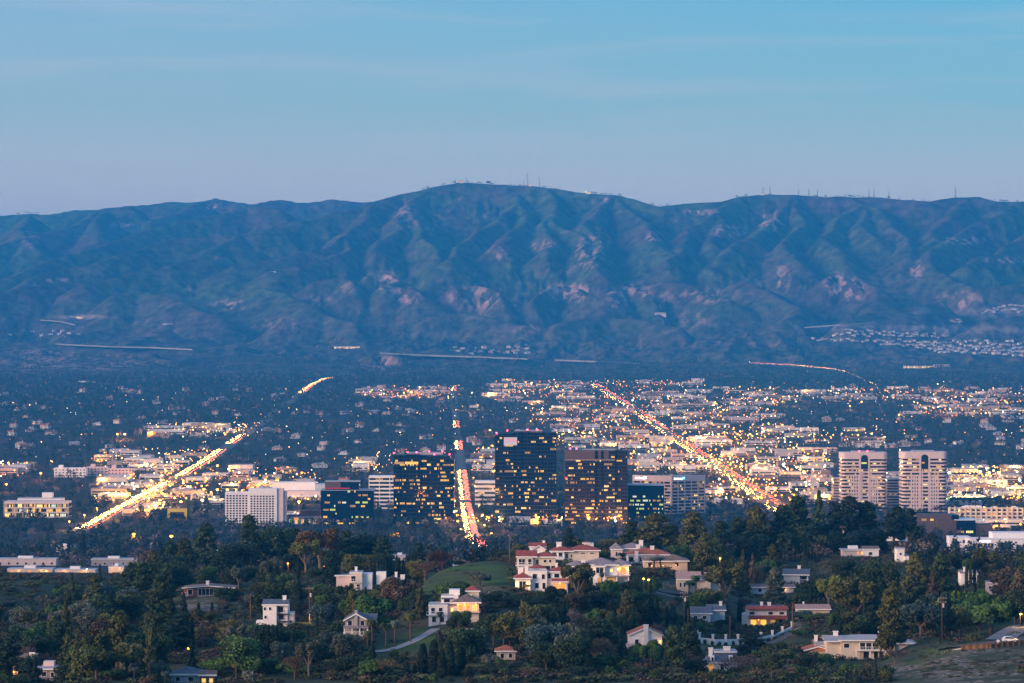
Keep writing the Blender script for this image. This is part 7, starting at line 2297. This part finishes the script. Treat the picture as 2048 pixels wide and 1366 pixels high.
# trees the photo shows one by one: kind, photo x, photo y of the top, distance, width in photo pixels, colour
HERO_TREES = [
    ("broad", 287, 1108, 1130, 98, "dark"), ("broad", 340, 1098, 1200, 66, "deep"), ("pine", 410, 1042, 1330, 72, "dark"), ("pine", 372, 1072, 1310, 60, "olive"), ("pine", 500, 1026, 1290, 64, "dark"), ("broad", 545, 1040, 1300, 96, "dark"),
    ("broad", 478, 1072, 1250, 84, "deep"), ("pine", 442, 1100, 1200, 70, "dark"), ("pine", 580, 1052, 1320, 64, "dark"), ("euc", 642, 1054, 1250, 84, "orange"), ("euc", 612, 1082, 1230, 60, "yellow"), ("pine", 690, 1058, 1330, 64, "dark"), ("broad", 740, 1056, 1340, 90, "deep"),
    ("pine", 765, 1068, 1320, 56, "dark"), ("broad", 415, 1128, 1150, 46, "green"), ("broad", 478, 1128, 1140, 74, "dark"), ("pine", 540, 1122, 1130, 66, "dark"), ("umbrella", 568, 1160, 1080, 72, "brown"), ("broad", 594, 1188, 960, 58, "grey"), ("broad", 520, 1160, 1090, 50, "olive"),
    ("broad", 456, 1170, 1050, 60, "dark"), ("cypress", 397, 1204, 1000, 8, "deep"), ("cypress", 424, 1204, 1000, 8, "deep"), ("broad", 640, 1130, 1180, 60, "dark"), ("euc", 668, 1100, 1240, 50, "olive"), ("broad", 620, 1170, 1040, 44, "olive"), ("pine", 590, 1100, 1260, 60, "dark"),
    ("conic", 342, 1196, 850, 76, "dark"), ("pine", 358, 1225, 846, 70, "deep"), ("conic", 136, 1256, 790, 64, "olive"), ("broad", 84, 1262, 880, 46, "green"), ("broad", 108, 1256, 900, 42, "green"), ("umbrella", 205, 1236, 830, 84, "brown"), ("bare", 250, 1228, 840, 36, "twig"), ("pine", 15, 1258, 790, 72, "deep"),
    ("broad", 45, 1206, 1000, 54, "grey"), ("broad", 12, 1196, 1060, 46, "blue"), ("broad", 142, 1166, 1150, 46, "green"), ("broad", 168, 1172, 1120, 54, "olive"), ("broad", 220, 1168, 1160, 60, "dark"), ("broad", 96, 1222, 1000, 60, "brown"), ("pepper", 262, 1312, 740, 64, "grey"), ("pepper", 318, 1316, 735, 54, "grey"), ("broad", 222, 1330, 722, 60, "green"),
    ("broad", 425, 1306, 745, 56, "bright"), ("palm", 472, 1318, 730, 24, "yellow"), ("palm", 268, 1326, 722, 26, "grey"), ("palm", 330, 1334, 720, 24, "grey"), ("broad", 522, 1312, 745, 78, "green"), ("broad", 590, 1318, 735, 80, "green"), ("conic", 560, 1250, 830, 32, "olive"), ("broad", 500, 1240, 850, 54, "green"), ("broad", 625, 1280, 790, 60, "dark"), ("broad", 470, 1270, 800, 50, "dark"),
    ("broad", 170, 1290, 780, 50, "dark"), ("broad", 60, 1300, 770, 60, "deep"), ("conic", 70, 1316, 752, 26, "deep"), ("bare", 40, 1290, 810, 60, "twig"), ("broad", 305, 1260, 860, 60, "dark"), ("broad", 400, 1250, 880, 60, "olive"), ("broad", 440, 1240, 880, 70, "brown"), ("euc", 405, 1220, 890, 50, "olive"), ("broad", 235, 1280, 810, 60, "deep"), ("broad", 130, 1318, 735, 60, "dark"),
    ("palm", 745, 1222, 838, 34, "olive"), ("palm", 772, 1232, 842, 30, "olive"), ("palm", 821, 1210, 862, 32, "olive"), ("palm", 790, 1226, 850, 28, "grey"), ("palm", 880, 1212, 878, 20, "dark"), ("palm", 735, 1250, 828, 24, "olive"), ("broad", 800, 1146, 960, 84, "brown"), ("broad", 828, 1176, 940, 60, "dark"), ("broad", 770, 1170, 980, 54, "olive"), ("broad", 660, 1180, 980, 60, "green"),
    ("broad", 690, 1185, 1000, 46, "green"), ("broad", 832, 1112, 1120, 42, "yellow"), ("bare", 850, 1118, 1090, 60, "rust"), ("bare", 884, 1098, 1110, 64, "red"), ("broad", 918, 1120, 1130, 26, "deep"), ("pepper", 960, 1140, 985, 52, "grey"), ("broad", 990, 1180, 940, 66, "dark"), ("broad", 1026, 1190, 930, 66, "dark"), ("broad", 925, 1214, 885, 42, "green"), ("broad", 1062, 1194, 925, 66, "deep"),
    ("euc", 1156, 1130, 950, 62, "olive"), ("broad", 1150, 1180, 935, 66, "brown"), ("broad", 1205, 1176, 940, 74, "deep"), ("bare", 1140, 1218, 890, 58, "twig"), ("broad", 1254, 1172, 960, 62, "green"), ("broad", 1232, 1190, 930, 60, "deep"), ("pine", 1300, 1196, 930, 60, "deep"),
    ("cypress", 846, 1286, 742, 24, "deep"), ("cypress", 868, 1278, 738, 26, "deep"), ("cypress", 898, 1280, 736, 28, "deep"), ("cypress", 922, 1290, 740, 22, "deep"), ("cypress", 884, 1300, 728, 24, "deep"), ("cypress", 814, 1322, 730, 12, "deep"), ("cypress", 829, 1326, 732, 12, "deep"), ("cypress", 1032, 1256, 842, 12, "deep"), ("cypress", 1044, 1264, 840, 10, "deep"), ("cypress", 1120, 1268, 840, 10, "deep"), ("cypress", 1138, 1276, 842, 9, "deep"),
    ("bare", 758, 1316, 735, 80, "straw"), ("broad", 752, 1326, 732, 60, "orange"), ("broad", 700, 1306, 745, 66, "dark"), ("broad", 662, 1286, 790, 56, "olive"), ("broad", 990, 1328, 735, 66, "dark"), ("broad", 1080, 1230, 880, 74, "olive"), ("broad", 1020, 1250, 850, 66, "green"), ("pepper", 980, 1306, 765, 40, "grey"), ("broad", 910, 1262, 850, 50, "yellow"), ("broad", 960, 1268, 850, 56, "dark"),
    ("pine", 1205, 1236, 850, 100, "dark"), ("umbrella", 1180, 1256, 830, 110, "dark"), ("bare", 1130, 1250, 860, 60, "twig"), ("bare", 1175, 1230, 880, 60, "rust"), ("pepper", 1302, 1276, 790, 62, "green"), ("pepper", 1332, 1198, 960, 46, "grey"), ("broad", 1212, 1306, 750, 66, "green"), ("broad", 1100, 1310, 750, 70, "dark"), ("broad", 1150, 1330, 730, 60, "deep"), ("broad", 1060, 1330, 735, 56, "brown"), ("palm", 1010, 1330, 725, 26, "green"),
    ("pine", 1300, 1020, 1280, 104, "olive"), ("pine", 1266, 1040, 1290, 60, "dark"), ("pine", 1390, 1020, 1270, 84, "olive"), ("pine", 1345, 1044, 1300, 64, "dark"), ("pine", 1434, 1036, 1310, 70, "dark"), ("pine", 1472, 1030, 1320, 64, "dark"), ("pine", 1520, 1006, 1330, 70, "olive"), ("pine", 1560, 1006, 1340, 70, "dark"), ("pine", 1600, 985, 1370, 70, "dark"), ("conic", 1638, 980, 1390, 60, "dark"),
    ("pine", 1668, 1000, 1390, 60, "deep"), ("pine", 1706, 988, 1385, 90, "deep"), ("pine", 1740, 998, 1390, 70, "dark"), ("pine", 1786, 1008, 1420, 62, "deep"), ("pine", 1816, 1012, 1460, 44, "deep"), ("pine", 1628, 1040, 1360, 70, "deep"), ("broad", 1580, 1050, 1330, 80, "dark"), ("broad", 1500, 1060, 1310, 80, "deep"), ("broad", 1420, 1070, 1290, 70, "dark"), ("bare", 1396, 1080, 1240, 50, "twig"), ("broad", 1690, 1055, 1350, 70, "deep"), ("broad", 1750, 1050, 1370, 60, "deep"),
    ("conic", 1486, 1098, 1150, 34, "olive"), ("conic", 1466, 1110, 1170, 26, "dark"), ("conic", 1505, 1106, 1160, 26, "brown"), ("euc", 1452, 1128, 1040, 74, "olive"), ("pine", 1550, 1128, 1090, 54, "grey"), ("broad", 1420, 1170, 1020, 70, "olive"), ("broad", 1390, 1180, 1010, 50, "green"), ("euc", 1658, 1150, 1020, 46, "yellow"), ("broad", 1630, 1150, 1060, 66, "dark"), ("broad", 1600, 1180, 1040, 50, "dark"), ("palm", 1708, 1130, 1160, 18, "olive"), ("palm", 1721, 1122, 1160, 18, "yellow"), ("palm", 1737, 1112, 1170, 18, "olive"), ("palm", 1752, 1116, 1180, 18, "olive"), ("palm", 1392, 1138, 1048, 30, "green"), ("palm", 1378, 1152, 1044, 24, "green"), ("palm", 1308, 1108, 1105, 34, "grey"), ("palm", 1322, 1106, 1108, 34, "grey"), ("palm", 1244, 1098, 1140, 26, "dark"), ("palm", 1204, 1136, 1000, 18, "grey"), ("palm", 1054, 1164, 968, 22, "yellow"), ("palm", 1020, 1150, 990, 26, "yellow"),
    ("umbrella", 1716, 1150, 960, 110, "olive"), ("umbrella", 1742, 1130, 985, 84, "dark"), ("pine", 1782, 1172, 850, 68, "olive"), ("broad", 1760, 1108, 1060, 84, "dark"), ("pine", 1832, 1102, 1050, 64, "olive"), ("pine", 1876, 1096, 1050, 62, "dark"), ("conic", 1866, 1140, 1020, 54, "brown"), ("broad", 1918, 1166, 965, 84, "bright"), ("broad", 1950, 1160, 970, 70, "green"), ("pepper", 1920, 1188, 930, 90, "green"), ("pepper", 1982, 1188, 925, 104, "green"), ("broad", 1846, 1220, 900, 76, "olive"), ("pine", 2036, 1128, 945, 42, "brown"), ("broad", 2010, 1126, 1060, 74, "brown"), ("broad", 1968, 1090, 1180, 60, "olive"), ("broad", 2030, 1170, 960, 60, "deep"), ("broad", 1800, 1200, 950, 70, "deep"),
    ("cypress", 1933, 1118, 1120, 8, "dark"), ("cypress", 1941, 1122, 1120, 8, "dark"), ("cypress", 1949, 1120, 1122, 8, "dark"), ("cypress", 1957, 1150, 1040, 9, "dark"), ("cypress", 1967, 1156, 1040, 9, "dark"), ("cypress", 2034, 1098, 1160, 9, "deep"), ("cypress", 1912, 1170, 955, 8, "dark"), ("cypress", 1922, 1174, 955, 8, "dark"), ("cypress", 1480, 1200, 1025, 14, "deep"), ("cypress", 1375, 1200, 975, 12, "deep"), ("cypress", 1555, 1286, 860, 9, "deep"), ("cypress", 1392, 1300, 800, 8, "deep"), ("cypress", 1728, 1200, 930, 8, "dark"),
    ("pine", 1506, 1262, 900, 78, "deep"), ("bare", 1478, 1308, 800, 120, "twig"), ("bare", 1520, 1316, 790, 80, "twig"), ("bare", 1350, 1296, 790, 80, "twig"), ("broad", 1385, 1312, 760, 70, "deep"), ("broad", 1556, 1340, 765, 52, "green"), ("broad", 1578, 1344, 757, 48, "blue"), ("broad", 1618, 1306, 790, 50, "deep"), ("broad", 1652, 1300, 795, 36, "green"), ("broad", 1640, 1318, 785, 46, "deep"), ("broad", 1340, 1330, 745, 60, "grey"), ("broad", 1280, 1330, 735, 50, "dark"), ("bare", 1790, 1296, 800, 60, "twig"), ("broad", 1590, 1290, 880, 44, "olive"), ("broad", 1625, 1226, 980, 46, "bright"), ("broad", 1600, 1216, 990, 60, "blue"), ("conic", 1686, 1270, 900, 22, "dark"), ("broad", 1600, 1262, 930, 50, "green"), ("broad", 1560, 1240, 985, 26, "dark"), ("broad", 1430, 1200, 1010, 60, "dark"), ("broad", 1452, 1236, 985, 50, "deep"), ("cypress", 772, 1120, 1110, 7, "deep"),
    ("euc", 1650, 1230, 970, 50, "olive"), ("broad", 1690, 1215, 960, 60, "olive"), ("broad", 1150, 1062, 1350, 40, "yellow"), ("broad", 1120, 1080, 1260, 56, "dark"), ("broad", 1180, 1080, 1240, 60, "dark"), ("broad", 1010, 1100, 1150, 46, "dark"), ("broad", 1040, 1082, 1260, 40, "olive"), ("broad", 995, 1090, 1180, 40, "deep"), ("bare", 1015, 1118, 1090, 50, "red"), ("broad", 1036, 1126, 1080, 30, "red"), ("broad", 1230, 1070, 1310, 60, "olive"), ("broad", 1200, 1100, 1190, 40, "dark"), ("broad", 1340, 1085, 1220, 50, "blue"), ("broad", 1372, 1096, 1180, 44, "green"), ("broad", 1268, 1150, 1010, 50, "deep"), ("broad", 1290, 1178, 960, 70, "dark"),
]
for a in HERO_TREES:
    tree_px(*a)
for i in range(15):    # the dark cypress row left of the knoll
    tree_px("cypress", 742 + i * 6.4 + tq.uniform(-1.5, 1.5), 1122 + tq.uniform(-9, 8) - i * .7, 1130 + tq.uniform(-8, 8), 9, "deep")

# clipped bushes along the garden wall and the house above it
for i in range(14):
    px = 1396 + i * 14
    if not 1490 < px < 1515:
        D = 936 + abs(i - 3) * 1.6 - 3
        plant("shrub", PX(px, D), D, 1.7, 1.7, "dark")
for i in range(9):
    px = 1492 + i * 10
    plant("shrub", PX(px, 1008), 1008, 2.0, 1.7, "dark")

# the rest of the wood: never in front of a house, never on the open grass, road or path
OPEN = [(842, 1012, 1122, 1186), (1838, 2048, 1282, 1366), (1385, 1478, 1284, 1302), (750, 880, 1262, 1312), (850, 900, 1235, 1290), (1590, 1622, 1240, 1262), (1960, 2048, 1225, 1290), (372, 440, 1192, 1226), (255, 330, 1212, 1222), (1310, 1385, 1160, 1205), (1780, 1900, 1290, 1366), (1660, 1800, 1322, 1340)]
# things other than houses, and single trees, that the photo shows clear of the lesser growth: x, D, half width, top, base
KEEP = [(1486, 942, 100, 1262, 1286), (800, 852, 56, 1262, 1312), (1348, 1034, 38, 1160, 1200), (1985, 796, 66, 1256, 1298), (2040, 868, 12, 1228, 1262), (1440, 1178, 8, 1110, 1130), (93, 1500, 14, 1168, 1186), (619, 950, 5, 1165, 1235), (950, 1020, 80, 1128, 1160)]
for t in TREES[:]:
    r_ = t[0]
    if t[1] == "cypress" and 800 < t[3] < 940 or t[1] == "palm" and t[4] < 900:
        b_ = 683 - (r_.location.z - CZ) / t[4] * F
        KEEP.append((t[3], t[4], 10, b_ - t[5] / t[4] * F, b_ - t[5] * .25 / t[4] * F))
def hides_keep(px, D, w, top, base):
    for (hx, hD, hw_, ht, hb) in KEEP:
        if D < hD + 2 and abs(px - hx) < hw_ * .8 + w * .3 and top < hb - (hb - ht) * .35 and base > ht:
            return True
    return False
def hides_house(px, D, w, top, base):
    for (hx, hD, hw_, ht, hb, _) in HOUSES:
        if D < hD + 12 and abs(px - hx) < hw_ + w * .42 and top < hb - (hb - ht) * .36 and base > ht:
            return True
    return False
FILLK = [("broad", 32), ("pine", 18), ("euc", 5), ("bare", 6), ("conic", 8), ("shrub", 9), ("cypress", 4), ("pepper", 7), ("umbrella", 4)]
FT = {"broad": ["dark", "dark", "deep", "green", "olive", "grey", "green", "blue"], "pine": ["dark", "deep", "olive"], "euc": ["olive", "dark", "grey"], "bare": ["twig", "twig", "twig", "brown"], "conic": ["dark", "deep", "olive"], "shrub": ["dark", "green", "olive", "brown", "grey"],
      "cypress": ["deep"], "pepper": ["green", "grey"], "umbrella": ["dark", "olive"]}
def fill(n, d0, d1, tries=14000, x0=-60, x1=2110):
    k = 0
    pts = [(t[3], t[4]) for t in TREES]
    for _ in range(tries):
        if k >= n:
            break
        D = math.exp(tq.uniform(math.log(d0), math.log(d1)))
        px = tq.uniform(x0, x1)
        X = PX(px, D)
        if blocked(X, D, 1.5, 0):
            continue
        z = G(X, D)
        base = 683 - (z - CZ) / D * F
        if any(a <= px <= b and c <= base <= d for a, b, c, d in OPEN) or base > 1440:
            continue
        kind = tq.choices([q[0] for q in FILLK], [q[1] for q in FILLK])[0]
        H = {"broad": tq.uniform(7.5, 14), "pine": tq.uniform(11, 20), "euc": tq.uniform(8, 13), "bare": tq.uniform(4.5, 8.5), "conic": tq.uniform(8, 15), "shrub": tq.uniform(1.6, 3.4), "cypress": tq.uniform(6, 11), "pepper": tq.uniform(5, 8), "umbrella": tq.uniform(7, 11)}[kind]
        W = {"broad": H * .95, "pine": H * .55, "euc": H * .6, "bare": H * .9, "conic": H * .45, "shrub": H * 1.4, "cypress": H * .15, "pepper": H, "umbrella": H}[kind]
        m_ = F / D
        if hides_house(px, D, W * m_, base - H * m_, base) or hides_keep(px, D, W * m_, base - H * m_, base):
            H *= .45
            W *= .5
            kind = "shrub" if kind not in ("shrub",) else kind
            H = min(H, 3.0)
            W = H * 1.4
            if hides_house(px, D, W * m_, base - H * m_, base) or hides_keep(px, D, W * m_, base - H * m_, base):
                continue
        if any(abs(px - a) * D / F < W * .33 and abs(D - b) < W * .45 for a, b in pts):
            continue
        pts.append((px, D))
        plant(kind, X, D, H, W, tq.choice(FT[kind]), None, z, True)
        k += 1
    return k
fa_, fb_, fc_, fd_ = fill(230, 715, 860), fill(210, 860, 1050), fill(90, 1050, 1250), 0
from collections import Counter
print(Counter(t[1] for t in TREES), "fill", fa_, fb_, fc_, fd_)
# tallest trees of the flat woods before the towers, and those on the slope down to them
for (X, D, z, H, ki, ti, px, py) in sorted(BIG, key=lambda b: b[1])[:130]:
    kind = ("pepper", "euc", "bare", "conic", "pine", "umbrella")[ki]
    plant(kind, X, D, H, H * (.9 if kind in ("broad", "bare") else .45), tq.choice({"broad": ["dark", "deep", "olive", "blue"], "bare": ["twig", "rust"], "conic": ["dark", "deep"], "pine": ["dark", "deep"], "pepper": ["grey", "dark"], "euc": ["dark", "olive"], "umbrella": ["dark", "deep"]}[kind]), None, z, True)
# woods on the hidden slopes between the near hills and the flat, as one mass
VV, QQ, TT, nv = [], [], [], 0
for _ in range(5200):
    D = math.sqrt(wr.uniform(1280 ** 2, 2560 ** 2))
    px = wr.uniform(-150, 2200)
    X = PX(px, D)
    if blocked(X, D, 3, 0):
        continue
    z = G(X, D)
    base = 683 - (z - CZ) / D * F
    hgt = wr.uniform(6, 13)
    if hides_house(px, D, 30, base - hgt / D * F, base):
        continue
    ki = wr.randint(0, 6)
    V0, Q0 = LOD[60][ki]
    a = wr.uniform(0, 6.28)
    ca_, sa_ = math.cos(a) * hgt, math.sin(a) * hgt
    P = np.stack([(V0[:, 0] * ca_ - V0[:, 1] * sa_) + X, (V0[:, 0] * sa_ + V0[:, 1] * ca_) + D, V0[:, 2] * hgt + z - .3], 1)
    VV.append(P)
    QQ.append(Q0 + nv)
    nv += len(V0)
    TT.append(np.tile(TINTS[wr.randint(0, 4 if ki in (3, 4) else 8)] * wr.uniform(.7, 1.25), (len(V0), 1)))
V = np.vstack(VV)
T4 = np.ones((len(V), 4))
T4[:, :3] = np.vstack(TT)
me = mesh_np("slope_woods", V, np.vstack(QQ), M_woods)
ca = me.attributes.new("tint", 'FLOAT_COLOR', 'POINT')
ca.data.foreach_set("color", T4.astype(np.float32).ravel())
tag(link("slope_woods", me), kind="stuff")

# low growth under and between the trees of the near slopes: bushes beyond counting
VV, QQ, TT, nv = [], [], [], 0
UND = np.array([(.030, .045, .020), (.045, .060, .026), (.055, .045, .030), (.060, .075, .028), (.075, .055, .042), (.024, .036, .024)])
bush = [quads(*lobes_points([(0, 0, .35, .55, .55, .5), (.4, .2, .3, .4, .4, .4), (-.35, .25, .28, .42, .42, .38)], 60, lrs, .5), .16, 1, lrs) for _ in range(5)]
NU = 15000
uD = np.exp(wr.uniform(math.log(712), math.log(1420), NU))
upx = wr.uniform(-80, 2130, NU)
uz = gz(PX(upx, uD), uD)
ucl = vnoise(PX(upx, uD) / 22, uD / 22)
for D, px, z, cl_ in zip(uD, upx, uz, ucl):
    base = 683 - (z - CZ) / D * F
    X = PX(px, D)
    op = any(a <= px <= b and c <= base <= d for a, b, c, d in OPEN)
    scr = px > 1840 and base > 1284
    if (op and wr.uniform() > (.75 if scr else .06)) or cl_ < -.35 or blocked(X, D, .5, 0) or base > 1440:
        continue
    hgt = wr.uniform(.7, 2.6) * ((.38 if scr else .5) if op else 1)
    if hides_house(px, D, 20, base - hgt / D * F, base) or any(D < k[1] and abs(px - k[0]) < k[2] + 6 and base - hgt / D * F < k[4] - 3 and base > k[3] for k in KEEP[:9]):
        hgt = min(hgt, .45)
    V0, Q0 = bush[wr.randint(0, 5)]
    w = hgt * wr.uniform(1.0, 1.9)
    VV.append(V0 * np.array([w, w, hgt]) + np.array([X, D, z - .1]))
    QQ.append(Q0 + nv)
    nv += len(V0)
    TT.append(np.tile(UND[wr.randint(0, 6)] * wr.uniform(.7, 1.4), (len(V0), 1)))
V = np.vstack(VV)
T4 = np.ones((len(V), 4))
T4[:, :3] = np.vstack(TT)
me = mesh_np("undergrowth", V, np.vstack(QQ), M_woods)
ca = me.attributes.new("tint", 'FLOAT_COLOR', 'POINT')
ca.data.foreach_set("color", T4.astype(np.float32).ravel())
tag(link("undergrowth", me), kind="stuff")

# labels: size, colour and kind, then what the tree stands beside; look-alikes that still collide are counted off across the photo
def landmark(px, D):
    if D > 1700:
        for a, b, s in ((0, 180, "below the lit three storey office"), (180, 420, "below the boulevard's near end"), (420, 600, "below the white hotel"), (600, 770, "below the navy glass block"), (770, 920, "below the wide black tower"), (920, 990, "beside the avenue's near end"), (990, 1125, "below the tallest tower"), (1125, 1260, "below the bronze tower"), (1260, 1450, "below the gridded corner office"), (1450, 1680, "below the highway's near end"), (1680, 1900, "below the twin towers"), (1900, 9999, "below the white office at right")):
            if px < b:
                return s
    best, bs = None, 1e9
    for (hx, hD, hw_, ht, hb, ph) in HOUSES:
        if hD > 1700:
            continue
        d = math.hypot((px - hx) / F * D, (D - hD) * .8)
        if d < bs:
            best, bs = (hx, hD, hw_, ph), d
    hx, hD, hw_, ph = best
    if abs(px - hx) < hw_ + 8:
        rel = "in front of" if D < hD else "behind"
    else:
        rel = "left of" if px < hx else "right of"
    far = "far " if bs > 45 and rel in ("left of", "right of") else ""
    return f"{far}{rel} {ph}"
for t in TREES:
    root, kind, tint, px, D, H, fl = t
    big = {"shrub": (2.0, 3.0), "cypress": (7, 10), "palm": (8, 11)}.get(kind, (7, 12))
    size = "small" if H < big[0] else "tall" if H > big[1] else "mid sized"
    if kind == "shrub":
        size = "low" if H < 2.2 else "bushy"
    t.append(f"{size} {TINT[tint][1]} {KNAME[kind][1]} {landmark(px, D)}")
by = {}
for t in TREES:
    by.setdefault(t[-1], []).append(t)
ORD = ["leftmost", "second from left", "third from left", "fourth from left", "fifth from left", "sixth from left"]
NUM = {2: "two", 3: "three", 4: "four", 5: "five", 6: "six"}
for lab, ts in by.items():
    ts.sort(key=lambda t: t[3])
    for i, t in enumerate(ts):
        L2 = lab
        if 1 < len(ts) <= 6:
            w = "rightmost" if i == len(ts) - 1 else ORD[i]
            L2 = f"{w} {lab}"
        L2 = " ".join(L2.replace(" the ", " the ").split()[:16])
        tag(t[0], L2, "shrub" if t[1] == "shrub" else "tree", lab if len(ts) > 1 else None)

# ------------------------------------------------------------------ haze: one closed box of even air around everything
hb = MB().box(-15500, 15500, -300, 23500, -25, CZ + 800)
hm = bpy.data.materials.new("haze_air")
hm.use_nodes = True
ht = hm.node_tree
ht.nodes.clear()
ho = ht.nodes.new("ShaderNodeOutputMaterial")
hv = ht.nodes.new("ShaderNodeVolumePrincipled")
hv.inputs["Color"].default_value = (*HAZE_COLOR, 1)
hv.inputs["Density"].default_value = HAZE_DENSITY
hv.inputs["Anisotropy"].default_value = 0.0
ht.links.new(hv.outputs[0], ho.inputs["Volume"])
tag(hb.build("haze", hm), kind="stuff")
